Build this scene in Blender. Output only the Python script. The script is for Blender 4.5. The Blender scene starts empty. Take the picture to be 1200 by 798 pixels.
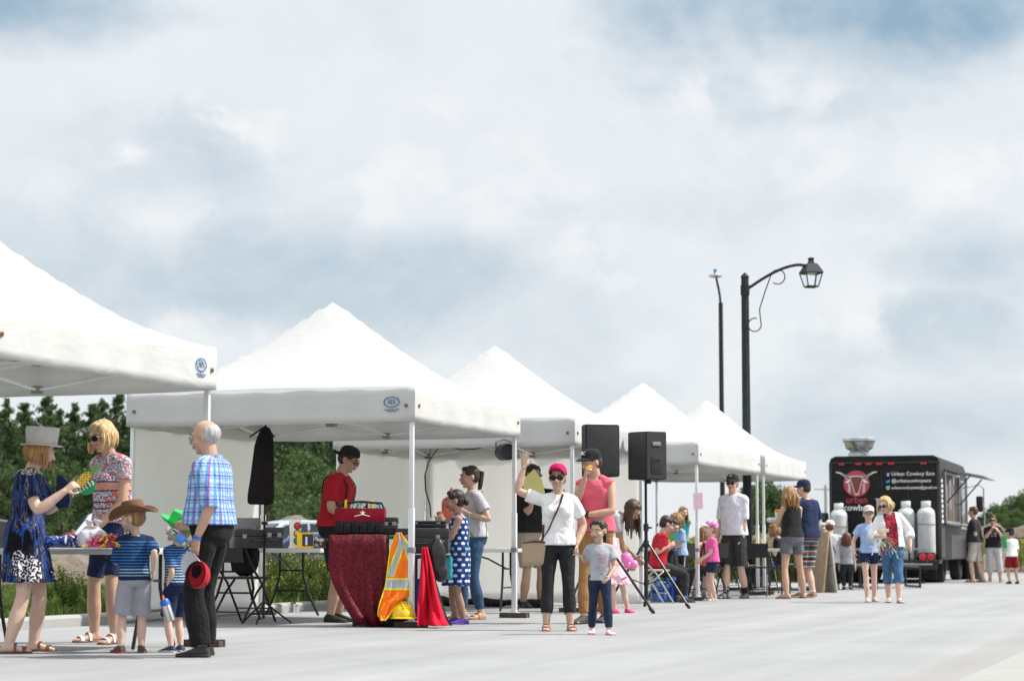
import bpy, bmesh, math, random
import numpy as np
from mathutils import Vector, Matrix, noise
V = Vector
rad = math.radians
random.seed(11)
scene = bpy.context.scene
COL = scene.collection

# ------------------------------------------------------------------ camera geometry
CAM_H = 0.735
FOC = 2500.0            # focal length in pixels of a 1200 px wide frame
PITCH = math.atan(244 / FOC)
C_F = V((0, math.cos(PITCH), math.sin(PITCH)))
C_U = V((0, -math.sin(PITCH), math.cos(PITCH)))

def ray(px, py):
    return V((1, 0, 0)) * (px - 600) + C_U * (399 - py) + C_F * FOC

def G(px, py, z=0.0):
    d = ray(px, py)
    t = (z - CAM_H) / d.z
    return V((d.x * t, d.y * t, z))

def At(px, py, y):
    d = ray(px, py)
    t = y / d.y
    return V((d.x * t, y, CAM_H + d.z * t))

ALPHA = math.atan(868 / 2511.9)
UU = V((math.sin(ALPHA), math.cos(ALPHA), 0))      # along the road, away
VV = V((-math.cos(ALPHA), math.sin(ALPHA), 0))     # across the road, to the grass side

# ------------------------------------------------------------------ objects
def tag(o, label=None, cat=None, group=None, kind=None):
    if label: o['label'] = label
    if cat: o['category'] = cat
    if group: o['group'] = group
    if kind: o['kind'] = kind
    return o

def empty(name, loc=(0, 0, 0), rz=0.0):
    o = bpy.data.objects.new(name, None)
    o.empty_display_size = .1
    COL.objects.link(o)
    o.location = loc
    o.rotation_euler = (0, 0, rz)
    return o

def thing(name, label, cat, loc=(0, 0, 0), rz=0.0, group=None):
    return tag(empty(name, loc, rz), label, cat, group)

def copy_tree(o, parent=None):
    c = o.copy()
    COL.objects.link(c)
    c.parent = parent
    for ch in list(o.children):
        copy_tree(ch, c)
    return c

class MB:
    """collects shapes, then becomes one mesh object"""
    def __init__(s):
        s.v = []; s.f = []; s.m = []
    def add(s, vs, fs, m=0, M=None):
        b = len(s.v)
        if M is None:
            s.v += [tuple(p) for p in vs]
        else:
            s.v += [tuple(M @ V(p)) for p in vs]
        s.f += [tuple(i + b for i in f) for f in fs]
        s.m += [m] * len(fs)
    def join(s, o, m=None):
        b = len(s.v)
        s.v += o.v
        s.f += [tuple(i + b for i in f) for f in o.f]
        s.m += o.m if m is None else [m] * len(o.f)
    def box(s, lo, hi, m=0, M=None, bev=0.0):
        x0, y0, z0 = lo; x1, y1, z1 = hi
        if bev <= 0:
            vs = [(x, y, z) for z in (z0, z1) for y in (y0, y1) for x in (x0, x1)]
            fs = [(0, 2, 3, 1), (4, 5, 7, 6), (0, 1, 5, 4), (2, 6, 7, 3), (0, 4, 6, 2), (1, 3, 7, 5)]
            s.add(vs, fs, m, M)
        else:
            bm = bmesh.new()
            bmesh.ops.create_cube(bm, size=1)
            for v in bm.verts:
                v.co = V(((x0 + x1) / 2 + v.co.x * (x1 - x0), (y0 + y1) / 2 + v.co.y * (y1 - y0), (z0 + z1) / 2 + v.co.z * (z1 - z0)))
            bmesh.ops.bevel(bm, geom=list(bm.edges), offset=bev, segments=2, affect='EDGES', profile=.6)
            bm.verts.index_update()
            s.add([v.co.copy() for v in bm.verts], [[v.index for v in f.verts] for f in bm.faces], m, M)
            bm.free()
    def loft(s, rings, m=0, cap=True, closed=True, M=None):
        n = len(rings[0]); vs = []; fs = []
        for r in rings: vs += [tuple(p) for p in r]
        k = n if closed else n - 1
        for i in range(len(rings) - 1):
            for j in range(k):
                a = i * n + j; b = i * n + (j + 1) % n
                fs.append((a, b, b + n, a + n))
        if cap:
            fs.append(tuple(reversed(range(n))))
            fs.append(tuple((len(rings) - 1) * n + j for j in range(n)))
        s.add(vs, fs, m, M)
    def tube(s, pts, r, n=8, m=0, rnd=False, ref=None, M=None):
        """swept tube; r: number, list of numbers or of (a,b) half widths (a along ref)"""
        pts = [V(p) for p in pts]
        if not isinstance(r, (list,)): r = [r] * len(pts)
        r = [x if isinstance(x, tuple) else (x, x) for x in r]
        tang = []
        for i in range(len(pts)):
            t = pts[min(i + 1, len(pts) - 1)] - pts[max(i - 1, 0)]
            tang.append(t.normalized() if t.length > 1e-9 else V((0, 0, 1)))
        up = V(ref) if ref is not None else (V((1, 0, 0)) if abs(tang[0].x) < .8 else V((0, 1, 0)))
        P = []; R = []; T = []
        if rnd:
            for a in (80, 50, 25):
                q = rad(a); P.append(pts[0] - tang[0] * min(r[0]) * math.sin(q)); R.append((r[0][0] * math.cos(q), r[0][1] * math.cos(q))); T.append(tang[0])
        P += pts; R += r; T += tang
        if rnd:
            for a in (25, 50, 80):
                q = rad(a); P.append(pts[-1] + tang[-1] * min(r[-1]) * math.sin(q)); R.append((r[-1][0] * math.cos(q), r[-1][1] * math.cos(q))); T.append(tang[-1])
        rings = []
        for p, (a, b), t in zip(P, R, T):
            e = up - t * up.dot(t)
            if e.length < 1e-5: e = t.orthogonal()
            e.normalize(); w = t.cross(e)
            if ref is None: up = e
            rings.append([p + e * a * math.cos(2 * math.pi * j / n) + w * b * math.sin(2 * math.pi * j / n) for j in range(n)])
        s.loft(rings, m, True, True, M)
    def ell(s, c, r, n=14, m=0, M=None, k=9, z0=-1.0):
        rings = []
        a0 = math.asin(max(-1, z0))
        for i in range(k):
            q = a0 + (math.pi / 2 - a0) * (i + (.02 if z0 <= -1 else 0)) / (k - 1 + .04) if True else 0
            q = max(-math.pi / 2 + .03, min(math.pi / 2 - .03, q))
            rings.append([(c[0] + r[0] * math.cos(q) * math.cos(2 * math.pi * j / n), c[1] + r[1] * math.cos(q) * math.sin(2 * math.pi * j / n), c[2] + r[2] * math.sin(q)) for j in range(n)])
        s.loft(rings, m, True, True, M)
    def lathe(s, prof, n=20, m=0, M=None, cap=True):
        s.loft([[(r * math.cos(2 * math.pi * j / n), r * math.sin(2 * math.pi * j / n), z) for j in range(n)] for r, z in prof], m, cap, True, M)
    def prism(s, poly, t, m=0, M=None):
        """outline in XY, thickness along Z centred on 0"""
        n = len(poly)
        vs = [(x, y, -t / 2) for x, y in poly] + [(x, y, t / 2) for x, y in poly]
        fs = [tuple(reversed(range(n))), tuple(range(n, 2 * n))] + [(j, (j + 1) % n, n + (j + 1) % n, n + j) for j in range(n)]
        s.add(vs, fs, m, M)
    def mesh(s, name, mats, smooth=True):
        me = bpy.data.meshes.new(name)
        me.from_pydata(s.v, [], s.f)
        for x in (mats if isinstance(mats, (list, tuple)) else [mats]): me.materials.append(x)
        me.polygons.foreach_set('material_index', np.array(s.m, dtype=np.int32))
        if smooth: me.polygons.foreach_set('use_smooth', np.ones(len(s.f), dtype=bool))
        me.update()
        return me
    def build(s, name, mats, parent=None, smooth=True, loc=None, rot=None, sharp=35):
        o = bpy.data.objects.new(name, s.mesh(name, mats, smooth))
        COL.objects.link(o)
        if parent is not None: o.parent = parent
        if loc is not None: o.location = loc
        if rot is not None: o.rotation_euler = rot
        if smooth and sharp:
            try: o.data.set_sharp_from_angle(angle=rad(sharp))
            except Exception: pass
        return o

TEXC = bpy.data.textures.new('folds', 'CLOUDS'); TEXC.noise_scale = .11; TEXC.noise_depth = 2
def remeshed(mb, voxel, smooth_it=3, disp=0.0):
    """one continuous skin over all overlapping shapes of mb; returns a new MB"""
    me = mb.mesh('tmp', [], True)
    o = bpy.data.objects.new('tmp', me); COL.objects.link(o)
    r = o.modifiers.new('r', 'REMESH'); r.mode = 'VOXEL'; r.voxel_size = voxel
    if smooth_it:
        q = o.modifiers.new('s', 'SMOOTH'); q.factor = .5; q.iterations = smooth_it
    if disp:
        d = o.modifiers.new('d', 'DISPLACE'); d.texture = TEXC; d.strength = disp; d.mid_level = .5; d.texture_coords = 'LOCAL'
    dg = bpy.context.evaluated_depsgraph_get()
    ev = o.evaluated_get(dg)
    out = bpy.data.meshes.new_from_object(ev)
    bpy.data.objects.remove(o); bpy.data.meshes.remove(me)
    res = MB()
    n = len(out.vertices); co = np.empty(n * 3, dtype=np.float32); out.vertices.foreach_get('co', co)
    res.v = [tuple(x) for x in co.reshape(-1, 3).tolist()]
    li = np.empty(len(out.loops), dtype=np.int32); out.loops.foreach_get('vertex_index', li)
    ls = np.empty(len(out.polygons), dtype=np.int32); out.polygons.foreach_get('loop_start', ls)
    lt = np.empty(len(out.polygons), dtype=np.int32); out.polygons.foreach_get('loop_total', lt)
    li = li.tolist()
    res.f = [tuple(li[a:a + b]) for a, b in zip(ls.tolist(), lt.tolist())]
    res.m = [0] * len(res.f)
    bpy.data.meshes.remove(out)
    return res

# ------------------------------------------------------------------ materials
class NT:
    def __init__(s, name):
        s.mat = bpy.data.materials.new(name); s.mat.use_nodes = True
        s.t = s.mat.node_tree; s.t.nodes.clear()
        s.out = s.n('ShaderNodeOutputMaterial')
        s.b = s.n('ShaderNodeBsdfPrincipled')
        s.l(s.b.outputs[0], s.out.inputs['Surface'])
    def n(s, t, **k):
        x = s.t.nodes.new(t)
        for a, b in k.items(): setattr(x, a, b)
        return x
    def l(s, a, b): s.t.links.new(a, b)
    def val(s, inp, v):
        if hasattr(v, 'links') or isinstance(v, bpy.types.NodeSocket): s.l(v, inp)
        else: inp.default_value = v
    def co(s, scale=None, which='Object'):
        c = s.n('ShaderNodeTexCoord').outputs[which]
        if scale is None: return c
        m = s.n('ShaderNodeMapping'); s.l(c, m.inputs[0])
        m.inputs['Scale'].default_value = scale if isinstance(scale, (tuple, list)) else (scale,) * 3
        return m.outputs[0]
    def noise(s, scale, vec=None, detail=4, rough=.55, dist=0):
        x = s.n('ShaderNodeTexNoise'); x.inputs['Scale'].default_value = scale; x.inputs['Detail'].default_value = detail
        x.inputs['Roughness'].default_value = rough; x.inputs['Distortion'].default_value = dist
        s.l(vec if vec is not None else s.co(), x.inputs['Vector'])
        return x.outputs['Fac']
    def vor(s, scale, vec=None, rnd=1.0, out='Distance', dims='3D'):
        x = s.n('ShaderNodeTexVoronoi', voronoi_dimensions=dims); x.inputs['Scale'].default_value = scale; x.inputs['Randomness'].default_value = rnd
        s.l(vec if vec is not None else s.co(), x.inputs['Vector'])
        return x.outputs[out]
    def math(s, op, a, b=0.0, c=None, clamp=False):
        x = s.n('ShaderNodeMath', operation=op, use_clamp=clamp)
        s.val(x.inputs[0], a); s.val(x.inputs[1], b)
        if c is not None: s.val(x.inputs[2], c)
        return x.outputs[0]
    def ramp(s, fac, stops, interp='LINEAR'):
        x = s.n('ShaderNodeValToRGB'); r = x.color_ramp; r.interpolation = interp
        while len(r.elements) > 1: r.elements.remove(r.elements[0])
        r.elements[0].position = stops[0][0]; r.elements[0].color = c4(stops[0][1])
        for p, c in stops[1:]:
            e = r.elements.new(p); e.color = c4(c)
        s.l(fac, x.inputs[0])
        return x.outputs[0]
    def mix(s, f, a, b, mode='MIX'):
        x = s.n('ShaderNodeMix', data_type='RGBA', blend_type=mode)
        s.val(x.inputs[0], f); s.val(x.inputs[6], c4(a) if isinstance(a, tuple) else a); s.val(x.inputs[7], c4(b) if isinstance(b, tuple) else b)
        return x.outputs[2]
    def bump(s, h, strength=.3, dist=.01):
        x = s.n('ShaderNodeBump'); x.inputs['Strength'].default_value = strength; x.inputs['Distance'].default_value = dist
        s.l(h, x.inputs['Height']); s.l(x.outputs[0], s.b.inputs['Normal'])
        return x
    def done(s, col, rough=.7, metal=0.0, spec=.5):
        s.val(s.b.inputs['Base Color'], c4(col) if isinstance(col, tuple) else col)
        s.val(s.b.inputs['Roughness'], rough); s.val(s.b.inputs['Metallic'], metal)
        s.b.inputs['Specular IOR Level'].default_value = spec
        return s.mat
    def xyz(s, vec=None):
        x = s.n('ShaderNodeSeparateXYZ'); s.l(vec if vec is not None else s.co(), x.inputs[0]); return x.outputs
    def comb(s, a, b, c=0.0):
        x = s.n('ShaderNodeCombineXYZ'); s.val(x.inputs[0], a); s.val(x.inputs[1], b); s.val(x.inputs[2], c); return x.outputs[0]
    def wrap(s, r=.16):
        """(arc length round the body, height): cloth coordinates"""
        o = s.xyz(); a = s.math('ARCTAN2', o[1], o[0])
        return s.math('MULTIPLY', a, r), o[2]
    def stripe(s, x, freq, width):
        return s.math('LESS_THAN', s.math('FRACT', s.math('MULTIPLY', x, freq)), width)

def c4(c): return (c[0], c[1], c[2], 1.0) if len(c) == 3 else tuple(c)
def hx(s):
    s = s.lstrip('#'); r = []
    for i in (0, 2, 4):
        v = int(s[i:i + 2], 16) / 255
        r.append(v / 12.92 if v <= .04045 else ((v + .055) / 1.055) ** 2.4)
    return tuple(r)
_MC = {}
def solid(name, col, rough=.55, metal=0.0, var=.12, scale=9, spec=.5, bump=0.0, bscale=60):
    if name in _MC: return _MC[name]
    t = NT(name)
    f = t.noise(scale, detail=5)
    c = t.ramp(f, [(.3, tuple(x * (1 - var) for x in col)), (.7, tuple(min(1, x * (1 + var)) for x in col))])
    if bump: t.bump(t.noise(bscale, detail=3), bump, .004)
    r = t.n('ShaderNodeMapRange'); t.l(f, r.inputs[0]); r.inputs[3].default_value = max(.02, rough - .08); r.inputs[4].default_value = min(1, rough + .08)
    _MC[name] = t.done(c, r.outputs[0], metal, spec)
    return _MC[name]

def cloth_finish(t, col, rough=.9):
    cr = t.math('ABSOLUTE', t.math('SUBTRACT', t.noise(7, detail=3, dist=1.1), .5))
    b = t.math('ADD', t.math('ADD', t.noise(14, detail=3, dist=.8), t.math('MULTIPLY', cr, -2.2)), t.math('MULTIPLY', t.noise(420, detail=1), .06))
    t.bump(b, .6, .016)
    v = t.noise(6, detail=4)
    c = t.mix(t.math('MULTIPLY', v, .22), col, (0, 0, 0), 'MIX') if False else col
    t.b.inputs['Sheen Weight'].default_value = .03
    return t.done(c, rough, 0, .2)
def cloth(name, col, var=.1):
    if name in _MC: return _MC[name]
    t = NT(name)
    c = t.ramp(t.noise(11, detail=5), [(.3, tuple(x * (1 - var) for x in col)), (.7, tuple(min(1, x * (1 + var)) for x in col))])
    _MC[name] = cloth_finish(t, c)
    return _MC[name]
# ------------------------------------------------------------------ camera, world, sun
cam = bpy.data.objects.new('camera', bpy.data.cameras.new('camera')); COL.objects.link(cam)
cam.location = (0, 0, CAM_H); cam.rotation_euler = (math.pi / 2 + PITCH, 0, 0)
cam.data.sensor_width = 36; cam.data.lens = 36 * FOC / 1200; cam.data.clip_end = 6000; cam.data.clip_start = .1
cam.data.dof.use_dof = True; cam.data.dof.focus_distance = 20.0; cam.data.dof.aperture_fstop = 3.1
scene.camera = cam
SUN_EL = rad(50); SUN_DIR = V((math.cos(SUN_EL) * .995, math.cos(SUN_EL) * .04, math.sin(SUN_EL))).normalized()
sl = bpy.data.lights.new('sun', 'SUN'); sl.energy = 4.3; sl.angle = rad(.6); sl.color = (1, .955, .88)
so = bpy.data.objects.new('sun', sl); COL.objects.link(so)
so.rotation_euler = SUN_DIR.to_track_quat('Z', 'Y').to_euler(); so.location = (20, 10, 30)
scene.view_settings.view_transform = 'Standard'; scene.view_settings.look = 'None'
scene.view_settings.exposure = .36; scene.view_settings.gamma = 1

w = bpy.data.worlds.new('World'); scene.world = w; w.use_nodes = True
nt = w.node_tree; nt.nodes.clear()
def wn(t, **k):
    x = nt.nodes.new(t)
    for a, b in k.items(): setattr(x, a, b)
    return x
def wl(a, b): nt.links.new(a, b)
sky = wn('ShaderNodeTexSky', sky_type='NISHITA', sun_disc=False)
sky.sun_elevation = SUN_EL; sky.sun_rotation = math.atan2(SUN_DIR.x, SUN_DIR.y); sky.air_density = 1.0; sky.dust_density = 1.5; sky.ozone_density = 1
tc = wn('ShaderNodeTexCoord').outputs['Generated']
def wmath(op, a, b=0.0, clamp=False):
    x = wn('ShaderNodeMath', operation=op, use_clamp=clamp)
    for i, q in ((0, a), (1, b)):
        if isinstance(q, bpy.types.NodeSocket): wl(q, x.inputs[i])
        else: x.inputs[i].default_value = q
    return x.outputs[0]
def wnoise(scale, zs, off, detail=6, dist=0.0, rough=.55):
    m = wn('ShaderNodeMapping'); wl(tc, m.inputs[0]); m.inputs['Scale'].default_value = (1, 1, zs); m.inputs['Location'].default_value = off
    x = wn('ShaderNodeTexNoise'); x.inputs['Scale'].default_value = scale; x.inputs['Detail'].default_value = detail
    x.inputs['Distortion'].default_value = dist; x.inputs['Roughness'].default_value = rough
    wl(m.outputs[0], x.inputs[0]); return x.outputs['Fac']
def skydir(px, py): return ray(px, py).normalized()
def blob(px, py, wx, wy, edge=.35):
    """soft dark or bright cloud bank around one direction of the sky; wx, wy in photo pixels"""
    d = skydir(px, py)
    s1 = wn('ShaderNodeVectorMath', operation='SUBTRACT'); wl(tc, s1.inputs[0]); s1.inputs[1].default_value = d
    s2 = wn('ShaderNodeVectorMath', operation='MULTIPLY'); wl(s1.outputs[0], s2.inputs[0])
    s2.inputs[1].default_value = (FOC / wx, FOC / max(wx, wy), FOC / wy)
    s3 = wn('ShaderNodeVectorMath', operation='LENGTH'); wl(s2.outputs[0], s3.inputs[0])
    warp = wmath('MULTIPLY', wmath('SUBTRACT', wnoise(14, 1.35, (px * .01, .3, py * .01), 7, .2, .52), .5), 1.9)
    r = wn('ShaderNodeMapRange', interpolation_type='SMOOTHSTEP'); wl(wmath('ADD', s3.outputs['Value'], warp), r.inputs[0])
    r.inputs[1].default_value = edge; r.inputs[2].default_value = 1.25; r.inputs[3].default_value = 1; r.inputs[4].default_value = 0
    return r.outputs[0]
# grey cloud bases
dark = None
for px, py, wx, wy, s in ((1030, 10, 380, 120, 1.0), (60, 5, 190, 55, .85), (330, 330, 420, 85, .54), (235, 190, 120, 75, .38), (1130, 300, 190, 55, .45),
                          (1080, 395, 160, 60, .42), (640, 360, 120, 120, .25), (40, 290, 180, 70, .35), (840, 250, 260, 40, .16), (1060, 510, 300, 80, .42), (620, 470, 160, 40, .25)):
    b = wmath('MULTIPLY', blob(px, py, wx, wy, .1), s)
    dark = b if dark is None else wmath('MAXIMUM', dark, b)
fine = wnoise(13, 1.5, (3.1, 0, 1.7), 10, .35, .58)
dark = wmath('ADD', dark, wmath('MULTIPLY', wmath('SUBTRACT', fine, .53), .70), clamp=True)
# bright billows
lite = None
for px, py, wx, wy, s in ((270, 130, 110, 50, .8), (140, 182, 40, 18, 1.0), (500, 150, 70, 40, .5), (860, 120, 170, 60, .5), (560, 200, 200, 80, .5), (1140, 210, 90, 50, .7), (1010, 380, 110, 50, .5),
                          (260, 260, 160, 45, .4), (950, 180, 120, 60, .5), (220, 385, 90, 28, .5), (730, 280, 120, 60, .5)):
    b = wmath('MULTIPLY', blob(px, py, wx, wy, .15), s)
    lite = b if lite is None else wmath('MAXIMUM', lite, b)
puff = wn('ShaderNodeMapRange', interpolation_type='SMOOTHSTEP'); wl(wnoise(24, 1.25, (0, 2, 0), 12, .35, .58), puff.inputs[0]); puff.inputs[1].default_value = .40; puff.inputs[2].default_value = .62
lite = wmath('MULTIPLY', wmath('ADD', lite, .12), wmath('MULTIPLY', puff.outputs[0], 1.5), clamp=True)
def wmix(f, a, b):
    x = wn('ShaderNodeMix', data_type='RGBA')
    for i, q in ((0, f), (6, a), (7, b)):
        if isinstance(q, bpy.types.NodeSocket): wl(q, x.inputs[i])
        else: x.inputs[i].default_value = c4(q) if isinstance(q, tuple) else q
    return x.outputs[2]
K = 10.0
def kc(h, f=1.0): return tuple(x * K * f / (2 ** scene.view_settings.exposure) for x in hx(h))
base = wmix(dark, kc('#edf2f6'), kc('#94b3c9'))
base = wmix(lite, base, kc('#fafbfc'))
# the blue of the clear sky only shows faintly through the cloud
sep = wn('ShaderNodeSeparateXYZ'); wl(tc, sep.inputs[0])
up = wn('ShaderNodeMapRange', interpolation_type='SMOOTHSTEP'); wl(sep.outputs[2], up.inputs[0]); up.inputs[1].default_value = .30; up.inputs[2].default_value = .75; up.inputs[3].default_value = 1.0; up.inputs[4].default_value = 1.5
sc_ = wn('ShaderNodeVectorMath', operation='SCALE'); wl(base, sc_.inputs[0]); wl(up.outputs[0], sc_.inputs['Scale'])   # sky above the frame brightened, added as fill light
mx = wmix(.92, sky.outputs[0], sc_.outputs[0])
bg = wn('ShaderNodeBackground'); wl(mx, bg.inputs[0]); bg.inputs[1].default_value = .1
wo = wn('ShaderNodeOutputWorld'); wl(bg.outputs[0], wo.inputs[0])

# ------------------------------------------------------------------ ground, road, kerb, verge
KV = G(484, 735).dot(VV) + 3.14           # kerb face, across the road
RV = G(1130, 798).dot(VV)                 # near side edge of the sidewalk
def uv(u, v, z=0.0): return UU * u + VV * v + V((0, 0, z))
def strip(u0, u1, v0, v1, z, nu=1, nv=1):
    m = MB()
    for i in range(nu):
        for j in range(nv):
            a = u0 + (u1 - u0) * i / nu; b = u0 + (u1 - u0) * (i + 1) / nu; c = v0 + (v1 - v0) * j / nv; d = v0 + (v1 - v0) * (j + 1) / nv
            m.add([uv(a, c, z), uv(b, c, z), uv(b, d, z), uv(a, d, z)], [(0, 1, 2, 3)])
    return m
def m_ground():
    t = NT('dry_ground')
    p = t.co()
    c = t.ramp(t.noise(.25, p, 8), [(.3, (.20, .17, .13)), (.5, (.17, .17, .09)), (.7, (.12, .15, .05))])
    t.bump(t.noise(3, p, 8), .6, .1)
    return t.done(c, .95)
big = MB(); big.add([(-2500, -300, -.03), (2500, -300, -.03), (2500, 4000, -.03), (-2500, 4000, -.03)], [(0, 1, 2, 3)])
tag(big.build('ground', m_ground(), smooth=False), kind='structure')

def m_concrete(name, a, b, streak=True):
    t = NT(name)
    p = t.co()
    rot = t.n('ShaderNodeMapping'); t.l(p, rot.inputs[0]); rot.inputs['Rotation'].default_value = (0, 0, ALPHA)
    st = t.n('ShaderNodeMapping'); t.l(rot.outputs[0], st.inputs[0]); st.inputs['Scale'].default_value = (2.2, .07, 1)
    f1 = t.noise(1.0, st.outputs[0], 5)
    f2 = t.noise(.55, p, 7); f3 = t.noise(60, p, 3)
    f = t.math('ADD', t.math('MULTIPLY', f1, .45 if streak else .1), t.math('ADD', t.math('MULTIPLY', f2, .4), t.math('MULTIPLY', f3, .25)))
    c = t.ramp(f, [(.35, a), (.75, b)])
    cr = t.math('LESS_THAN', t.math('ABSOLUTE', t.math('SUBTRACT', t.noise(.35, p, 9, .6), .5)), .0012)
    c = t.mix(t.math('MULTIPLY', cr, .35), c, (.12, .12, .12))
    sp = t.math('LESS_THAN', t.vor(9, p), .035)
    c = t.mix(t.math('MULTIPLY', sp, .35), c, (.16, .16, .16))
    t.bump(t.math('ADD', f3, t.math('MULTIPLY', t.noise(260, p, 2), .6)), .35, .006)
    return t.done(c, .85, 0, .35)
M_ROAD = m_concrete('road_concrete', (.235, .240, .247), (.355, .359, .365))
M_KERB = m_concrete('kerb_concrete', (.33, .33, .315), (.41, .405, .39), False)
M_GUTTER = m_concrete('gutter_concrete', (.245, .238, .234), (.335, .328, .322))
tag(strip(-25, 62, RV + .40, KV + .02, 0).build('road', M_ROAD, smooth=False), kind='structure')
xr = MB(); xr.add([uv(62, -60), uv(80, -60), uv(80, 60), uv(62, 60)], [(0, 1, 2, 3)])
tag(xr.build('road_crossing', M_ROAD, smooth=False), kind='structure')
tag(strip(-25, 62, RV, RV + .40, .0).build('gutter', M_GUTTER, smooth=False), kind='structure')
# raised kerb along the grass, in cast lengths with open joints
kb = MB()
u = -25.0
while u < 62:
    L = 3.0
    poly = [(0, -.02), (0, .08), (.015, .100), (.04, .108), (.17, .108), (.17, -.02)]
    r0 = [uv(u + .006, KV + a, z) for a, z in poly]; r1 = [uv(u + L - .006, KV + a, z) for a, z in poly]
    kb.loft([r0, r1]); u += L
tag(kb.build('kerb', M_KERB, smooth=False), kind='structure')
# sidewalk slabs
sw = MB(); u = -25.0
while u < 62:
    r = [uv(u + .006, RV, -.02), uv(u + .006, RV, .02), uv(u + .006, RV - 1.6, .02), uv(u + .006, RV - 1.6, -.02)]
    r2 = [p + UU * 1.588 for p in r]
    sw.loft([r, r2]); u += 1.6
tag(sw.build('sidewalk', M_KERB, smooth=False), kind='structure')

def m_soil():
    t = NT('verge_soil'); p = t.co()
    c = t.ramp(t.noise(1.3, p, 7), [(.3, (.16, .13, .085)), (.5, (.10, .12, .04)), (.7, (.07, .11, .025))])
    t.bump(t.noise(9, p, 6), .7, .05)
    return t.done(c, .95)
tag(strip(-25, 62, KV + .165, KV + 30, .095).build('verge', m_soil(), smooth=False), kind='structure')

# ------------------------------------------------------------------ dirt mounds
def m_dirt():
    t = NT('dirt'); p = t.co()
    c = t.ramp(t.noise(1.1, p, 9, .65), [(.3, (.15, .115, .085)), (.5, (.24, .195, .15)), (.72, (.36, .32, .27))])
    c = t.mix(t.math('MULTIPLY', t.math('GREATER_THAN', t.noise(2.2, p, 6), .60), .7), c, (.09, .12, .035))
    t.bump(t.noise(4, p, 9, .7), 1, .25)
    return t.done(c, .95)
M_DIRT = m_dirt()
def mound(cx, cy, rx, ry, h, seed, rz=0.0, n=64):
    m = MB(); vs = []; fs = []
    for i in range(n + 1):
        for j in range(n // 2 + 1):
            a = i / n * 2 - 1; b = j / (n // 2) * 2 - 1
            d = math.sqrt(a * a + b * b)
            e = max(0, 1 - d) ** .8 if d < 1 else 0
            q = V((a * rx * .6 + seed * 7, b * ry * .6, seed))
            z = h * e * (1 + .55 * noise.noise(q * .55) + .3 * noise.noise(q * 1.4)) + (.12 * h * noise.noise(q * 3.1) * min(1, e * 3)) - .06 * (1 - min(1, e * 4)) * 1.5
            vs.append((a * rx, b * ry, z))
    k = n // 2 + 1
    for i in range(n):
        for j in range(n // 2):
            fs.append((i * k + j, (i + 1) * k + j, (i + 1) * k + j + 1, i * k + j + 1))
    m.add(vs, fs)
    return tag(m.build('dirt_mound', M_DIRT, loc=(cx, cy, -.03), rot=(0, 0, rz), sharp=0), kind='structure')
def X(px, y): return (px - 600) / 2509 * y
mound(X(66, 44), 44, 1.9, 2.6, 1.35, 1)
mound(X(118, 38), 38, 3.4, 2.6, .45, 2)
mound(X(352, 66), 66, 3.4, 4, 1.55, 3)
mound(X(300, 36), 36, 2.6, 2, .5, 4)
mound(X(1150, 84), 84, 4.5, 5, 1.9, 5)
mound(X(1215, 80), 80, 5.5, 5, 1.7, 6)
mound(X(1080, 88), 88, 7, 4, 1.6, 7)
mound(X(812, 62), 62, 5.5, 5, 1.3, 8)
mound(X(900, 64), 64, 6, 4, 1.0, 9)
mound(X(1000, 70), 70, 7, 4, 1.3, 10)

# ------------------------------------------------------------------ foliage
def m_leaf(name, dark, mid, light):
    t = NT(name)
    g = t.n('ShaderNodeNewGeometry')
    f = t.math('ADD', t.math('MULTIPLY', g.outputs['Random Per Island'], .6), t.math('MULTIPLY', t.noise(.9, None, 4), .5))
    c = t.ramp(f, [(.2, dark), (.5, mid), (.85, light)])
    t.val(t.b.inputs['Base Color'], c); t.b.inputs['Roughness'].default_value = .6; t.b.inputs['Specular IOR Level'].default_value = .3
    tr = t.n('ShaderNodeBsdfTranslucent'); t.l(c, tr.inputs[0])
    mx = t.n('ShaderNodeMixShader'); mx.inputs[0].default_value = .4
    t.l(t.b.outputs[0], mx.inputs[1]); t.l(tr.outputs[0], mx.inputs[2]); t.l(mx.outputs[0], t.out.inputs['Surface'])
    return t.mat
M_CONIFER = m_leaf('conifer_leaf', (.04, .075, .034), (.07, .122, .046), (.12, .18, .068))
M_BROAD = m_leaf('broad_leaf', (.038, .074, .028), (.07, .122, .04), (.125, .185, .06))
M_WEED = m_leaf('weed_leaf', (.06, .10, .02), (.11, .17, .035), (.20, .25, .07))
M_GRASS = m_leaf('grass_blade', (.05, .095, .015), (.09, .16, .025), (.19, .22, .07))
M_DRYGRASS = m_leaf('meadow_blade', (.10, .13, .03), (.19, .20, .045), (.36, .33, .08))
M_YELLOW = solid('flower_yellow', (.75, .55, .03), .6)
M_BARK = solid('bark', (.10, .075, .055), .9, var=.35, bump=.6, bscale=25)

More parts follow.
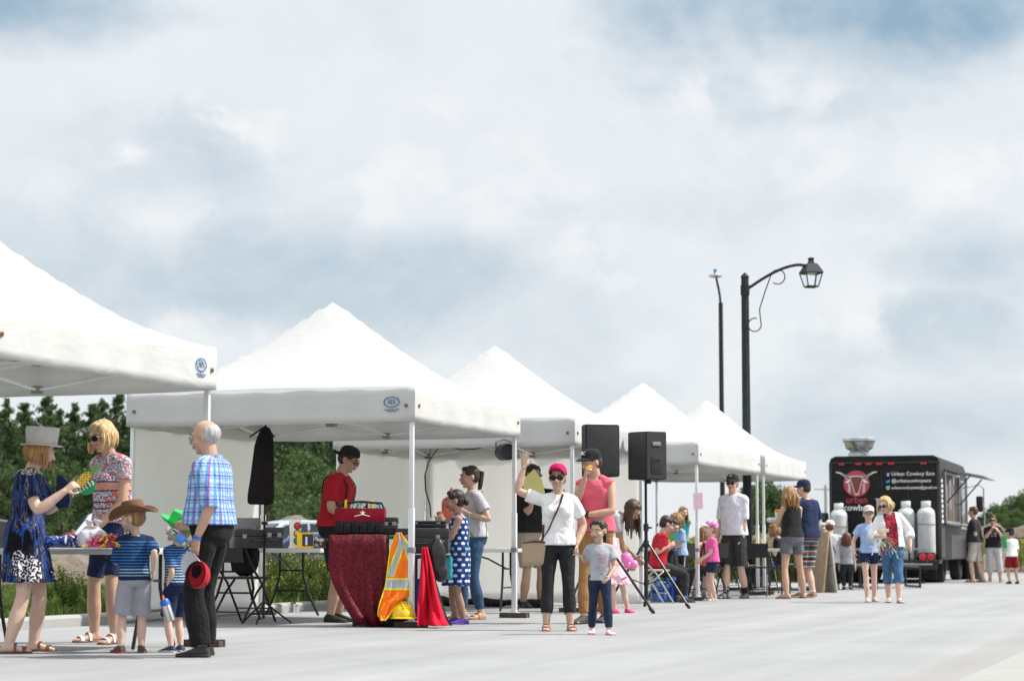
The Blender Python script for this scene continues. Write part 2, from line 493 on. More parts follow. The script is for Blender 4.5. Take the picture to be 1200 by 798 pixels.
def leaf_mesh(name, pts, size, mat, rng, up=.5, aspect=.55, extra=None):
    """one bent four-cornered leaf per point"""
    n = len(pts)
    d = rng.normal(size=(n, 3)); d[:, 2] += up; d /= np.linalg.norm(d, axis=1)[:, None]
    e = np.cross(d, rng.normal(size=(n, 3))); e /= np.linalg.norm(e, axis=1)[:, None]
    s = size * (.6 + .8 * rng.random((n, 1)))
    a = pts - d * s * .5; b = pts + d * s * .5
    w_ = e * s * aspect * .5; mid = pts + np.cross(d, e) * s * .12
    vs = np.stack([a, mid + w_, b, mid - w_], 1).reshape(-1, 3)
    fs = np.arange(n * 4).reshape(-1, 4)
    m = MB(); m.v = [tuple(x) for x in vs.tolist()]; m.f = [tuple(x) for x in fs.tolist()]; m.m = [0] * n
    return m
def conifer(seed, h, R):
    rng = np.random.default_rng(seed)
    P = []
    nb = 150
    trunk = MB(); trunk.tube([(0, 0, -.1), (.03, .02, h * .5), (0, .04, h * .97)], [.13, .07, .015], 7)
    for i in range(nb):
        t = (i + rng.random()) / nb
        z = h * (.06 + .92 * t)
        L = R * (1 - t) ** .8 * (.55 + .6 * rng.random()) + .12
        az = rng.random() * 6.283
        dr = rng.uniform(-.25, .2) + .35 * t
        k = int(14 + 52 * L / R)
        s = rng.random(k) ** .7
        q = np.stack([np.cos(az) * L * s, np.sin(az) * L * s, z + dr * L * s - .12 * (L * s) ** 2], 1)
        q += rng.normal(size=(k, 3)) * (.05 + .11 * L * s[:, None] / R * 1.0)
        P.append(q)
        if i % 3 == 0: trunk.tube([(0, 0, z), (math.cos(az) * L * .7, math.sin(az) * L * .7, z + dr * L * .7)], [.025, .008], 4)
    return trunk, leaf_mesh('crown', np.concatenate(P), .21, M_CONIFER, rng, .25, .5)
def broadleaf(seed, h, R, size=.2, n=5200, stemh=.25):
    rng = np.random.default_rng(seed)
    P = []; trunk = MB()
    trunk.tube([(0, 0, -.1), (.05, 0, h * .35), (0, .05, h * .75)], [.035 * h, .024 * h, .006 * h], 7)
    nl = 15
    for i in range(nl):
        a = rng.random() * 6.283; t = rng.random()
        rr = R * (.25 + .6 * rng.random()) * (1.05 - .55 * t)
        c = np.array([math.cos(a) * rr, math.sin(a) * rr, h * (stemh + (1 - stemh - .12) * t)])
        r = R * rng.uniform(.26, .46)
        k = n // nl
        d = rng.normal(size=(k, 3)); d /= np.linalg.norm(d, axis=1)[:, None]
        q = c + d * (r * (.45 + .6 * rng.random((k, 1)) ** .6)) * np.array([1, 1, .85])
        q = q[rng.random(k) < .55 + .45 * np.sin(q[:, 0] * 5 + i) * np.sin(q[:, 2] * 4)]
        q[:, 2] = np.maximum(q[:, 2], .05)
        P.append(q)
        trunk.tube([(0, 0, h * .3 * rng.uniform(.7, 1.2)), tuple(c * np.array([.6, .6, .9])), tuple(c)], [.014 * h, .007 * h, .003 * h], 5)
    return trunk, leaf_mesh('crown', np.concatenate(P), size, M_BROAD, rng, .4, .7)
_tree = {}
def tree(kind, seed, x, y, hgt, label, group, z=-.03):
    key = (kind, seed)
    if key not in _tree:
        tr, cr = (conifer(seed, 8, 2.25) if kind == 'conifer' else broadleaf(seed, 6, 2.3) if kind == 'broad' else broadleaf(seed, 2.2, 1.3, .13, 3000, .1))
        _tree[key] = ((tr.mesh('trunk', [M_BARK]), cr.mesh('crown', [M_CONIFER if kind == 'conifer' else M_BROAD], False)), {'conifer': 8, 'broad': 6, 'bush': 2.2}[kind])
    (tm, cm), H0 = _tree[key]
    r = thing({'conifer': 'conifer_tree', 'broad': 'leafy_tree', 'bush': 'bush'}[kind], label, {'conifer': 'tree', 'broad': 'tree', 'bush': 'bush'}[kind], (x, y, z), random.random() * 6.28, group)
    s = hgt / H0; r.scale = (s * random.uniform(.9, 1.1), s * random.uniform(.9, 1.1), s)
    for nme, me in (('trunk', tm), ('crown', cm)):
        o = bpy.data.objects.new(nme, me); COL.objects.link(o); o.parent = r
def ztop(py, y): return (643 - py) * y / 2509 + CAM_H
# the far wood on the left: a front row of spires, a second row and leafy trees at their feet
front = [(-14, 478), (6, 470), (26, 473), (52, 463), (66, 482), (84, 475), (106, 474), (118, 470), (136, 462), (152, 478), (170, 470), (188, 476), (-40, 470), (-64, 474),
         (212, 468), (300, 470), (322, 464), (345, 476), (366, 468), (388, 472), (410, 470), (432, 474)]
for i, (px, py) in enumerate(front):
    y = 104 + (i * 37 % 11)
    tree('conifer', 1 + i % 4, X(px, y), y, ztop(py, y) * 1.02, 'dark green pointed tree in the wood beyond the white tents', 'pointed trees of the far wood')
for i in range(22):
    px = -70 + i * 25; y = 118 + (i * 53 % 9)
    if 225 < px < 290: continue
    tree('conifer', 1 + (i + 2) % 4, X(px, y), y, ztop(482 + (i * 29 % 14), y), 'dark green pointed tree in the wood beyond the white tents', 'pointed trees of the far wood')
for i in range(24):
    px = -60 + i * 22; y = 90 + (i * 41 % 12)
    if 225 < px < 290: continue
    tree('broad', 11 + i % 3, X(px, y), y, ztop(520 + (i * 31 % 45), y), 'rounded leafy tree at the foot of the wood beyond the white tents', 'leafy trees of the far wood')
for i, (px, py, y) in enumerate(((376, 578, 72), (352, 586, 76), (398, 584, 74))):
    tree('bush', 21 + i % 2, X(px, y), y, ztop(py, y), 'pale green bush in front of the wood seen through the tent beside the tool tote', 'bushes seen through the tent')
# trees behind the food truck and between the lamp post and the couple
for i, (px, py, y) in enumerate(((880, 560, 90), (896, 554, 92), (912, 566, 91))):
    tree('broad', 11 + i % 3, X(px, y), y, ztop(py, y), 'dark leafy tree behind the street lamp and the couple in black and navy', 'trees behind the street lamp')
for i, (px, py, y) in enumerate(((1150, 606, 128), (1160, 598, 131), (1168, 588, 125), (1180, 578, 130), (1192, 576, 126), (1204, 572, 131), (1218, 574, 128), (1174, 598, 118), (1196, 594, 119), (1212, 590, 120), (1186, 604, 116))):
    tree('broad', 11 + i % 3, X(px, y), y, ztop(py, y), 'green leafy tree behind the dirt heap beyond the food truck queue', 'trees beyond the food truck')

def blades(name, pts, h, mat, rng, kind, wid=.012, group=None):
    n = len(pts)
    a = rng.random(n) * 6.283; hh = h * (.45 + .8 * rng.random(n))
    lean = rng.normal(size=(n, 2)) * .35 * hh[:, None]
    side = np.stack([np.cos(a), np.sin(a), np.zeros(n)], 1) * (wid * (.6 + .8 * rng.random(n)))[:, None]
    top = pts + np.stack([lean[:, 0], lean[:, 1], hh], 1)
    mid = pts + np.stack([lean[:, 0] * .3, lean[:, 1] * .3, hh * .55], 1)
    vs = np.stack([pts - side, pts + side, mid + side * .8, top, mid - side * .8], 1).reshape(-1, 3)
    m = MB(); m.v = [tuple(x) for x in vs.tolist()]; m.f = [(5 * i, 5 * i + 1, 5 * i + 2, 5 * i + 3, 5 * i + 4) for i in range(n)]; m.m = [0] * n
    return m
rng = np.random.default_rng(5)
def scatter(n, u0, u1, v0, v1, z):
    a = rng.uniform(u0, u1, n); b = v0 + (v1 - v0) * rng.random(n) ** 1.25
    return np.stack([UU.x * a + VV.x * b, UU.y * a + VV.y * b, np.full(n, z)], 1)
g = blades('grass', scatter(52000, 10, 38, KV + .2, KV + 9,   .095), .085, M_GRASS, rng, 'stuff', .012)
tag(g.build('grass', M_GRASS, smooth=False), kind='stuff')
# tall meadow on the rise behind the picnic tables
pts = []
for i in range(26000):
    y = rng.uniform(48, 80); px = rng.uniform(800, 1010)
    pts.append((X(px, y), y, 0))
pts = np.array(pts)
m = blades('meadow', pts, .85, M_DRYGRASS, rng, 'stuff', .017)
fl = pts[::18] + np.array([0, 0, 1]) * rng.uniform(.5, 1.0, len(pts[::18]))[:, None]
f2 = leaf_mesh('f', fl, .10, M_YELLOW, rng)
m.join(f2, 1)
tag(m.build('meadow_grass', [M_DRYGRASS, M_YELLOW], smooth=False), kind='stuff')

# yellow scrub on the dirt heaps to the right
pts = np.array([(X(px, y), y, .2) for px, y in zip(rng.uniform(1120, 1260, 2600), rng.uniform(64, 78, 2600)) if noise.noise(V((px * .02, y * .2, 1))) > .05])
m = blades('scrub', pts, .9, M_DRYGRASS, rng, 'stuff', .02)
m.join(leaf_mesh('f', pts[::4] + np.array([0, 0, .8]), .10, M_YELLOW, rng), 1)
tag(m.build('scrub', [M_DRYGRASS, M_YELLOW], smooth=False), kind='stuff')
# weeds of their own: stems with leaves and a few flowers
def weed_meshes(seed, h, R):
    r = np.random.default_rng(seed); st = MB(); P = []; F = []
    for i in range(9):
        a = r.random() * 6.283; L = h * r.uniform(.55, 1.0); lean = R * r.uniform(.1, .8)
        tip = np.array([math.cos(a) * lean, math.sin(a) * lean, L])
        st.tube([(0, 0, -.02), tuple(tip * np.array([.35, .35, .55])), tuple(tip)], [.008, .006, .003], 4)
        s = r.uniform(.15, 1, 70)[:, None]
        P.append(tip * np.concatenate([s ** 1.3, s ** 1.3, s], 1) + r.normal(size=(70, 3)) * .045 * h)
        F.append(tip + r.normal(size=(5, 3)) * .05)
    lf = leaf_mesh('leaf', np.concatenate(P), .085 * h ** .5, M_WEED, r, .5, .38)
    fl = leaf_mesh('fl', np.concatenate(F), .05, M_YELLOW, r)
    return st.mesh('stem', [M_WEED]), lf.mesh('leaves', [M_WEED], False), fl.mesh('flowers', [M_YELLOW], False)
WE = [weed_meshes(31 + i, 1, .4) for i in range(4)]
def weed(x, y, h, flower, label, group, i):
    st, lf, fl = WE[i % 4]
    r = thing('weed', label, 'plant', (x, y, .095), random.random() * 6.28, group); r.scale = (h * 1.1, h * 1.1, h)
    for nme, me in (('stem', st), ('leaves', lf)) + ((('flowers', fl),) if flower else ()):
        o = bpy.data.objects.new(nme, me); COL.objects.link(o); o.parent = r
for i, (px, y, h) in enumerate(((88, 21.5, .42), (80, 22.5, .5), (104, 25, .3), (60, 25, .35))):
    weed(X(px, y), y, h, i % 3 == 1, 'leafy green weed growing on the verge below the giveaway table', 'weeds below the giveaway table', i)
for i in range(34):
    px = 316 + (i * 47 % 80); y = 24.6 + (i * 31 % 50) * .16
    weed(X(px, y), y, .34 + (i * 17 % 10) * .035, i % 2 == 0, 'tall yellow flowered weed on the verge seen under the traffic light table', 'flowering weeds behind the tent', i)
for i in range(16):
    px = 770 + (i * 53 % 130); y = 38 + (i * 7 % 6)
    weed(X(px, y), y, .55 + (i * 17 % 10) * .05, i % 2 == 0, 'green weed on the verge behind the folding chairs', 'weeds behind the folding chairs', i)
# ------------------------------------------------------------------ lettering
def text_mb(txt, size, depth=.002, shear=0.0, spacing=1.0, bold=0.0):
    c = bpy.data.curves.new('t', 'FONT'); c.body = txt; c.size = size; c.extrude = depth / 2; c.align_x = 'CENTER'; c.align_y = 'CENTER'
    c.resolution_u = 3; c.shear = shear; c.space_character = spacing; c.offset = bold
    o = bpy.data.objects.new('t', c); COL.objects.link(o)
    me = bpy.data.meshes.new_from_object(o.evaluated_get(bpy.context.evaluated_depsgraph_get()))
    m = MB(); m.add([v.co.copy() for v in me.vertices], [tuple(p.vertices) for p in me.polygons])
    bpy.data.objects.remove(o); bpy.data.curves.remove(c); bpy.data.meshes.remove(me)
    return m
def put(mb, M):
    mb.v = [tuple(M @ V(p)) for p in mb.v]; return mb
def face_matrix(origin, right, up):
    r = V(right).normalized(); u = V(up).normalized(); n = r.cross(u)
    return Matrix(((r.x, u.x, n.x, origin[0]), (r.y, u.y, n.y, origin[1]), (r.z, u.z, n.z, origin[2]), (0, 0, 0, 1)))

# ------------------------------------------------------------------ pop-up tents
def m_canvas(name, col, trans=.35):
    t = NT(name)
    f = t.noise(2.2, t.co(), 6)
    c = t.ramp(f, [(.3, tuple(x * .96 for x in col)), (.7, col)])
    wr = t.n('ShaderNodeMapping'); t.l(t.co(), wr.inputs[0]); wr.inputs['Scale'].default_value = (1.0, 1.0, 2.6)
    h = t.math('ADD', t.noise(2.6, wr.outputs[0], 5, .5, 1.2), t.math('MULTIPLY', t.noise(11, None, 3, .5, .6), .25))
    t.bump(h, .22, .04)
    t.val(t.b.inputs['Base Color'], c); t.b.inputs['Roughness'].default_value = .6; t.b.inputs['Specular IOR Level'].default_value = .25
    tr = t.n('ShaderNodeBsdfTranslucent'); tr.inputs[0].default_value = (.94, .93, .905, 1)
    mx = t.n('ShaderNodeMixShader'); mx.inputs[0].default_value = trans
    t.l(t.b.outputs[0], mx.inputs[1]); t.l(tr.outputs[0], mx.inputs[2]); t.l(mx.outputs[0], t.out.inputs['Surface'])
    return t.mat
M_CANVAS = m_canvas('tent_canvas', (.67, .675, .68), .28)
M_WALL = m_canvas('tent_wall_canvas', (.88, .88, .88), .70)
M_ALU = solid('white_aluminium', (.72, .73, .75), .38, .35, .05)
M_GREYPL = solid('grey_plastic', (.22, .22, .225), .5)
M_BLOCK = solid('dark_wood_block', (.075, .055, .045), .8, var=.4, bump=.4)
M_LOGOB = solid('logo_blue', (.02, .17, .42), .5)
M_LOGOD = solid('logo_navy', (.02, .04, .16), .5)
M_BRASS = solid('grommet_brass', (.25, .15, .08), .4, .6)
TL = 3.05; EAVE = 2.27; VAL = 1.945; PEAK = 3.33
RZ = math.atan2(UU.y, UU.x)
V0 = G(484, 735).dot(VV)
def u_of(px):
    """distance along the tent row of the point of the row seen at this column"""
    d = ray(px, 700); k = d.x / d.y           # x = k*y on that column
    # u*UU + V0*VV : x = u*s - V0*c ; y = u*c + V0*s
    s, c = math.sin(ALPHA), math.cos(ALPHA)
    return (V0 * c + k * V0 * s) / (s - k * c)

def canopy():
    m = MB(); n = 26; h = TL / 2 + .012
    vs = []
    for i in range(n + 1):
        for j in range(n + 1):
            a = i / n * 2 - 1; b = j / n * 2 - 1
            r = max(abs(a), abs(b)); r2 = math.hypot(a, b)
            rr = min(1, .82 * r + .18 * min(1, r2))
            z = EAVE + (PEAK - EAVE) * (1 - rr) ** 1.22 if r < 1 else EAVE
            z -= .035 * math.sin(math.pi * (1 - r)) * (1 - abs(abs(a) - abs(b)))
            z += .002 * noise.noise(V((a * 5, b * 5, 3)))
            if r < .06: z = min(z, PEAK - .03)
            vs.append((a * h, b * h, z))
    k = n + 1
    fs = [(i * k + j, (i + 1) * k + j, (i + 1) * k + j + 1, i * k + j + 1) for i in range(n) for j in range(n)]
    m.add(vs, fs)
    # valance, all round, gently waving
    per = []
    N = 40
    for side in range(4):
        for q in range(N):
            s = q / N * 2 - 1
            per.append([(s, -1), (1, s), (-s, 1), (-1, -s)][side])
    rings = []
    for lv in range(6):
        t = lv / 5
        ring = []
        for q, (a, b) in enumerate(per):
            e = min(1, (1 - min(abs(a), abs(b))) * 3)
            wv = e * (.014 * math.sin(q * .9) + .010 * math.sin(q * .37 + 1)) * t
            f = 1 + (.006 + wv * .6) * (1 if t else .4)
            ring.append((a * h * f, b * h * f, EAVE - (EAVE - VAL) * t - (.012 * e * t)))
        rings.append(ring)
    m.loft(list(reversed(rings)), 0, False)
    return m
def tent(u0, label, walls=(), logo=None, u1=None, depth=1.0):
    sx_ = (u1 - u0) / TL if u1 else 1.0
    c = uv(u0 + TL * sx_ / 2, V0 + TL * depth / 2)
    r = thing('popup_tent', label, 'tent', c, RZ, 'white pop-up tents in a row along the kerb')
    r.scale = (sx_, depth, 1)
    cp = canopy().build('canopy', M_CANVAS, r, sharp=50)
    sd = cp.modifiers.new('thick', 'SOLIDIFY'); sd.thickness = .004; sd.offset = -1
    h = TL / 2 - .03
    for sx in (-1, 1):
        for sy in (-1, 1):
            lg = MB()
            lg.box((-.026, -.026, .03), (.026, .026, 1.12), bev=.006); lg.box((-.02, -.02, 1.1), (.02, .02, 2.2), bev=.004)
            lg.box((-.033, -.033, .70), (.033, .033, .75), 1, bev=.006); lg.box((.03, -.01, .71), (.055, .01, .74), 1)
            lg.box((-.05, -.05, .052), (.05, .05, .06))
            lo = lg.build('leg', [M_ALU, M_GREYPL], r, loc=(sx * h, sy * h, 0))
    fr = MB()
    zt, zb = 2.2, 1.98
    for side in range(4):
        def P(s, z):
            return [(s * h, -h, z), (h, s * h, z), (-s * h, h, z), (-h, -s * h, z)][side]
        for a, b in ((-1, 0), (0, 1)):
            fr.tube([P(a, zt), P(b, zb)], [(.013, .022)] * 2, 6, ref=(0, 0, 1)); fr.tube([P(a, zb), P(b, zt)], [(.013, .022)] * 2, 6, ref=(0, 0, 1))
        for s in (-1, 0, 1):
            p = P(s, 0); fr.box((p[0] - .035, p[1] - .035, zb - .03), (p[0] + .035, p[1] + .035, zb + .03), 1, bev=.006)
            if s == 0: fr.box((p[0] - .03, p[1] - .03, zt - .03), (p[0] + .03, p[1] + .03, zt + .03), 1, bev=.006)
        p = P(0, zb); q = (p[0] * .0, p[1] * .0, 2.55); mid = (p[0] * .5, p[1] * .5, zb + .08)
        fr.tube([p, mid, (0, 0, 2.2)], [(.013, .022)] * 3, 6, ref=(0, 0, 1)); fr.tube([P(0, zt), mid, (0, 0, 2.05)], [(.013, .022)] * 3, 6, ref=(0, 0, 1))
    fr.box((-.05, -.05, 2.0), (.05, .05, 2.26), 1, bev=.01); fr.tube([(0, 0, 2.1), (0, 0, PEAK - .06)], .02, 8); fr.ell((0, 0, PEAK - .13), (.05, .05, .03), 10, 1)
    fr.build('truss', [M_ALU, M_GREYPL], r)
    for sx, sy in ((-1, -1), (1, -1), (-1, 1)):
        for ax in (0, 1):
            if ax == 0: M = face_matrix((sx * (TL / 2 + .028), sy * (TL / 2 - .07), 2.09), (0, 1, 0), (0, 0, 1)) @ Matrix.Identity(4)
            else: M = face_matrix((sx * (TL / 2 - .07), sy * (TL / 2 + .028), 2.09), (1, 0, 0), (0, 0, 1))
            ring = [[(rr * math.cos(k * .5236), rr * math.sin(k * .5236), z) for k in range(12)] for rr, z in ((.016, -.012), (.018, .006), (.009, .008), (.008, -.01))]
            gm = MB(); gm.loft(ring, 0, True, True, M); gm.build('grommet', M_BRASS, r)
    for wl_ in walls:
        n = 40
        m = MB(); rows = 14; vs = []
        for i in range(rows + 1):
            for j in range(n + 1):
                s = (j / n * 2 - 1) * (TL / 2 - .045); z = .03 + (2.12 - .03) * i / rows
                wv = .022 * noise.noise(V((s * 1.5, z * .9, u0))) + .010 * noise.noise(V((s * 5, z * 1.2, u0 + 4)))
                o = TL / 2 + .004 + wv
                vs.append((s, o, z) if wl_ == 'back' else (o, s, z))
        k = n + 1
        fs = [(i * k + j, i * k + j + 1, (i + 1) * k + j + 1, (i + 1) * k + j) for i in range(rows) for j in range(n)]
        m.add(vs, fs)
        o = m.build('side_wall', M_WALL, r, sharp=0); sd = o.modifiers.new('t', 'SOLIDIFY'); sd.thickness = .003
    if logo:
        lg = MB(); N = 40
        def E(a, b, z): return [(a * math.cos(2 * math.pi * i / N), b * math.sin(2 * math.pi * i / N), z) for i in range(N)]
        lg.loft([E(.083, .052, 0), E(.083, .052, .004), E(.072, .0425, .004), E(.072, .0425, 0)], 0, False)
        tx = text_mb('SES', .054, .003, 0, 1.08, .0); lg.join(tx, 1)
        for yy, ww in ((-.072, .078), (-.088, .05)):
            tx = MB()
            x = -ww
            k = 0
            while x < ww:
                d = .008 + .006 * ((k * 7) % 3); lg.box((x, yy - .0035, 0), (min(ww, x + d), yy + .0035, .002), 1); x += d + .004; k += 1
        if logo == 'front': M = face_matrix((-TL / 2 - .034, -TL / 2 + .215, 2.125), (0, -1, 0), (0, 0, 1))
        else: M = face_matrix((TL / 2 - .26, -TL / 2 - .034, 2.115), (1, 0, 0), (0, 0, 1))
        put(lg, M).build('emblem', [M_LOGOB, M_LOGOD], r, smooth=False)
    # weights round the feet of the road side legs
    return r
def tent_weight(u, v, lab, rz=0.0, back=False):
    o = MB()
    # two planks with a gap for the foot, a bolt across
    o.box((-.155, -.055, .0), (.155, -.0285 - .001, .055), bev=.005); o.box((-.155, .0295, .0), (.155, .055, .055), bev=.005)
    o.box((-.15, -.03, .0), (-.055, .031, .045), bev=.004); o.box((.055, -.03, .0), (.15, .031, .045), bev=.004)
    o.tube([(-.1, -.062, .03), (-.1, .062, .03)], .008, 6); o.tube([(.1, -.062, .03), (.1, .062, .03)], .008, 6)
    t = o.build('tent_weight', M_BLOCK, loc=uv(u, v), rot=(0, 0, rz))
    return tag(t, lab, 'weight', 'dark wooden blocks clamped round tent feet')
U2 = u_of(484); U3 = u_of(673) - .0; U4 = u_of(819); E4 = u_of(891); U5 = u_of(897.5); E5 = u_of(945); U1 = u_of(246) - TL
TENTS = [
    tent(U1, 'nearest white tent, above the hat woman and the man in checked shirt', (), 'side'),
    tent(U2, 'white tent with oval blue emblem on its front valance above the man in red', ('back',), 'front'),
    tent(U3, 'white tent with cream back walls behind the waving woman', ('back', 'far')),
    tent(U4, 'white open tent with a pink notice taped to its leg', (), None, E4, .9),
    tent(U5, 'farthest white tent beside the street lamp and the food truck', (), None, E5, .9),
]
W = 'dark block on the tent foot '
fi = .03
for (uu, vv, lab) in ((U2 + fi, V0 + fi, 'beside the yellow hard hat'), (U2 + TL - fi, V0 + fi, 'beside the black trousers of the waving woman'), (U3 + fi, V0 + fi, 'behind the girl in grey'),
                      (U4 + fi, V0 + fi, 'under the pink notice'), (E4 - fi, V0 + fi, 'nearer of two touching legs by the polo man'), (U5 + fi, V0 + fi, 'farther of two touching legs by the polo man'),
                      (U2 + TL - fi, V0 + TL - fi, 'under the traffic light table, on the kerb side'), (U1 + TL - fi, V0 + fi, 'behind the shoes of the checked shirt man')):
    tent_weight(uu, vv, W + lab, RZ + math.pi / 2)
# ------------------------------------------------------------------ people
VOX = .0075
def skin(name, c):
    t = NT(name)
    f = t.noise(16, None, 4)
    col = t.ramp(f, [(.3, tuple(x * .86 for x in c)), (.7, c)])
    t.b.inputs['Subsurface Weight'].default_value = .0
    t.bump(t.noise(90, None, 2), .15, .002)
    return t.done(col, .5, 0, .4)
SK = {'fair': skin('skin_fair', (.71, .48, .385)), 'pink': skin('skin_ruddy', (.65, .41, .32)), 'tan': skin('skin_tanned', (.54, .335, .235)), 'olive': skin('skin_olive', (.53, .35, .26)), 'brown': skin('skin_brown', (.40, .24, .165))}
M_LIP = solid('lip', (.36, .11, .09), .45); M_BROW = solid('eyebrow', (.05, .03, .02), .8); M_EYE = solid('eye_white', (.72, .70, .66), .2); M_IRIS = solid('iris', (.03, .02, .015), .15); M_TEETH = solid('teeth', (.75, .72, .66), .3)
M_BROWL = solid('eyebrow_fair', (.26, .17, .08), .8)
def hairmat(name, a, b):
    t = NT(name)
    st = t.n('ShaderNodeMapping'); t.l(t.co(), st.inputs[0]); st.inputs['Scale'].default_value = (60, 60, 5)
    f = t.noise(1.2, st.outputs[0], 4)
    t.bump(f, .7, .01)
    return t.done(t.ramp(f, [(.3, a), (.7, b)]), .5, 0, .45)
HM = {'black': hairmat('hair_black', (.008, .006, .005), (.028, .02, .016)), 'brown': hairmat('hair_brown', (.03, .015, .008), (.10, .055, .03)), 'dark': hairmat('hair_dark_brown', (.012, .007, .005), (.05, .03, .02)),
      'blond': hairmat('hair_blond', (.34, .20, .08), (.72, .53, .28)), 'sandy': hairmat('hair_sandy', (.17, .085, .03), (.48, .28, .12)), 'ginger': hairmat('hair_ginger_blond', (.24, .11, .035), (.52, .29, .11)),
      'grey': hairmat('hair_grey', (.25, .25, .25), (.55, .54, .53)), 'auburn': hairmat('hair_auburn', (.07, .022, .012), (.17, .06, .035))}
M_LENS = solid('dark_lens', (.012, .012, .015), .08); M_LENSB = solid('blue_lens', (.02, .10, .45), .1); M_FRAME = solid('black_frame', (.02, .02, .02), .3); M_WIRE = solid('thin_metal', (.35, .34, .32), .3, .8)
TORSO_M = [(-.19, .088, .080, 0), (-.06, .158, .112, .008), (.05, .168, .118, .012), (.18, .156, .112, .006), (.32, .150, .107, 0), (.55, .160, .113, -.004), (.8, .176, .118, -.002), (.93, .160, .100, .006), (1.0, .118, .082, .012), (1.06, .076, .068, .012)]
TORSO_F = [(-.19, .092, .085, 0), (-.06, .166, .118, .010), (.05, .172, .122, .014), (.18, .150, .108, .006), (.34, .128, .096, 0), (.55, .140, .104, -.006), (.78, .152, .112, -.008), (.92, .148, .096, .004), (1.0, .118, .080, .012), (1.06, .075, .064, .012)]

def ik(a, b, l1, l2, hint):
    d = b - a; L = d.length
    if L > (l1 + l2) * .999: b = a + d * ((l1 + l2) * .999 / L); d = b - a; L = d.length
    L = max(L, abs(l1 - l2) * 1.02 + 1e-4)
    dn = d.normalized()
    h = V(hint) - dn * V(hint).dot(dn)
    h = h.normalized() if h.length > 1e-5 else dn.orthogonal().normalized()
    x = (l1 * l1 - l2 * l2 + L * L) / (2 * L)
    y = math.sqrt(max(0, l1 * l1 - x * x))
    return a + dn * x + h * y, b

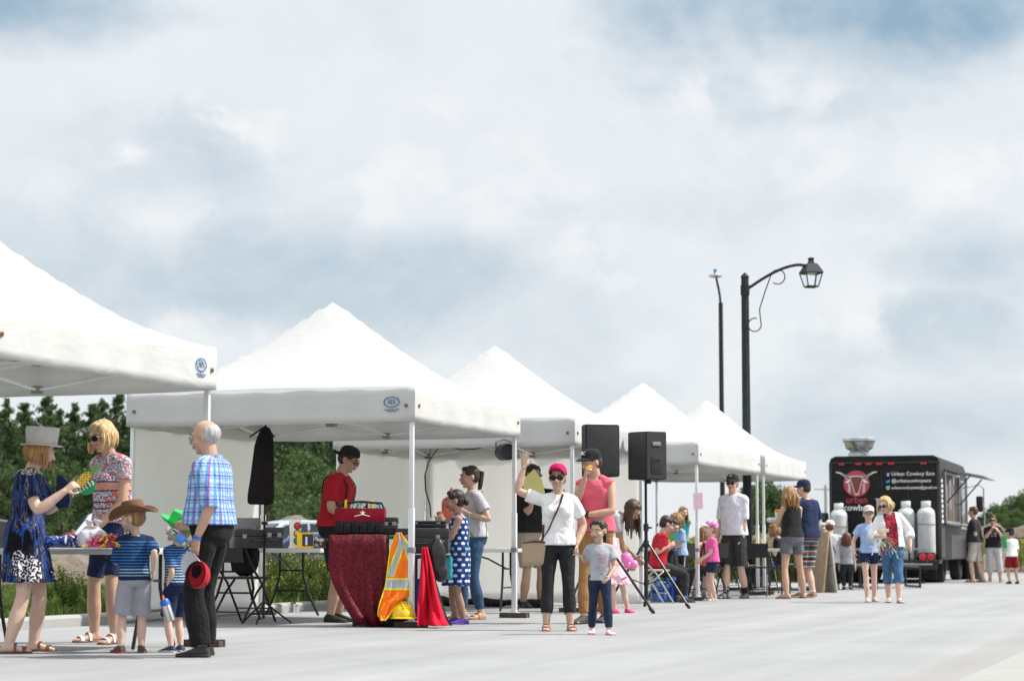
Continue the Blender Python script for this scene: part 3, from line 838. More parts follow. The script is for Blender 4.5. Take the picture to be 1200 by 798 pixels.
class Person:
    def __init__(s, px, py, ytop, face, label, **k):
        s.k_ = k; g = k.get
        s.label = label
        s.loc = g('loc') or G(px, py)
        s.H = g('H') or At(px, ytop, s.loc.y).z
        s.k = s.H / 1.75
        s.face = rad(face)                        # 0 looks at the camera, 90 to frame right
        s.R = Matrix.Rotation(s.face, 4, 'Z'); s.Ri = s.R.inverted()
        s.root = thing('person', label, 'person', s.loc, s.face, g('group'))
        s.female = g('sex', 'm') == 'f'
        s.w = g('w', 1.0)
        s.young = max(0, min(1, (1.5 - s.H) / .5))
        s.hh = .1325 + .0590 * s.H; s.hs = s.hh / .228
        s.drop = 0.0
        for _ in range(8):
            s.short = 0.0; s.skel()
            if s.short < .004: break
            s.drop = min(.07 * s.k, s.drop + s.short * .9)
    def L(s, p):
        """world point -> local"""
        return s.Ri @ (V(p) - s.loc)
    def lpx(s, t):
        """(column, row, metres farther than the person) -> local point"""
        return s.L(At(t[0], t[1], s.loc.y + t[2]))
    def skel(s):
        g = s.k_.get; k = s.k
        hipz = g('hip') if g('hip') is not None else (.527 - .03 * s.young) * s.H * g('sink', .985) - s.drop
        s.hipz0 = (.527 - .03 * s.young) * s.H
        s.TLn = (s.H - s.hipz0 - .020 * k - s.hh) / 1.1
        s.P = V((g('ox', 0) * k, g('oy', 0) * k, hipz))
        pitch = rad(g('pitch', 3)); roll = rad(g('roll', 0)); tw = rad(g('twist', 0)); hp0 = rad(g('pelvis', 0))
        N = 44; s.tab = []
        def axes(t):
            f = max(0, min(1, (t + .05) / .75)); f = f * f * (3 - 2 * f)
            pt = hp0 + (pitch - hp0) * f if g('pitch') is not None or hp0 else pitch * f
            Rm = Matrix.Rotation(tw * max(0, min(1, t)), 3, 'Z') @ Matrix.Rotation(roll * f, 3, 'Y') @ Matrix.Rotation(pt, 3, 'X')
            return Rm @ V((1, 0, 0)), Rm @ V((0, 1, 0)), Rm @ V((0, 0, 1))
        s.axes = axes
        c = s.P.copy(); s.t0 = -.2; dt = 1.4 / N
        X_, Y_, Z_ = axes(0)
        c = s.P - Z_ * .2 * s.TLn
        for i in range(N + 1):
            t = s.t0 + dt * i
            s.tab.append((t, c.copy()))
            c = c + axes(t + dt / 2)[2] * dt * s.TLn
        s.kx = k * (1 - .05 * s.young)
        sw = (.172 if not s.female else .156) * s.kx * (.5 + .5 * s.w)
        s.sh = {}; s.hp = {}
        for sd in (-1, 1):
            X_, Y_, Z_ = axes(1.0)
            s.sh[sd] = s.tc(.925) + X_ * sw * sd + Y_ * .01 * k
            X_, Y_, Z_ = axes(0)
            s.hp[sd] = s.P + X_ * .088 * s.kx * sd * (.6 + .4 * s.w) - Z_ * .0
        # limbs
        ul, fl = .172 * s.H * (1 - .06 * s.young), .148 * s.H * (1 - .06 * s.young)
        s.ul, s.fl = ul, fl; s.arm = {}
        for sd, key in ((-1, 'R'), (1, 'L')):
            tgt = g('h' + key)
            tgt = s.lpx(tgt) if tgt is not None else s.sh[sd] + V((sd * .06 * k, -.06 * k, -(ul + fl) * .985))
            hint = g('e' + key) or (sd * .12, 1, -.4)
            el, wr = ik(s.sh[sd], tgt, ul, fl, hint)
            s.arm[sd] = (s.sh[sd], el, wr)
        s.leg = {}; s.foot = {}
        ank = .072 * k
        for sd, key in ((-1, 'R'), (1, 'L')):
            fx, fy = (g('f' + key) or (sd * .095, 0))[:2]
            fw = g('fw' + key)
            if fw is not None:
                q = G(*fw); y_ = s.loc.y + max(-.17, min(.17, q.y - s.loc.y)) * k
                q = V((X(fw[0], y_), y_, 0)); q.x = s.loc.x + max(-.36 * k, min(.36 * k, q.x - s.loc.x)); q = s.L(q); fx, fy = q.x / k, q.y / k
            toe = rad(g('toe' + key, sd * 10)); lift = g('lift' + key, 0) * k; tip = rad(g('tip' + key, 0))
            base = V((fx * k, fy * k, lift))
            # foot frame: forward -Y turned by toe; tip raises the heel about the ball of the foot
            F = Matrix.Translation(base) @ Matrix.Rotation(toe, 4, 'Z') @ Matrix.Translation((0, -.11 * k, 0)) @ Matrix.Rotation(tip, 4, 'X') @ Matrix.Translation((0, .11 * k, 0))
            s.foot[sd] = F
            A = F @ V((0, 0, ank))
            s.short = max(s.short, (A - s.hp[sd]).length - (s.hipz0 - ank) * 1.002)
            tl = (s.hipz0 - ank) * .53 * 1.005; cl = (s.hipz0 - ank) * .47 * 1.005
            hint = g('k' + key) or (sd * .12, -1, 0)
            kn, an = ik(s.hp[sd], A, tl, cl, hint)
            s.leg[sd] = (s.hp[sd], kn, an)
        # head
        X_, Y_, Z_ = axes(1.1)
        s.nb = s.tc(1.08)
        hy = rad(g('hy', 0)); hpch = rad(g('hp', 4)); hr = rad(g('hr', 0))
        Rh = Matrix.Rotation(hy, 4, 'Z') @ Matrix.Rotation(hr, 4, 'Y') @ Matrix.Rotation(hpch, 4, 'X')
        up = (Rh.to_3x3() @ V((0, 0, 1)))
        nk = (Z_ * .55 + up * .45).normalized()
        s.hc = s.nb + nk * (.033 * k) + up * s.hh * .5 + (Rh.to_3x3() @ V((0, -1, 0))) * .018 * k
        s.HM = Matrix.Translation(s.hc) @ Rh @ Matrix.Scale(s.hs, 4)
    def tc(s, t):
        f = (t - s.t0) / (1.4 / 44); i = max(0, min(43, int(f))); f -= i
        return s.tab[i][1].lerp(s.tab[i + 1][1], f)
    def ring(s, t, a, b, oy, infl=0, n=22, sq=2.4):
        c = s.tc(t); X_, Y_, Z_ = s.axes(t)
        r = []
        for j in range(n):
            q = 2 * math.pi * j / n; cx, sy = math.cos(q), math.sin(q)
            ex = abs(cx) ** (2 / sq) * (1 if cx >= 0 else -1); ey = abs(sy) ** (2 / sq) * (1 if sy >= 0 else -1)
            r.append(c + X_ * ex * (a * s.kx * s.wx(t) + infl) + Y_ * (ey * (b * s.kx * s.wy(t) + infl) + oy * s.kx))
        return r
    def wx(s, t): return s.w
    def wy(s, t): return s.w * (1 + s.young * .06)
    def prof(s, t):
        T = TORSO_F if s.female and s.H > 1.35 else TORSO_M
        if t <= T[0][0]: return T[0][1:]
        for p, q in zip(T, T[1:]):
            if t <= q[0]:
                f = (t - p[0]) / (q[0] - p[0]); f = f * f * (3 - 2 * f) * .5 + f * .5
                v = [p[i] + (q[i] - p[i]) * f for i in (1, 2, 3)]
                if s.H <= 1.35:   # children: little waist, narrow shoulders
                    v[0] = v[0] * (.93 if t < .3 else .86); v[1] *= .95
                return tuple(v)
        return T[-1][1:]
    def torso(s, m, t0, t1, infl=0, loose=0.0, n=12, hemfl=0):
        rings = []
        for i in range(n + 1):
            t = t0 + (t1 - t0) * i / n
            a, b, oy = s.prof(t)
            if loose and t < .8:
                A, B, O = s.prof(.78); H_, HB, HO = s.prof(.05)
                f = min(1, (.8 - t) / .3) * loose
                a = a + (max(a, A * .98, H_ * 1.0) - a) * f; b = b + (max(b, B * 1.0, HB * .98) - b) * f
            if s.k_.get('belly') and t < .75:
                q = math.exp(-((t - .28) / .28) ** 2) * s.k_['belly']
                b += q * .5; oy -= q * .5; a += q * .3
            rings.append(s.ring(t, a, b, oy, infl + (hemfl * max(0, (t0 + .3 - t) / .3) if hemfl else 0)))
        m.loft(rings)
        if s.female and s.H > 1.45 and t1 > .8:
            for sd in (-1, 1):
                X_, Y_, Z_ = s.axes(.7)
                c = s.tc(.70) + X_ * sd * .068 * s.kx * s.w - Y_ * .088 * s.kx * s.w
                m.ell((c.x, c.y, c.z), [(.062 * s.kx + infl) * s.w] * 3, 12, k=8)
    def limb(s, m, a, b, c, radii, infl=0, frac=2.0, start=0.0, flare=0.0, n=12):
        """a-b-c limb with radii at five stations, cut at frac (0..2), from start"""
        pts = []; rr = []
        N = 14
        for i in range(N + 1):
            f = start + (frac - start) * i / N
            p = a.lerp(b, f) if f <= 1 else b.lerp(c, f - 1)
            if .8 < f < 1.2:
                e = 1 - abs(f - 1) / .2
                p = p.lerp((a.lerp(b, .8) + b.lerp(c, .2)) / 2, .35 * e)
            x = f / 2 * (len(radii) - 1); j = min(len(radii) - 2, int(x)); x -= j
            r = radii[j] + (radii[j + 1] - radii[j]) * (x * x * (3 - 2 * x))
            e = flare * max(0, (f - start) / max(.01, frac - start))
            rr.append(r * s.kx * (.45 + .55 * s.w) + infl + e); pts.append(p)
        m.tube(pts, rr, n, rnd=(infl == 0))
    ARM = [.050, .047, .043, .040, .041, .034, .026]
    LEG = [.084, .083, .070, .058, .052, .053, .058, .046, .036]
    def hand(s, m, sd):
        g = s.k_.get; key = 'R' if sd < 0 else 'L'
        sh, el, wr = s.arm[sd]; k = s.k * (1 + .08 * s.young)
        d = (wr - el).normalized()
        if g('d' + key): d = V(g('d' + key)).normalized()
        n = V(g('n' + key) or (-sd * 1, 0, 0))
        n = n - d * n.dot(d)
        n = n.normalized() if n.length > .05 else d.orthogonal().normalized()
        sdv = d.cross(n).normalized() * (1 if g('t' + key, 1) > 0 else -1)       # towards the thumb
        # default thumb points forward (-y) when hanging
        if g('t' + key) is None and sdv.y > 0 and abs(d.z) > .6: sdv = -sdv
        curl = g('c' + key, .35)
        m.tube([wr - d * .015 * k, wr + d * .03 * k, wr + d * .085 * k], [(.026 * k, .019 * k), (.036 * k, .016 * k), (.040 * k, .013 * k)], 10, rnd=True, ref=sdv)
        for i, (o, ln) in enumerate(((.030, .070), (.010, .080), (-.011, .075), (-.031, .060))):
            p = wr + d * .082 * k + sdv * o * k; dr = d + sdv * o * (1.5 + 6 * g('spread', 0)); pts = [p - d * .02 * k, p]; a = 0
            for q in range(3):
                a += curl * (.55 + .25 * q) * 1.2
                dd = (dr.normalized() * math.cos(a) + n * math.sin(a))
                p = p + dd * ln * k * (.42, .32, .26)[q]; pts.append(p)
            m.tube(pts, [.0095 * k, .0095 * k, .009 * k, .008 * k, .007 * k], 7, rnd=True)
        p = wr + d * .025 * k + sdv * .026 * k
        m.tube([p, p + (d * .5 + sdv * .8 + n * .25).normalized() * .038 * k, p + (d * .75 + sdv * .8 + n * .3).normalized() * .066 * k, p + (d * 1.0 + sdv * .55 + n * .5).normalized() * .088 * k], [.013 * k, .0115 * k, .0105 * k, .008 * k], 7, rnd=True)
        s.hpos = getattr(s, 'hpos', {}); s.hpos[key] = (wr, d, n, sdv)
    FOOT = [(-.062, .018, .030), (-.050, .029, .062), (-.02, .033, .080), (.02, .034, .078), (.06, .037, .060), (.105, .042, .042), (.145, .043, .030), (.172, .034, .022), (.186, .018, .014)]
    def footrings(s, F, infl=0, zoff=0, zmin=0.0, hmax=9, rows=None):
        rings = []
        for (y, hw, h) in (rows or s.FOOT):
            hw = hw * s.k + infl; h = min(h, hmax) * s.k + infl; yy = -(y * s.k * (1 + (infl * 3.2 if True else 0)))
            r = []
            for j in range(12):
                q = 2 * math.pi * j / 12; c, z = math.cos(q), math.sin(q)
                r.append(F @ V((hw * (abs(c) ** .75) * (1 if c >= 0 else -1), yy, zmin + zoff + (h - zmin) * (.5 + .5 * (abs(z) ** .7) * (1 if z >= 0 else -1)))))
            rings.append(r)
        return rings
    def tf(s, mb):
        """head-space shapes to person space"""
        mb.v = [tuple(s.HM @ V(p)) for p in mb.v]; return mb
    def body(s):
        g = s.k_.get
        m = MB(); k = s.k
        s.torso(m, -.16, 1.06)
        X_, Y_, Z_ = s.axes(1)
        for sd in (-1, 1):
            a, b, c = s.arm[sd]
            m.tube([s.tc(1.0) + X_ * sd * .03 * k, s.tc(.965) + X_ * sd * .1 * s.kx, a], [.045 * s.kx, .050 * s.kx, .050 * s.kx], 10, rnd=True)
            s.limb(m, a, b, c, s.ARM); s.hand(m, sd)
            a, b, c = s.leg[sd]
            s.limb(m, a, b, c, s.LEG)
            m.loft(s.footrings(s.foot[sd], 0, .006 if g('shoe', 'shoe') == 'sandal' else 0))
            A = s.foot[sd] @ V((0, 0, .05 * k)); m.tube([b.lerp(c, .9), A], [.036 * k, .036 * k], 9, rnd=True)
        hb = s.HM @ V((0, .012, -.06))
        nr = .058 * k * (.95 if s.female else 1.05) * (1 - .12 * s.young)
        m.tube([s.tc(1.02), s.nb, hb, s.HM @ V((0, .01, -.02))], [nr * 1.12, nr, nr * .97, nr * .9], 12)
        h = MB()
        h.ell((0, .012, .022), (.074, .093, .092), 18, k=12)
        h.ell((0, -.020, -.028), (.060, .068, .076), 16, k=10)
        h.ell((0, -.030, -.062), (.050, .048, .040), 12, k=8)
        h.ell((0, -.060, -.094), (.024, .024, .018), 10, k=7)
        h.tube([(0, -.083, .016), (0, -.098, -.004), (0, -.110, -.024)], [.008, .010, .013], 8, rnd=True)
        for sd in (-1, 1):
            h.ell((sd * .011, -.096, -.027), (.009, .012, .009), 8, k=6)
            h.ell((sd * .077, .012, -.008), (.009, .020, .031), 10, k=7)
            h.ell((sd * .036, -.060, -.028), (.026, .026, .026), 10, k=7)
        h.tube([(-.052, -.062, .026), (-.026, -.083, .029), (0, -.086, .026), (.026, -.083, .029), (.052, -.062, .026)], .0105, 8, rnd=True)
        h.ell((0, -.084, -.054), (.025, .013, .015), 10, k=7)
        m.join(s.tf(h))
        out = remeshed(m, VOX * (.85 if s.H < 1.3 else 1), 2)
        f = MB(); brow = 2
        smile = g('smile', 0)
        f.tube([(-.024, -.086, -.052 + .006 * smile), (-.012, -.096, -.0525), (0, -.0985, -.0515), (.012, -.096, -.0525), (.024, -.086, -.052 + .006 * smile)], [.003, .0045, .005, .0045, .003], 7, 1, rnd=True)
        f.tube([(-.022, -.086, -.057 + .006 * smile), (0, -.0965, -.062), (.022, -.086, -.057 + .006 * smile)], [.003, .006, .003], 7, 1, rnd=True)
        if smile: f.tube([(-.018, -.090, -.0555 + .003), (0, -.0985, -.057), (.018, -.090, -.0555 + .003)], [(.002, .0045), (.004, .006), (.002, .0045)], 7, 5, rnd=True)
        for sd in (-1, 1):
            f.ell((sd * .031, -.0765, .007), (.0135, .009, .0075), 12, 3, k=7); f.ell((sd * .031, -.0825, .007), (.006, .0045, .006), 10, 4, k=6)
            f.tube([(sd * .017, -.0945, .029), (sd * .032, -.0935, .035), (sd * .05, -.076, .030)], [.0035, .0045, .003], 6, 2, rnd=True)
        out.join(s.tf(f))
        br = M_BROWL if g('hair', ('short', 'dark'))[1] in ('blond', 'sandy', 'ginger', 'grey') else M_BROW
        s.bodyobj = out.build('body', [SK[g('skin', 'fair')], M_LIP, br, M_EYE, M_IRIS, M_TEETH], s.root, sharp=0)
    # ---------------------------------------------------------------- clothes
    def folds(s, mb, amp, seed=0, zlo=None):
        o = []
        for x, y, z in mb.v:
            q = .9 * noise.noise(V((x * 8 + seed, y * 8, z * 3.2 + seed))) + .35 * noise.noise(V((x * 22, y * 22 + seed, z * 9))) + .9 * (.25 - abs(noise.noise(V((x * 7 - seed, y * 7 + z * 3, z * 8 + x * 4 + seed)))))
            l = math.hypot(x - s.P.x, y - s.P.y) + 1e-6
            f = amp * q
            o.append((x + (x - s.P.x) / l * f, y + (y - s.P.y) / l * f, z + f * .2))
        mb.v = o; return mb
    def top(s, mat, name='shirt', hem=.02, sleeve=.62, infl=.013, loose=.5, neck=1.045, flare=.0, tank=False, sflare=.006, mats=None, folds=.008):
        m = MB(); infl *= max(.7, s.k)
        s.torso(m, hem, neck - (.04 if tank else 0), infl, loose, hemfl=.020 * s.k)
        X_, Y_, Z_ = s.axes(1)
        for sd in (-1, 1):
            a, b, c = s.arm[sd]
            if not tank:
                m.tube([s.tc(1.0) + X_ * sd * .02, s.tc(.965) + X_ * sd * .1 * s.kx, a], [.047 * s.kx + infl, .052 * s.kx + infl, .051 * s.kx + infl], 12, rnd=True)
                s.limb(m, a, b, c, s.ARM, infl, sleeve, flare=sflare)
                m.ell(tuple(a), [.051 * s.kx + infl] * 3, 12, k=8)
            else:
                tw_ = s.k_.get('strapw', 0); p = s.tc(.955) + X_ * sd * (.105 + tw_) * s.kx
                m.tube([s.tc(.8) + X_ * sd * (.1 + tw_ * .8) * s.kx, p, s.tc(1.04) + X_ * sd * .075 * s.kx], [.05 * s.kx + infl, (.05 + tw_ * .3) * s.kx + infl, .030 * s.kx + infl], 10, rnd=True)
        if flare:
            r0 = [s.ring(t, *s.prof(.1)[:2], s.prof(.1)[2], infl + flare * (1 - (t - hem) / .5)) for t in (hem, hem + .15, hem + .3, hem + .5)]
            m.loft(r0)
        out = s.folds(remeshed(m, VOX, 2, .006), folds * s.k, hash(name) % 7 + s.loc.x)
        return out.build(name, mats or mat, s.root, sharp=0)
    def bottoms(s, mat, name='trousers', length=1.9, infl=.014, flare=0.0, waist=.16, folds=.008, seat=0):
        m = MB(); infl = max(.011, infl * max(.7, s.k))
        s.torso(m, -.19, waist, .013, .2)
        for sd in (-1, 1):
            a, b, c = s.leg[sd]
            s.limb(m, a, b, c, s.LEG, .011, length, flare=flare + (infl - .011) * 1.3)
            m.ell(tuple(a), [.088 * s.kx * (.45 + .55 * s.w) + .009] * 3, 12, k=8)
        out = s.folds(remeshed(m, VOX, 2, .006), (folds if infl > .013 else .004) * s.k, s.loc.x * 3)
        return out.build(name, mat, s.root, sharp=0)
    def skirt(s, mat, name='dress', z1=.5, t1=.35, wid=.05, top=None, folds=.012, pleat=0):
        """hem height z1 (m); joined to a bodice when top is given"""
        m = MB()
        r0 = s.ring(t1, *s.prof(t1), .014); rh = s.ring(0.0, *s.prof(0.02), .02)
        c0 = s.tc(0)
        hem = []; k_ = s.k
        cz = (s.leg[-1][1] + s.leg[1][1]) / 2; ft = max(0, min(1, (c0.z - z1) / max(.05, c0.z - cz.z))); cc = c0.lerp(cz, ft)
        for j, p in enumerate(rh):
            d = p - c0; d.z = 0
            kd = max((V((kk.x, kk.y, 0)) - V((cc.x, cc.y, 0))).dot(d.normalized()) for kk in (s.leg[-1][1], s.leg[1][1])) + .075 * k_
            if d.length * (1 + wid / .17) < kd: d = d.normalized() * kd / (1 + wid / .17)
            e = 1 + .12 * math.sin(j * 2 * math.pi * 6 / 22)
            hem.append(V((cc.x, cc.y, z1)) + d * (1 + wid / .17) * (1 + (.04 * math.sin(j * 2.6))))
        rings = [r0, s.ring(t1 * .5, *s.prof(t1 * .4), .02), rh] + [[a.lerp(b, f) for a, b in zip(rh, hem)] for f in (.25, .5, .75, 1)]
        rings.reverse()
        m.loft(rings)
        if top:
            s.torso(m, t1 - .05, 1.04 - (.05 if top == 'tank' else 0), .013, .1)
            X_, Y_, Z_ = s.axes(1)
            for sd in (-1, 1):
                a, b, c = s.arm[sd]
                if top == 'tank':
                    m.tube([s.tc(.8) + X_ * sd * .1 * s.kx, s.tc(.96) + X_ * sd * .1 * s.kx, s.tc(1.04) + X_ * sd * .07 * s.kx], [.05 * s.kx + .01, .046 * s.kx + .01, .028 * s.kx + .01], 10, rnd=True)
                else:
                    m.tube([s.tc(1.0) + X_ * sd * .02, s.tc(.965) + X_ * sd * .1 * s.kx, a], [.060 * s.kx, .064 * s.kx, .064 * s.kx], 12, rnd=True)
                    s.limb(m, a, b, c, s.ARM, .016, top, flare=.012)
        out = remeshed(m, VOX, 2, .006)
        hz = s.tc(0).z
        vs = []
        for x, y, z in out.v:
            f = max(0, min(1, (hz - z) / (hz - z1 + .01)))
            a = math.atan2(y - s.P.y, x - s.P.x)
            q = 1 + f * .07 * math.sin(a * 9 + 2 * math.sin(z * 5)) + f * .04 * math.sin(a * 17)
            vs.append((s.P.x + (x - s.P.x) * q, s.P.y + (y - s.P.y) * q, z))
        out.v = vs
        s.folds(out, folds * s.k, 2)
        return out.build(name, mat, s.root, sharp=0)
    def shoes(s, kind, mat, sole=None, name=None, sock=None):
        sole = sole or solid('dark_sole', (.03, .025, .02), .8)
        for sd in (-1, 1):
            F = s.foot[sd]; m = MB(); k = s.k
            if kind == 'sandal' or kind == 'flip':
                r = s.footrings(F, .004); r = [[F @ V((*(F.inverted() @ p).xy, 0)) for p in q] for q in r]
                rows = [(y, hw + .006, .016) for (y, hw, h) in s.FOOT]
                m.loft(s.footrings(F, 0.0, 0, 0, rows=rows), 1)
                def strap(y, hz, wd=.011):
                    hw = .043 * k
                    pts = []
                    for i in range(9):
                        q = math.pi * i / 8
                        pts.append(F @ V((hw * 1.04 * math.cos(q), -y * k, .014 * k + hz * k * math.sin(q) ** .8)))
                    m.tube(pts, [(.003, wd * k)] * 9, 6, 0, ref=F.to_3x3() @ V((0, 0, 1)))
                if kind == 'sandal':
                    strap(.125, .036, .018); strap(.055, .066, .012)
                else:
                    for e in (-1, 1):
                        m.tube([F @ V((0, -.15 * k, .03 * k)), F @ V((e * .02 * k, -.12 * k, .048 * k)), F @ V((e * .042 * k, -.06 * k, .022 * k))], .0055 * k, 6, 0)
            else:
                rows = s.FOOT if kind != 'clog' else [(y, hw * 1.12, h * 1.05) for y, hw, h in s.FOOT]
                m.loft(s.footrings(F, .007 * k, 0, .012 * k, rows=rows), 0)
                A = F @ V((0, .0, .07 * k)); up = (s.leg[sd][1] - s.leg[sd][2]).normalized()
                if kind != 'clog': m.tube([F @ V((0, .008 * k, .03 * k)), A + up * .012 * k], [.044 * k, .042 * k], 10, 0)
                srows = [(y, hw + .008, .022) for y, hw, h in s.FOOT]
                m.loft(s.footrings(F, .006 * k, 0, 0, rows=srows), 1)
                if sock:
                    A2 = F @ V((0, 0, .06 * k)); m.tube([A2, A2.lerp(s.leg[sd][1], .16), A2.lerp(s.leg[sd][1], .27)], [.043 * k, .043 * k, .047 * k], 10, 2)
                if kind == 'sneaker':
                    for q in range(4):
                        yy = .075 + q * .02
                        m.tube([F @ V((-.02 * k, -yy * k, (.066 - q * .008) * k + .006)), F @ V((0, -yy * k, (.075 - q * .009) * k + .006)), F @ V((.02 * k, -yy * k, (.066 - q * .008) * k + .006))], .004 * k, 5, 1)
            m.build(name or ('sandal' if kind in ('sandal', 'flip') else 'shoe'), [mat, sole] + ([sock] if sock else []), s.root)
    # ---------------------------------------------------------------- hair
    def locks(s, n, start, mat_seed, length, rad0=.013, spread=.02, wav=0.0, a0=-2.3, a1=2.3, droop=1.0, cut=None):
        """strands that leave the crown, follow the skull and then hang; angle 0 is the back of the head"""
        m = MB(); rnd_ = random.Random(mat_seed)
        down = s.HM.to_3x3().inverted() @ V((0, 0, -1)); down.normalize()
        for i in range(n):
            a = a0 + (a1 - a0) * (i + rnd_.random() * .7) / n
            sx, cy = math.sin(a), math.cos(a)
            L = length * rnd_.uniform(.85, 1.12)
            p0 = V((sx * .03, .015 + cy * .03, .116)); p1 = V((sx * .070, .015 + cy * .078, .078)); p2 = V((sx * .086, .012 + cy * .098, .015 + (rnd_.uniform(-.10, .06) if n == 200 else 0)))
            pts = [p0, p1, p2]; out = V((sx, cy, 0))
            p = p2
            for q in range(5):
                p = p + down * L / 5 + out * spread / 5 * (1.2 if q < 2 else -.3) + V((rnd_.uniform(-1, 1), rnd_.uniform(-1, 1), 0)) * (.006 + wav * .5)
                if wav: p = p + V((math.sin(q * 2.4 + i), math.cos(q * 2.1 + i * 1.7), 0)) * wav
                pts.append(p)
            r0 = rad0 * rnd_.uniform(.8, 1.2)
            m.tube(pts, [r0 * .7, r0, r0 * 1.1, r0 * 1.1, r0, r0 * .9, r0 * .7, r0 * .25], 6)
        return m
    def hair(s):
        st, col = s.k_.get('hair', ('short', 'dark'))
        m = MB()
        if st == 'bald':
            m.ell((0, .036, .016), (.0800, .082, .076), 18, k=12)
            out = s.tf(m); out.build('hair', HM[col], s.root, sharp=0); return
        if st != 'none':
            m.ell((0, .028, .036), (.0805, .0905, .0895), 20, k=12)
            m.ell((0, .045, .000), (.0795, .070, .075), 18, k=10)
            m.ell((0, -.034, .088), (.056, .042, .030), 14, k=8)
            for sd in (-1, 1): m.ell((sd * .058, -.012, .052), (.024, .048, .042), 12, k=8)
        if st == 'short':
            pass
        elif st == 'bob': m.join(s.locks(64, 0, 3, .12, .0115, .03, .002, -2.25, 2.25))
        elif st == 'bobwild': m.join(s.locks(64, 0, 9, .11, .011, .05, .010, -2.2, 2.2))
        elif st == 'long': m.join(s.locks(70, 0, 5, .30, .011, .02, .006, -2.2, 2.2))
        elif st == 'verylong': m.join(s.locks(200, 0, 5, .25, .0075, .031, .006, -2.5, 2.5))
        elif st == 'curly': m.join(s.locks(84, 0, 7, .25, .011, .06, .018, -2.1, 2.1))
        elif st in ('pony', 'lowpony'):
            zz = .05 if st == 'pony' else -.03
            rnd_ = random.Random(4); down = s.HM.to_3x3().inverted() @ V((0, 0, -1))
            for i in range(12):
                p = V((rnd_.uniform(-.012, .012), .115, zz)); pts = [V((0, .09, zz)), p]
                q = V((rnd_.uniform(-.03, .03), .140 + rnd_.uniform(-.015, .02), zz - .012)); pts.append(q)
                for e in range(3):
                    q = q + down * .055 * (1.1 if st == 'pony' else .8) + V((rnd_.uniform(-.01, .01), -.008, 0)); pts.append(q)
                m.tube(pts, [.012, .013, .016, .015, .011, .004], 6)
            m.ell((0, .112, zz), (.02, .014, .02), 10, k=6)
        elif st == 'bun':
            m.ell((0, .112, -.01), (.045, .04, .042), 14, k=8); m.ell((.03, .12, -.03), (.03, .03, .04), 12, k=8)
        elif st == 'halfup':
            m.join(s.locks(30, 0, 6, .15, .014, .02, .006, -1.9, 1.9))
            m.ell((0.02, .095, .085), (.035, .035, .035), 12, k=8)
        out = s.tf(m)
        out.v = [tuple(V(p) + V((noise.noise(V(p) * 40), noise.noise(V(p) * 40 + V((5, 0, 0))), 0)) * .004) for p in out.v]
        out.build('hair', HM[col], s.root, sharp=0)
    # ---------------------------------------------------------------- things worn on the head
    def glasses(s, lens, frame=None, big=1.0, name='sunglasses', clear=False):
        m = MB()
        for sd in (-1, 1):
            M = Matrix.Translation((sd * .033, -.101, .004)) @ Matrix.Rotation(rad(sd * 12), 4, 'Z') @ Matrix.Rotation(math.pi / 2, 4, 'X')
            N = 16
            def E(a, b, z): return [(a * (abs(math.cos(q)) ** .8) * (1 if math.cos(q) >= 0 else -1), b * math.sin(q) * (1 if math.sin(q) > 0 else 1.08), z) for q in [2 * math.pi * i / N for i in range(N)]]
            a, b = .028 * big, .0175 * big; tk_ = .0016 if clear else .003
            if not clear: m.loft([E(a, b, -.002), E(a * .98, b * .98, .002)], 0, True, True, M)
            m.loft([E(a + tk_, b + tk_, -.002), E(a + tk_, b + tk_, .002), E(a - .001, b - .001, .002), E(a - .001, b - .001, -.002)], 1, False, True, M)
            m.tube([(sd * .060, -.097, .008), (sd * .078, -.06, .008), (sd * .081, .01, .004)], .003, 6, 1)
        m.tube([(-.008, -.104, .008), (0, -.107, .011), (.008, -.104, .008)], .003, 6, 1)
        s.tf(m).build(name, [lens, frame or M_FRAME], s.root)
    def cap(s, mat, bill=None, back=False, mats=None, name='cap', big=1.0, tilt=0, emblem=None):
        m = MB()
        prof = [(1.0, 0), (1.02, .012), (.99, .035), (.90, .060), (.72, .080), (.42, .092), (.12, .096)]
        m.loft([[(r * .0865 * big * math.cos(2 * math.pi * j / 24), r * .104 * big * math.sin(2 * math.pi * j / 24), z) for j in range(24)] for r, z in prof])
        m.ell((0, 0, .098), (.009, .009, .006), 8, k=5)
        # bill: curved plate
        d = 1 if back else -1
        rings = []
        for i in range(13):
            a = -1 + 2 * i / 12
            q = a * 1.0
            xi, yi = .084 * math.sin(q * 1.15), d * .100 * math.cos(q * 1.15)
            ext = .078 * (1 - abs(a) ** 3.0)
            z = .004 - .016 * a * a - (.0 if back else .0)
            rings.append([(xi, yi * .93, z + .008), (xi * 1.02, yi + d * (ext * .5 + .004), z + .002), (xi * 1.0, yi + d * (ext + .005), z - .012), (xi * 1.0, yi + d * (ext + .004), z - .016), (xi * 1.02, yi + d * (ext * .5 + .003), z - .003), (xi, yi * .93, z + .002)])
        m.loft(rings, 1)
        M = Matrix.Translation((0, .012, .042)) @ Matrix.Rotation(rad(-6 + tilt), 4, 'X')
        m.v = [tuple(M @ V(p)) for p in m.v]
        o = s.tf(m).build(name, [mat, bill or mat], s.root)
        if emblem:
            e, em = emblem
            e.v = [tuple(M @ V(p)) for p in e.v]; s.tf(e).build('emblem', em, o, smooth=False)
        return o
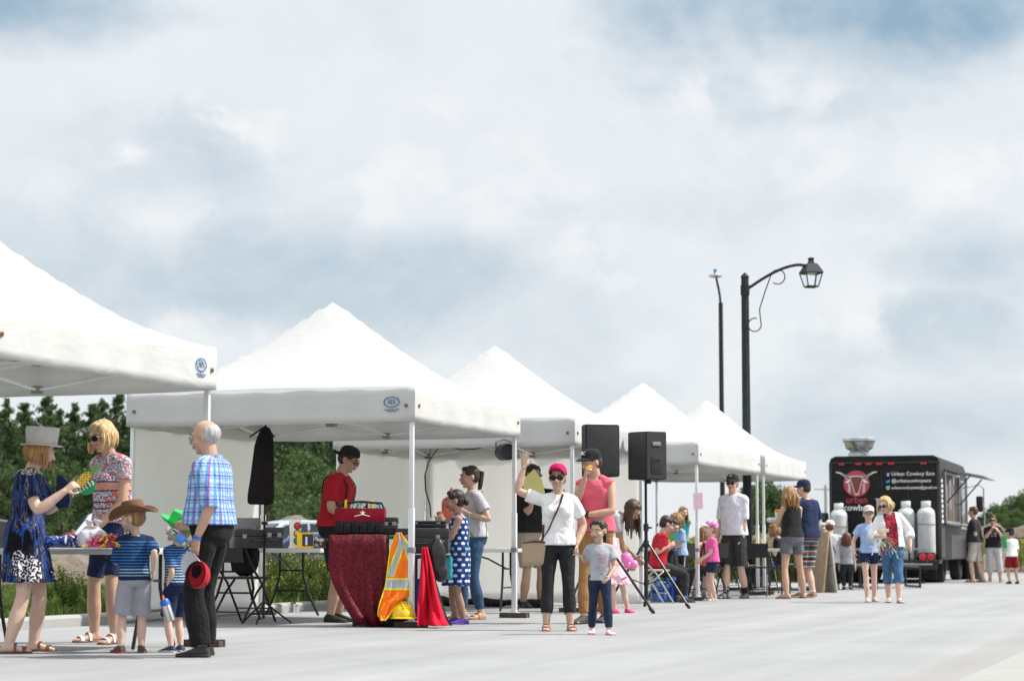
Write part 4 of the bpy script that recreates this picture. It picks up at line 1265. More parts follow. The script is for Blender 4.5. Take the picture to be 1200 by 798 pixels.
    def brimhat(s, mat, band, prof, brim, name='hat', bend=None, tilt=0, z=.05, taper=1.0):
        m = MB()
        N = 32
        rings = [[(r * math.cos(2 * math.pi * j / N), r * 1.16 * math.sin(2 * math.pi * j / N), zz) for j in range(N)] for r, zz in prof]
        m.loft(rings, 0)
        r0 = prof[0][0]
        br = []
        for f, th in ((.98, .004), (1, .004), (1.02, .002)):
            pass
        rows = []
        for i in range(5):
            rr = r0 * .98 + (brim - r0 * .98) * i / 4
            row = []
            for j in range(N):
                q = 2 * math.pi * j / N
                zz = 0
                if bend: zz = bend(q, i / 4)
                row.append((rr * math.cos(q), rr * 1.16 * math.sin(q) if brim < .14 else (rr + r0 * .16) * math.sin(q), zz))
            rows.append(row)
        tops = [[(x, y, z_ + .003) for x, y, z_ in r] for r in rows]; bots = [[(x, y, z_ - .003) for x, y, z_ in r] for r in rows]
        m.loft(tops + list(reversed(bots)), 0, False)
        if band: m.loft([[(x * 1.025, y * 1.025, zz) for x, y, _ in rings[0]] for zz in (.004, .03)], 1, False)
        M = Matrix.Translation((0, .012, z)) @ Matrix.Rotation(rad(tilt), 4, 'X')
        m.v = [tuple(M @ V(p)) for p in m.v]
        return s.tf(m).build(name, [mat, band or mat], s.root)
    def strap(s, mat, a, b, name='bag_strap', wd=.014, infl=.03, front=True, mid=None):
        """flat strap over the torso from shoulder side a to hip side b, hugging the cloth"""
        m = MB()
        for fb in (-1, 1):
            pts = []
            for i in range(9):
                f = i / 8
                t = 1.03 - f * .98
                X_, Y_, Z_ = s.axes(t); A, B, O = s.prof(t); A = max(A, .13); B = max(B, .1)
                x = (a * .45 + (b - a * .45) * f); x = max(-.98, min(.98, x))
                yy = fb * (1 - abs(x) ** 2.6) ** .45 * (B * s.kx * s.w + infl + (.035 * s.kx if s.female and fb < 0 and .5 < t < .9 else 0))
                pts.append(s.tc(t) + X_ * x * (A * s.kx * s.w + infl) + Y_ * (yy + O * s.kx) + Z_ * (.02 if i == 0 else 0))
            m.tube(pts, [(wd, .003)] * 9, 6, ref=(.7, 0, .7))
        return m.build(name, mat, s.root)
# ------------------------------------------------------------------ printed cloths
def p_plaid():
    t = NT('checked_cloth'); u, z = t.wrap(.17)
    c = (.46, .57, .74)
    x = t.mix(t.math('MULTIPLY', t.stripe(u, 24, .42), .75), c, hx('#2f6fc4'))
    x = t.mix(t.math('MULTIPLY', t.stripe(z, 24, .42), .6), x, hx('#1f8fc0'))
    x = t.mix(t.math('MULTIPLY', t.stripe(t.math('ADD', u, .03), 12, .14), .8), x, hx('#a04a9c'))
    x = t.mix(t.math('MULTIPLY', t.stripe(t.math('ADD', z, .02), 12, .14), .7), x, hx('#223a86'))
    return cloth_finish(t, x)
def p_stripes(name, base, stops):
    """stops: list of (z0, z1, freq, width, colour) bands of thin horizontal stripes"""
    t = NT(name); o = t.xyz(); z = o[2]; x = base
    for z0, z1, fr, wd, col in stops:
        f = t.math('MULTIPLY', t.stripe(z, fr, wd), t.math('MULTIPLY', t.math('GREATER_THAN', z, z0), t.math('LESS_THAN', z, z1)))
        x = t.mix(f, x, col)
    return cloth_finish(t, x)
def p_polka():
    t = NT('polka_dot_cloth'); u, z = t.wrap(.085)
    sh = t.math('MULTIPLY', t.math('FLOOR', t.math('ADD', t.math('MULTIPLY', z, 19), .5)), .5)
    d = t.vor(1.0, t.comb(t.math('ADD', t.math('MULTIPLY', u, 19), sh), t.math('MULTIPLY', z, 19), 0), 0.0, dims='2D')
    return cloth_finish(t, t.mix(t.math('LESS_THAN', d, .27), hx('#20407f'), (.8, .8, .82)))
def p_floral(name, base, cols, scale=16, th=.34):
    t = NT(name); x = base
    for i, c in enumerate(cols):
        m = t.n('ShaderNodeMapping'); t.l(t.co(), m.inputs[0]); m.inputs['Location'].default_value = (i * 3.7, i * 1.3, i * 2.1)
        w_ = t.n('ShaderNodeVectorMath', operation='ADD'); t.l(m.outputs[0], w_.inputs[0])
        nz = t.n('ShaderNodeTexNoise'); nz.inputs['Scale'].default_value = 30; t.l(m.outputs[0], nz.inputs[0])
        ms = t.n('ShaderNodeVectorMath', operation='SCALE'); t.l(nz.outputs['Color'], ms.inputs[0]); ms.inputs['Scale'].default_value = .05; t.l(ms.outputs[0], w_.inputs[1])
        d = t.vor(scale * (1 + .25 * i), w_.outputs[0], .9)
        x = t.mix(t.math('LESS_THAN', d, th * (1 - .08 * i)), x, c)
    return cloth_finish(t, x)
def p_abstract():
    t = NT('streaked_dress_cloth'); u, z = t.wrap(.17)
    v = t.comb(t.math('MULTIPLY', u, 22), t.math('MULTIPLY', z, 3.2), 0)
    f = t.noise(1.0, v, 4, .5, .6)
    x = t.ramp(f, [(0, (.006, .006, .01)), (.40, (.008, .008, .012)), (.43, (.015, .05, .22)), (.46, (.02, .09, .36)), (.485, (.01, .01, .02)), (.52, (.22, .19, .21)), (.54, (.012, .02, .07)), (.59, (.02, .08, .32)), (.62, (.01, .01, .02))], 'CONSTANT')
    d = t.vor(60, None, 1.0); lace = t.math('GREATER_THAN', t.math('ADD', d, t.math('MULTIPLY', t.noise(60, None, 2), .3)), .70)
    reg = t.math('GREATER_THAN', t.noise(6.5, None, 1), .575)
    sho = t.math('GREATER_THAN', t.math('ADD', z, t.math('MULTIPLY', t.noise(7, None, 2), .2)), 1.36)
    hemr = t.math('LESS_THAN', z, .74)
    reg = t.math('MAXIMUM', sho, t.math('MULTIPLY', reg, hemr))
    x = t.mix(reg, x, t.mix(lace, (.010, .010, .014), (.72, .70, .74)))
    return cloth_finish(t, x)
def p_blouse():
    t = NT('patterned_blouse_cloth'); o = t.xyz(); z = o[2]
    d = t.vor(34, None, .9); r = t.math('FRACT', t.math('MULTIPLY', d, 2.6))
    x = t.mix(t.math('LESS_THAN', r, .45), (.66, .58, .60), hx('#4a4f83'))
    x = t.mix(t.math('GREATER_THAN', t.noise(24, None, 2), .56), x, hx('#c2665a'))
    band = t.math('MULTIPLY', t.math('GREATER_THAN', z, 1.19), t.math('LESS_THAN', z, 1.26))
    x = t.mix(t.math('MULTIPLY', band, .8), x, hx('#c98a78'))
    for q in (1.19, 1.26, 1.10, 1.05):
        x = t.mix(t.math('LESS_THAN', t.math('ABSOLUTE', t.math('SUBTRACT', z, q)), .006), x, hx('#39406e'))
    return cloth_finish(t, x)
def p_denim(name, col):
    t = NT(name)
    f = t.math('ADD', t.math('MULTIPLY', t.noise(7, None, 5), .7), t.math('MULTIPLY', t.noise(160, None, 2), .3))
    return cloth_finish(t, t.ramp(f, [(.3, tuple(x * .62 for x in col)), (.7, tuple(x * 1.35 for x in col))]))
def p_damask():
    t = NT('damask_cloth')
    a = t.math('ABSOLUTE', t.math('SUBTRACT', t.noise(9, None, 2, .5, 2.2), .5))
    x = t.mix(t.math('LESS_THAN', a, .05), (.15, .007, .016), (.075, .004, .010))
    return cloth_finish(t, x, .55)
C_WHITE = cloth('white_cotton', (.78, .78, .79)); C_LILAC = cloth('pale_lilac_cotton', (.70, .69, .76)); C_BLACK = cloth('black_cotton', (.019, .019, .021), .2)
C_CHAR = cloth('charcoal_cotton', (.035, .036, .04), .2); C_NAVY = cloth('navy_cotton', (.016, .028, .075), .2); C_GREY = cloth('grey_cotton', (.30, .31, .33)); C_LGREY = cloth('light_grey_cotton', (.46, .46, .49))
C_RED = cloth('red_cotton', (.42, .015, .028)); C_PINK = cloth('coral_pink_cotton', (.72, .13, .19)); C_OCHRE = cloth('ochre_twill', (.33, .17, .065)); C_KHAKI = cloth('khaki_twill', (.38, .32, .25)); C_BEIGE = cloth('beige_twill', (.50, .46, .40))
C_HOTPINK = cloth('bright_pink_cotton', (.80, .12, .36)); C_SKY = cloth('pale_blue_cotton', (.34, .47, .72)); C_TEAL = cloth('teal_cotton', (.02, .25, .27)); C_CORAL = cloth('coral_cotton', (.75, .18, .12))
C_TROUS = cloth('black_trouser_wool', (.010, .010, .011), .2); C_MIDGREY = cloth('mid_grey_cotton', (.135, .14, .16)); C_BLUE = cloth('blue_cotton', (.05, .22, .60)); C_DARKRED = cloth('dark_red_sport_cloth', (.22, .012, .02)); C_HEATH = cloth('heather_grey_jersey', (.37, .39, .43))
C_TULLE = cloth('pink_tulle', (.85, .50, .58)); C_CUFF = cloth('grey_marl', (.36, .37, .42))
D_MID = p_denim('blue_denim', (.035, .075, .15)); D_LIGHT = p_denim('light_denim', (.06, .14, .26)); D_DARK = p_denim('dark_denim', (.018, .030, .065))
L_BLACK = solid('black_leather', (.014, .014, .015), .35); L_BROWN = solid('brown_leather', (.16, .065, .035), .5); L_TAN = solid('tan_leather', (.36, .16, .055), .5); L_WHITE = solid('white_leather', (.75, .74, .72), .5)
L_PINKR = solid('pink_rubber', (.80, .06, .22), .5); L_PURPLE = solid('purple_rubber', (.12, .07, .45), .5); L_BLUE = solid('turquoise_rubber', (.08, .40, .52), .5); L_GREYS = solid('grey_mesh_shoe', (.16, .18, .21), .7); L_DKGREY = solid('dark_grey_shoe', (.06, .055, .05), .7)
L_PALE = solid('pale_sole', (.62, .60, .57), .7); L_REDR = solid('red_rubber', (.4, .03, .03), .6); L_PINKS = solid('pink_sole', (.75, .25, .42), .6); L_BURG = solid('burgundy_leather', (.085, .016, .018), .45)
PEOPLE = {}
def mk(key, label, px, py, ytop, face, **k):
    p = Person(px, py, ytop, face, label, **k); p.body(); PEOPLE[key] = p
    return p
def curl_brim(amp, fr=0):
    return lambda q, f: amp * f * f * (math.cos(q) ** 2) - .012 * f * (math.sin(q) ** 2)
def hZ(p, py):        # height of a photo row at the person's distance
    return At(600, py, p.loc.y).z

# 1 woman in the grey hat
p = mk('hatwoman', 'woman in grey hat and blue streaked dress holding two paper fans', 28, 764, 506, 94, sex='f', w=1.16, skin='fair', hR=(75, 576, -.20), hL=(82, 572, .12), hp=20, hair=('bob', 'ginger'), shoe='sandal',
       fwR=(13, 766), fwL=(42, 762), toeR=4, toeL=-6, cR=.75, cL=.6, nR=(.5, 0, -.4), nL=(-.5, 0, -.4), pitch=5, eR=(-.2, .5, -1))
p.skirt(p_abstract(), 'dress', hZ(p, 682), .34, .04, top=.62, folds=.008); p.hair(); p.shoes('sandal', L_BROWN, L_BROWN)
GREYHAT = solid('grey_straw', (.52, .51, .49), .85, bump=.6, bscale=160)
p.brimhat(GREYHAT, None, [(.096, -.004), (.100, .03), (.104, .085), (.106, .125), (.100, .128), (.02, .124)], .134, bend=lambda q, f: -.006 * f, tilt=-17, z=.044)
# 2 blonde woman
p = mk('blonde', 'blonde woman in sunglasses and patterned blouse reaching over the giveaway table', 130, 753, 490, -38, sex='f', w=.98, skin='tan', hL=(116, 617, -.16), hR=(128, 618, .05), hp=18, hy=-4, hr=-6, hair=('bob', 'blond'), smile=1, shoe='sandal',
       fwR=(113, 752), fwL=(137, 754), cL=.5, eL=(.6, .5, -.8), roll=0, pitch=8)
p.top(p_blouse(), 'blouse', hem=.04, sleeve=.42, loose=.55); p.bottoms(C_NAVY, 'shorts', .88, waist=.14); p.hair(); p.glasses(M_LENS, M_WIRE, 1.15); p.shoes('sandal', L_WHITE, L_BROWN)
# 3 boy in the cowboy hat
STR = p_stripes('navy_striped_jersey', hx('#1b2c50'), [(.60, .79, 46, .30, hx('#3f7fc0')), (.545, .60, 46, .34, hx('#9dc3dc'))])
p = mk('cowboyboy', 'boy in brown cowboy hat and grey shorts drinking from a water bottle', 156, 765, 590, -165, skin='fair', hL=(149, 640, .06), hR=(180, 668, -.05), hy=62, hp=6, hair=('short', 'sandy'),
       fwL=(144, 765), fwR=(168, 764), cL=.8, eL=(.4, -.1, -1), toeL=25, toeR=-10, w=1.08)
p.top(STR, 'polo_shirt', hem=-.02, sleeve=.95, loose=.8, sflare=.012); p.bottoms(C_CUFF, 'shorts', .98, flare=.022, infl=.02, waist=.08); p.hair(); p.shoes('sneaker', L_DKGREY, L_REDR)
BROWNHAT = solid('brown_suede', (.155, .072, .034), .8, var=.25, bump=.4, bscale=70)
DARKBAND = solid('dark_hat_band', (.035, .016, .01), .7)
p.brimhat(BROWNHAT, DARKBAND, [(.092, -.004), (.090, .04), (.082, .085), (.072, .105), (.040, .100), (.008, .088)], .195, bend=lambda q, f: .062 * f ** 2 * abs(math.cos(q)) ** 1.5 - .030 * f * abs(math.sin(q)) ** 2, tilt=4, z=.045)
# 4 boy in the green hat
STR2 = p_stripes('blue_striped_jersey', hx('#203660'), [(.62, .90, 52, .34, hx('#4f8fd0')), (.50, .62, 52, .34, hx('#b9d2e2'))])
p = mk('greenboy', 'small boy in bright green hat holding a steel flask by the old man', 206, 764, 604, -128, skin='fair', hL=(196, 690, -.06), hy=25, hp=-14, hair=('short', 'sandy'), fwL=(203, 764), fwR=(214, 761), cL=.9, toeL=10, w=1.02)
p.top(STR2, 'shirt', hem=-.02, sleeve=.8, loose=.8); p.bottoms(C_NAVY, 'shorts', .95, flare=.014, infl=.018, waist=.08); p.hair(); p.shoes('sneaker', solid('navy_shoe', (.03, .04, .09), .7), L_PALE)
GREENHAT = solid('bright_green_felt', (.02, .50, .10), .8, bump=.4, bscale=120)
p.brimhat(GREENHAT, None, [(.108, -.004), (.103, .05), (.094, .115), (.082, .124), (.03, .112), (.005, .108)], .178, bend=lambda q, f: .028 * f ** 2 - .014 * f * math.sin(q), tilt=-6, z=.030)
# 5 old man in the checked shirt
p = mk('oldman', 'old man in blue checked shirt and black trousers holding a red cap', 246, 769, 490, -108, skin='tan', hL=(231, 630, -.18), hR=(228, 610, .22), hp=10, hy=6, hair=('bald', 'grey'), fwL=(238, 770), fwR=(243, 766), cL=.45, toeL=6, toeR=-14, w=1.04, belly=.05, eL=(.2, .8, -.6), dL=(0, -.25, -1))
p.top(p_plaid(), 'checked_shirt', hem=.10, sleeve=1.05, loose=.75, infl=.020, sflare=.012, folds=.012); p.bottoms(C_TROUS, 'trousers', 1.97, infl=.022, flare=.012, waist=.24, folds=.012); p.hair(); p.glasses(M_WIRE, M_WIRE, .95, 'spectacles', clear=True); p.shoes('shoe', L_BLACK)
m = MB()
for sd in (-1, 1):
    X_, Y_, Z_ = p.axes(1.03)
    m.tube([p.tc(1.045) + X_ * sd * .005 - Y_ * .08, p.tc(1.055) + X_ * sd * .07 - Y_ * .02, p.tc(1.075) + X_ * sd * .03 + Y_ * .075, p.tc(1.075) + Y_ * .08], [(.018, .006)] * 4, 6, ref=(0, 0, 1))
m.build('collar', bpy.data.materials['checked_cloth'], p.root)
wr, d, n, sv = p.hpos['L']
m = MB(); m.tube([wr - d * .012, wr + d * .008], [.033, .033], 14); m.build('wristband', solid('blue_rubber', (.03, .12, .60), .5), p.root)
# 6 man in red
p = mk('redman', 'man in red shirt and black backwards cap sorting a tool tote', 391, 729, 521, 72, pitch=11, skin='tan', hR=(418, 601, -.22), hL=(424, 600, .14), hp=24, hair=('short', 'dark'), fwR=(388, 729), fwL=(397, 726), cR=.6, eR=(-.5, .5, -.8), w=1.08, shoe='shoe')
p.top(C_RED, 'tee_shirt', hem=.06, sleeve=.72, loose=.8, sflare=.014); p.bottoms(C_BLACK, 'shorts', .86, infl=.02, flare=.012); p.hair(); p.glasses(M_LENS); p.cap(C_BLACK, back=True); p.shoes('shoe', L_BLACK, L_BLACK)
m = MB()
for sd in (-1, 1):
    pts = []
    for i in range(8):
        f = i / 7; t = 1.0 - f * .82; X_, Y_, Z_ = p.axes(t); A, B, O = p.prof(t)
        pts.append(p.tc(t) + X_ * sd * .10 * p.kx - Y_ * (max(B, .112) * p.kx * .93 + .030 - (.05 if i == 0 else 0)) + Y_ * O * p.kx)
    m.tube(pts, [(.017, .004)] * 8, 6, ref=(1, 0, 0))
    pts = []
    for i in range(8):
        f = i / 7; t = 1.0 - f * .82; X_, Y_, Z_ = p.axes(t); A, B, O = p.prof(t)
        pts.append(p.tc(t) + X_ * sd * (.10 - .05 * f) * p.kx + Y_ * (max(B, .112) * p.kx * .95 + .028 - (.05 if i == 0 else 0)) + Y_ * O * p.kx)
    m.tube(pts, [(.017, .004)] * 8, 6, ref=(1, 0, 0))
m.build('suspenders', C_CHAR, p.root)
# 7 woman with ponytail
p = mk('ponywoman', 'dark haired woman with ponytail, grey tee and jeans behind the polka dot girl', 555, 725, 545, -72, sex='f', skin='olive', hL=(548, 601, -.20), hR=(520, 610, .05), hp=6, hair=('pony', 'dark'), fwL=(564, 726), fwR=(543, 722), eL=(.3, .9, -.5), cL=.5, cR=.8, shoe='sandal', toeL=25)
p.top(C_LGREY, 'tee_shirt', hem=.04, sleeve=.6, loose=.6, sflare=.02); p.bottoms(D_MID, 'jeans', 1.88, infl=.010); p.hair(); p.shoes('sandal', L_TAN, L_TAN)
p.strap(L_TAN, -.9, .9)
# 8 polka dot girl
p = mk('polkagirl', 'girl in navy polka dot dress with turquoise bag strap', 538, 731, 573, -88, skin='brown', hL=(519, 612, -.10), hR=(518, 610, .08), hp=8, hair=('bun', 'black'), fwL=(544, 731), fwR=(534, 727), cL=.8, cR=.8, eL=(.25, .6, -.9), shoe='shoe', toeL=12)
p.skirt(p_polka(), 'dress', hZ(p, 686), .34, .045, top='tank', folds=.006); p.hair(); p.shoes('clog', L_PURPLE, L_PURPLE)
T_TEAL = solid('turquoise_canvas', (.02, .36, .40), .7)
p.strap(T_TEAL, -.7, .95, wd=.012)
# 9 man in black behind the waving woman
p = mk('blackman', 'man in black tee and khaki shorts shading his eyes with yellow paper', 621, 712, 543, 38, skin='tan', hR=(624, 578, -.16), hL=(652, 566, -.16), hp=12, hair=('short', 'dark'), fwR=(613, 712), fwL=(633, 711), cR=.6, eR=(-.5, .3, -.8), eL=(.8, .1, -.6), w=1.05)
p.top(C_BLACK, 'tee_shirt', hem=.0, sleeve=.75, loose=.8, sflare=.014); p.bottoms(C_KHAKI, 'shorts', .92, infl=.022, flare=.012); p.hair(); p.glasses(M_LENSB); p.shoes('sneaker', L_BLACK, L_BLACK)
# 10 waving woman
p = mk('waver', 'smiling woman in white polo and raspberry cap waving one hand', 654, 738, 545, 2, sex='f', w=1.05, skin='olive', hR=(614, 548, -.03), hL=(676, 637, -.04), dR=(.06, 0, 1), nR=(0, -1, 0), tR=1, cR=.06, spread=1, eR=(-1, -.1, -.75), eL=(.5, .5, -.3), hp=2, hy=-10, hr=0,
       hair=('lowpony', 'dark'), smile=1, fwR=(640, 740), fwL=(668, 739), toeR=-4, toeL=6, shoe='sandal', cL=.5, dL=(-.1, -.05, -1))
p.top(C_WHITE, 'polo_shirt', hem=-.02, sleeve=.62, loose=.35, sflare=.014, neck=1.05); p.bottoms(C_BLACK, 'leggings', 1.72, infl=.009); p.hair(); p.glasses(M_LENS, None, 1.15); p.shoes('sandal', L_TAN, L_TAN)
p.cap(cloth('raspberry_cotton', (.50, .01, .11)), tilt=-16)
p.strap(L_BURG, .6, -.95, 'bag_strap', .011, .026)
m = MB()
for sd in (-1, 1):
    X_, Y_, Z_ = p.axes(1.0)
    m.tube([p.tc(1.0) + X_ * sd * .022 - Y_ * .098 + Z_ * .0, p.tc(1.05) + X_ * sd * .062 - Y_ * .05, p.tc(1.085) + X_ * sd * .055 + Y_ * .03, p.tc(1.085) + Y_ * .066], [(.022, .005), (.022, .005), (.018, .005), (.018, .005)], 6, ref=(0, 0, 1))
m.build('collar', C_WHITE, p.root)
# 11 girl in grey
p = mk('greygirl', 'little girl in grey tee and navy leggings holding the waving woman\'s hand', 703, 743, 607, 8, skin='olive', hR=(681, 652, -.03), hL=(713, 676, -.10), eR=(-.6, .2, -.8), eL=(.8, .3, -.6), hy=-38, hp=8, hair=('pony', 'dark'), fwR=(693, 742), fwL=(713, 744), cR=.9, cL=.7, w=.96, dR=(-.8, -.1, .4))
p.top(C_HEATH, 'tee_shirt', hem=-.08, sleeve=.62, loose=.7, sflare=.018); p.bottoms(D_DARK, 'leggings', 1.9, infl=.007); p.hair(); p.shoes('sneaker', L_WHITE, L_PINKS)
# 12 man in pink
p = mk('pinkman', 'man in coral sleeveless shirt and black cap eating a yellow snack', 699, 730, 525, -30, strapw=.04, skin='tan', hR=(685, 562, -.26), hL=(688, 603, -.22), eR=(-.35, -.1, -1), eL=(.9, .1, -.7), hp=12, hy=-26, hair=('short', 'dark'), fwR=(684, 731), fwL=(708, 729), cR=.7, cL=.4, w=1.0, dR=(.25, -.1, .9), nR=(.9, .3, 0), dL=(-1, -.1, .15))
p.top(C_PINK, 'sleeveless_shirt', hem=.04, loose=.8, tank=True, infl=.016, neck=1.06); p.bottoms(C_OCHRE, 'trousers', 1.92, infl=.014); p.hair(); p.shoes('shoe', L_DKGREY, L_BLACK)
def emb(mb, z=.05, y=-.099, tl=-20, mats=None):
    M = Matrix.Translation((0, y, z)) @ Matrix.Rotation(rad(90 + tl), 4, 'X'); put(mb, M); return (mb, mats or [L_WHITE])
p.cap(C_BLACK, emblem=emb(text_mb('AC', .05, .006), .052, -.100, -22))
m = MB(); wr, d, n, sv = p.hpos['L']; m.tube([wr - d * .02, wr + d * .008], [.034, .034], 14); m.tube([wr - d * .006 - n * .03, wr - d * .006 - n * .04], [.019, .018], 12); m.build('wristwatch', L_BLACK, p.root)
# 13 woman bending down
p = mk('bender', 'woman with very long dark hair bending down beside the speaker stand', 700, 716, 0, 78, H=1.66, sex='f', skin='brown', pitch=76, pelvis=25, hp=44, hy=-25, hR=(737, 657, -.16), hL=(744, 652, .15), eR=(-.3, .4, .2), hair=('long', 'brown'), cR=.4, oy=.12)
p.top(C_LGREY, 'tee_shirt', hem=.02, sleeve=.6, loose=.5); p.bottoms(D_DARK, 'shorts', .7, infl=.014); p.hair(); p.shoes('flip', L_BLACK)
# 14 girl in tutu
p = mk('tutugirl', 'small girl in pale pink tutu and bright pink shoes behind the girl in grey', 724, 718, 0, 18, H=1.1, roll=-16, ox=-.10, skin='fair', hair=('short', 'sandy'), hp=20, fwR=(720, 719), fwL=(735, 717))
p.skirt(C_TULLE, 'tutu', .33, .25, .15, top='tank', folds=.02); p.hair(); p.shoes('clog', L_PINKR, L_PINKR)
# children at the craft table
yk = 29.6
p = mk('redkid', 'child in red shirt on the wooden backed chair at the craft table', 0, 0, 0, 105, loc=V((X(771, yk), yk, 0)), H=1.48, hip=.50, fR=(-.1, -.40), fL=(.1, -.38), skin='olive', hair=('short', 'black'), hp=22, hR=(783, 640, -.1), hL=(787, 640, .2), pitch=12)
p.top(C_RED, 'tee_shirt', hem=-.03, sleeve=.7, loose=.8); p.bottoms(C_CHAR, 'trousers', 1.9); p.hair(); p.shoes('sneaker', L_DKGREY)
yk = 30.9
p = mk('bluekid', 'child in bright blue shirt seated on the far side of the craft table', 0, 0, 0, 40, loc=V((X(782, yk), yk, 0)), H=1.42, hip=.50, fR=(-.1, -.38), fL=(.1, -.36), skin='olive', hair=('short', 'black'), hp=25, pitch=10, hR=(784, 641, -.3), hL=(791, 641, -.25))
p.top(C_BLUE, 'tee_shirt', hem=-.03, sleeve=.7, loose=.8); p.bottoms(C_CHAR, 'trousers', 1.9); p.hair(); p.shoes('sneaker', L_DKGREY)
# 17 girl in pale blue
p = mk('skygirl', 'girl in pale blue tee and black shorts standing at the craft table', 797, 703, 600, -72, skin='fair', hL=(784, 637, -.12), hR=(783, 634, .1), eL=(.25, .7, -.8), hp=14, hair=('halfup', 'sandy'), fwL=(800, 703), fwR=(792, 701), cL=.5, toeL=15, shoe='sandal', w=1.04)
p.top(C_SKY, 'tee_shirt', hem=.0, sleeve=.6, loose=.7, sflare=.014); p.bottoms(C_BLACK, 'shorts', .62, infl=.02, flare=.018, waist=.1); p.hair(); p.shoes('flip', L_BLACK)
m = MB()
for sd in (1,):
    h_, kn, an = p.leg[sd]; pts = [h_.lerp(kn, f) + V((.085 * p.kx + .034 + .006 * f, .02, .0)) for f in (0.02, .2, .4, .58)]
    m.tube(pts, [(.006, .003)] * 4, 6, ref=(0, 1, 0))
m.build('side_stripe', C_WHITE, p.root)
# 18 girl in teal
p = mk('tealgirl', 'girl with long hair in teal shirt standing on the grass beyond the craft table', 0, 0, 0, 25, loc=V((X(799, 44), 44, .0)), H=1.62, skin='fair', hair=('long', 'sandy'), hp=14, hL=(805, 628, -.05), sex='m', w=.88)
p.top(C_TEAL, 'tee_shirt', hem=.02, sleeve=.5, loose=.5); p.bottoms(D_MID, 'jeans', 1.9); p.hair(); p.shoes('sneaker', L_DKGREY)
# 19 seated child with long hair
yk = 31.8
p = mk('longhair', 'child with long sandy hair seated behind the leg with the pink notice', 0, 0, 0, -160, loc=V((X(829, yk), yk, 0)), H=1.22, hip=.48, fR=(-.1, -.42), fL=(.1, -.40), skin='fair', hair=('long', 'sandy'), hp=25, pitch=14)
p.top(C_CORAL, 'tank_top', hem=-.02, tank=True, loose=.6); p.bottoms(C_CHAR, 'shorts', .8); p.hair(); p.shoes('sneaker', L_DKGREY)
# 20 toddler
p = mk('toddler', 'toddler in bright pink tee and flowered sun hat beside the tent leg', 835, 704, 611, -84, skin='fair', hL=(822, 656, -.06), hR=(821, 655, .08), hp=-4, hair=('short', 'sandy'), fwL=(837, 704), fwR=(832, 702), eL=(.25, .6, -.8), cL=.8, w=1.1)
p.top(C_HOTPINK, 'tee_shirt', hem=-.02, sleeve=.55, loose=.9, sflare=.012); p.bottoms(D_DARK, 'denim_shorts', .55, infl=.016, flare=.012, waist=.1); p.hair(); p.shoes('sandal', L_WHITE, L_PALE)
p.cap(p_floral('pink_flowered_cotton', (.80, .12, .35), [(.85, .80, .85), (.30, .10, .45), (.9, .45, .6)], 38, .42), C_WHITE, tilt=-6, big=1.08, name='sun_hat')
# 21 man in white polo
p = mk('poloman', 'man in white polo and black cap with a hand in his cargo shorts pocket', 861, 701, 555, -32, skin='pink', hL=(870, 632, -.12), eL=(1, .7, -.2), hp=2, hy=8, hair=('short', 'dark'), fwR=(850, 702), fwL=(873, 701), w=.98, cL=.5, belly=.02, toeR=-18)
p.top(C_LILAC, 'polo_shirt', hem=-.02, sleeve=.9, loose=.85, sflare=.012, infl=.014); p.bottoms(C_CHAR, 'cargo_shorts', 1.0, infl=.026, flare=.026, waist=.1, folds=.012); p.hair(); p.glasses(M_LENS); p.shoes('sneaker', L_GREYS, L_BLACK, sock=C_BLACK)
sw_ = MB(); sw_.tube([(-.018, -.004, 0), (0, .010, 0), (.02, .004, 0), (.008, -.008, 0)], .004, 6)
p.cap(C_BLACK, emblem=emb(sw_, .052, -.100, -22))
# 22 woman with curly hair
p = mk('curly', 'woman with curly light brown hair in black sleeveless top and grey shorts', 929, 701, 569, -150, sex='f', skin='tan', hL=(914, 605, .24), hR=(925, 604, .28), eL=(.5, .3, -.8), hy=30, hp=6, hair=('curly', 'sandy'), fwL=(921, 702), fwR=(941, 700), cL=.8, toeL=30, toeR=-25, shoe='sandal')
p.top(C_BLACK, 'sleeveless_top', hem=.10, tank=True, loose=.45); p.bottoms(C_MIDGREY, 'shorts', .48, infl=.016, flare=.014, waist=.2); p.hair(); p.shoes('flip', L_BROWN, L_BROWN)
m = MB(); wr, d, n, sv = p.hpos['L']; m.tube([wr - d * .015, wr + d * .006], [.031, .031], 12); m.build('wristwatch', L_BLACK, p.root)
# 23 man in navy
STR3 = p_stripes('striped_short_cloth', hx('#4d5560'), [(0, 2, 9, .16, hx('#a8552f')), (0, 2, 13, .22, hx('#b9b2a2')), (0, 2, 7, .2, hx('#1f4d6e')), (0, 2, 5.3, .14, hx('#20252e'))])
p = mk('navyman', 'man in navy tee, navy cap and striped shorts next to the curly haired woman', 947, 700, 561, -142, skin='pink', hR=(941, 604, .20), hL=(932, 606, .22), eR=(-.7, .4, -.5), hy=22, hp=8, hair=('short', 'dark'), fwR=(952, 700), fwL=(938, 698), w=1.06, toeL=20, toeR=-12)
p.top(C_NAVY, 'tee_shirt', hem=-.02, sleeve=.8, loose=.9, sflare=.018); p.bottoms(STR3, 'shorts', 1.0, infl=.024, flare=.022, waist=.08); p.hair(); p.cap(C_NAVY); p.shoes('sneaker', L_TAN, L_PALE, sock=C_WHITE)
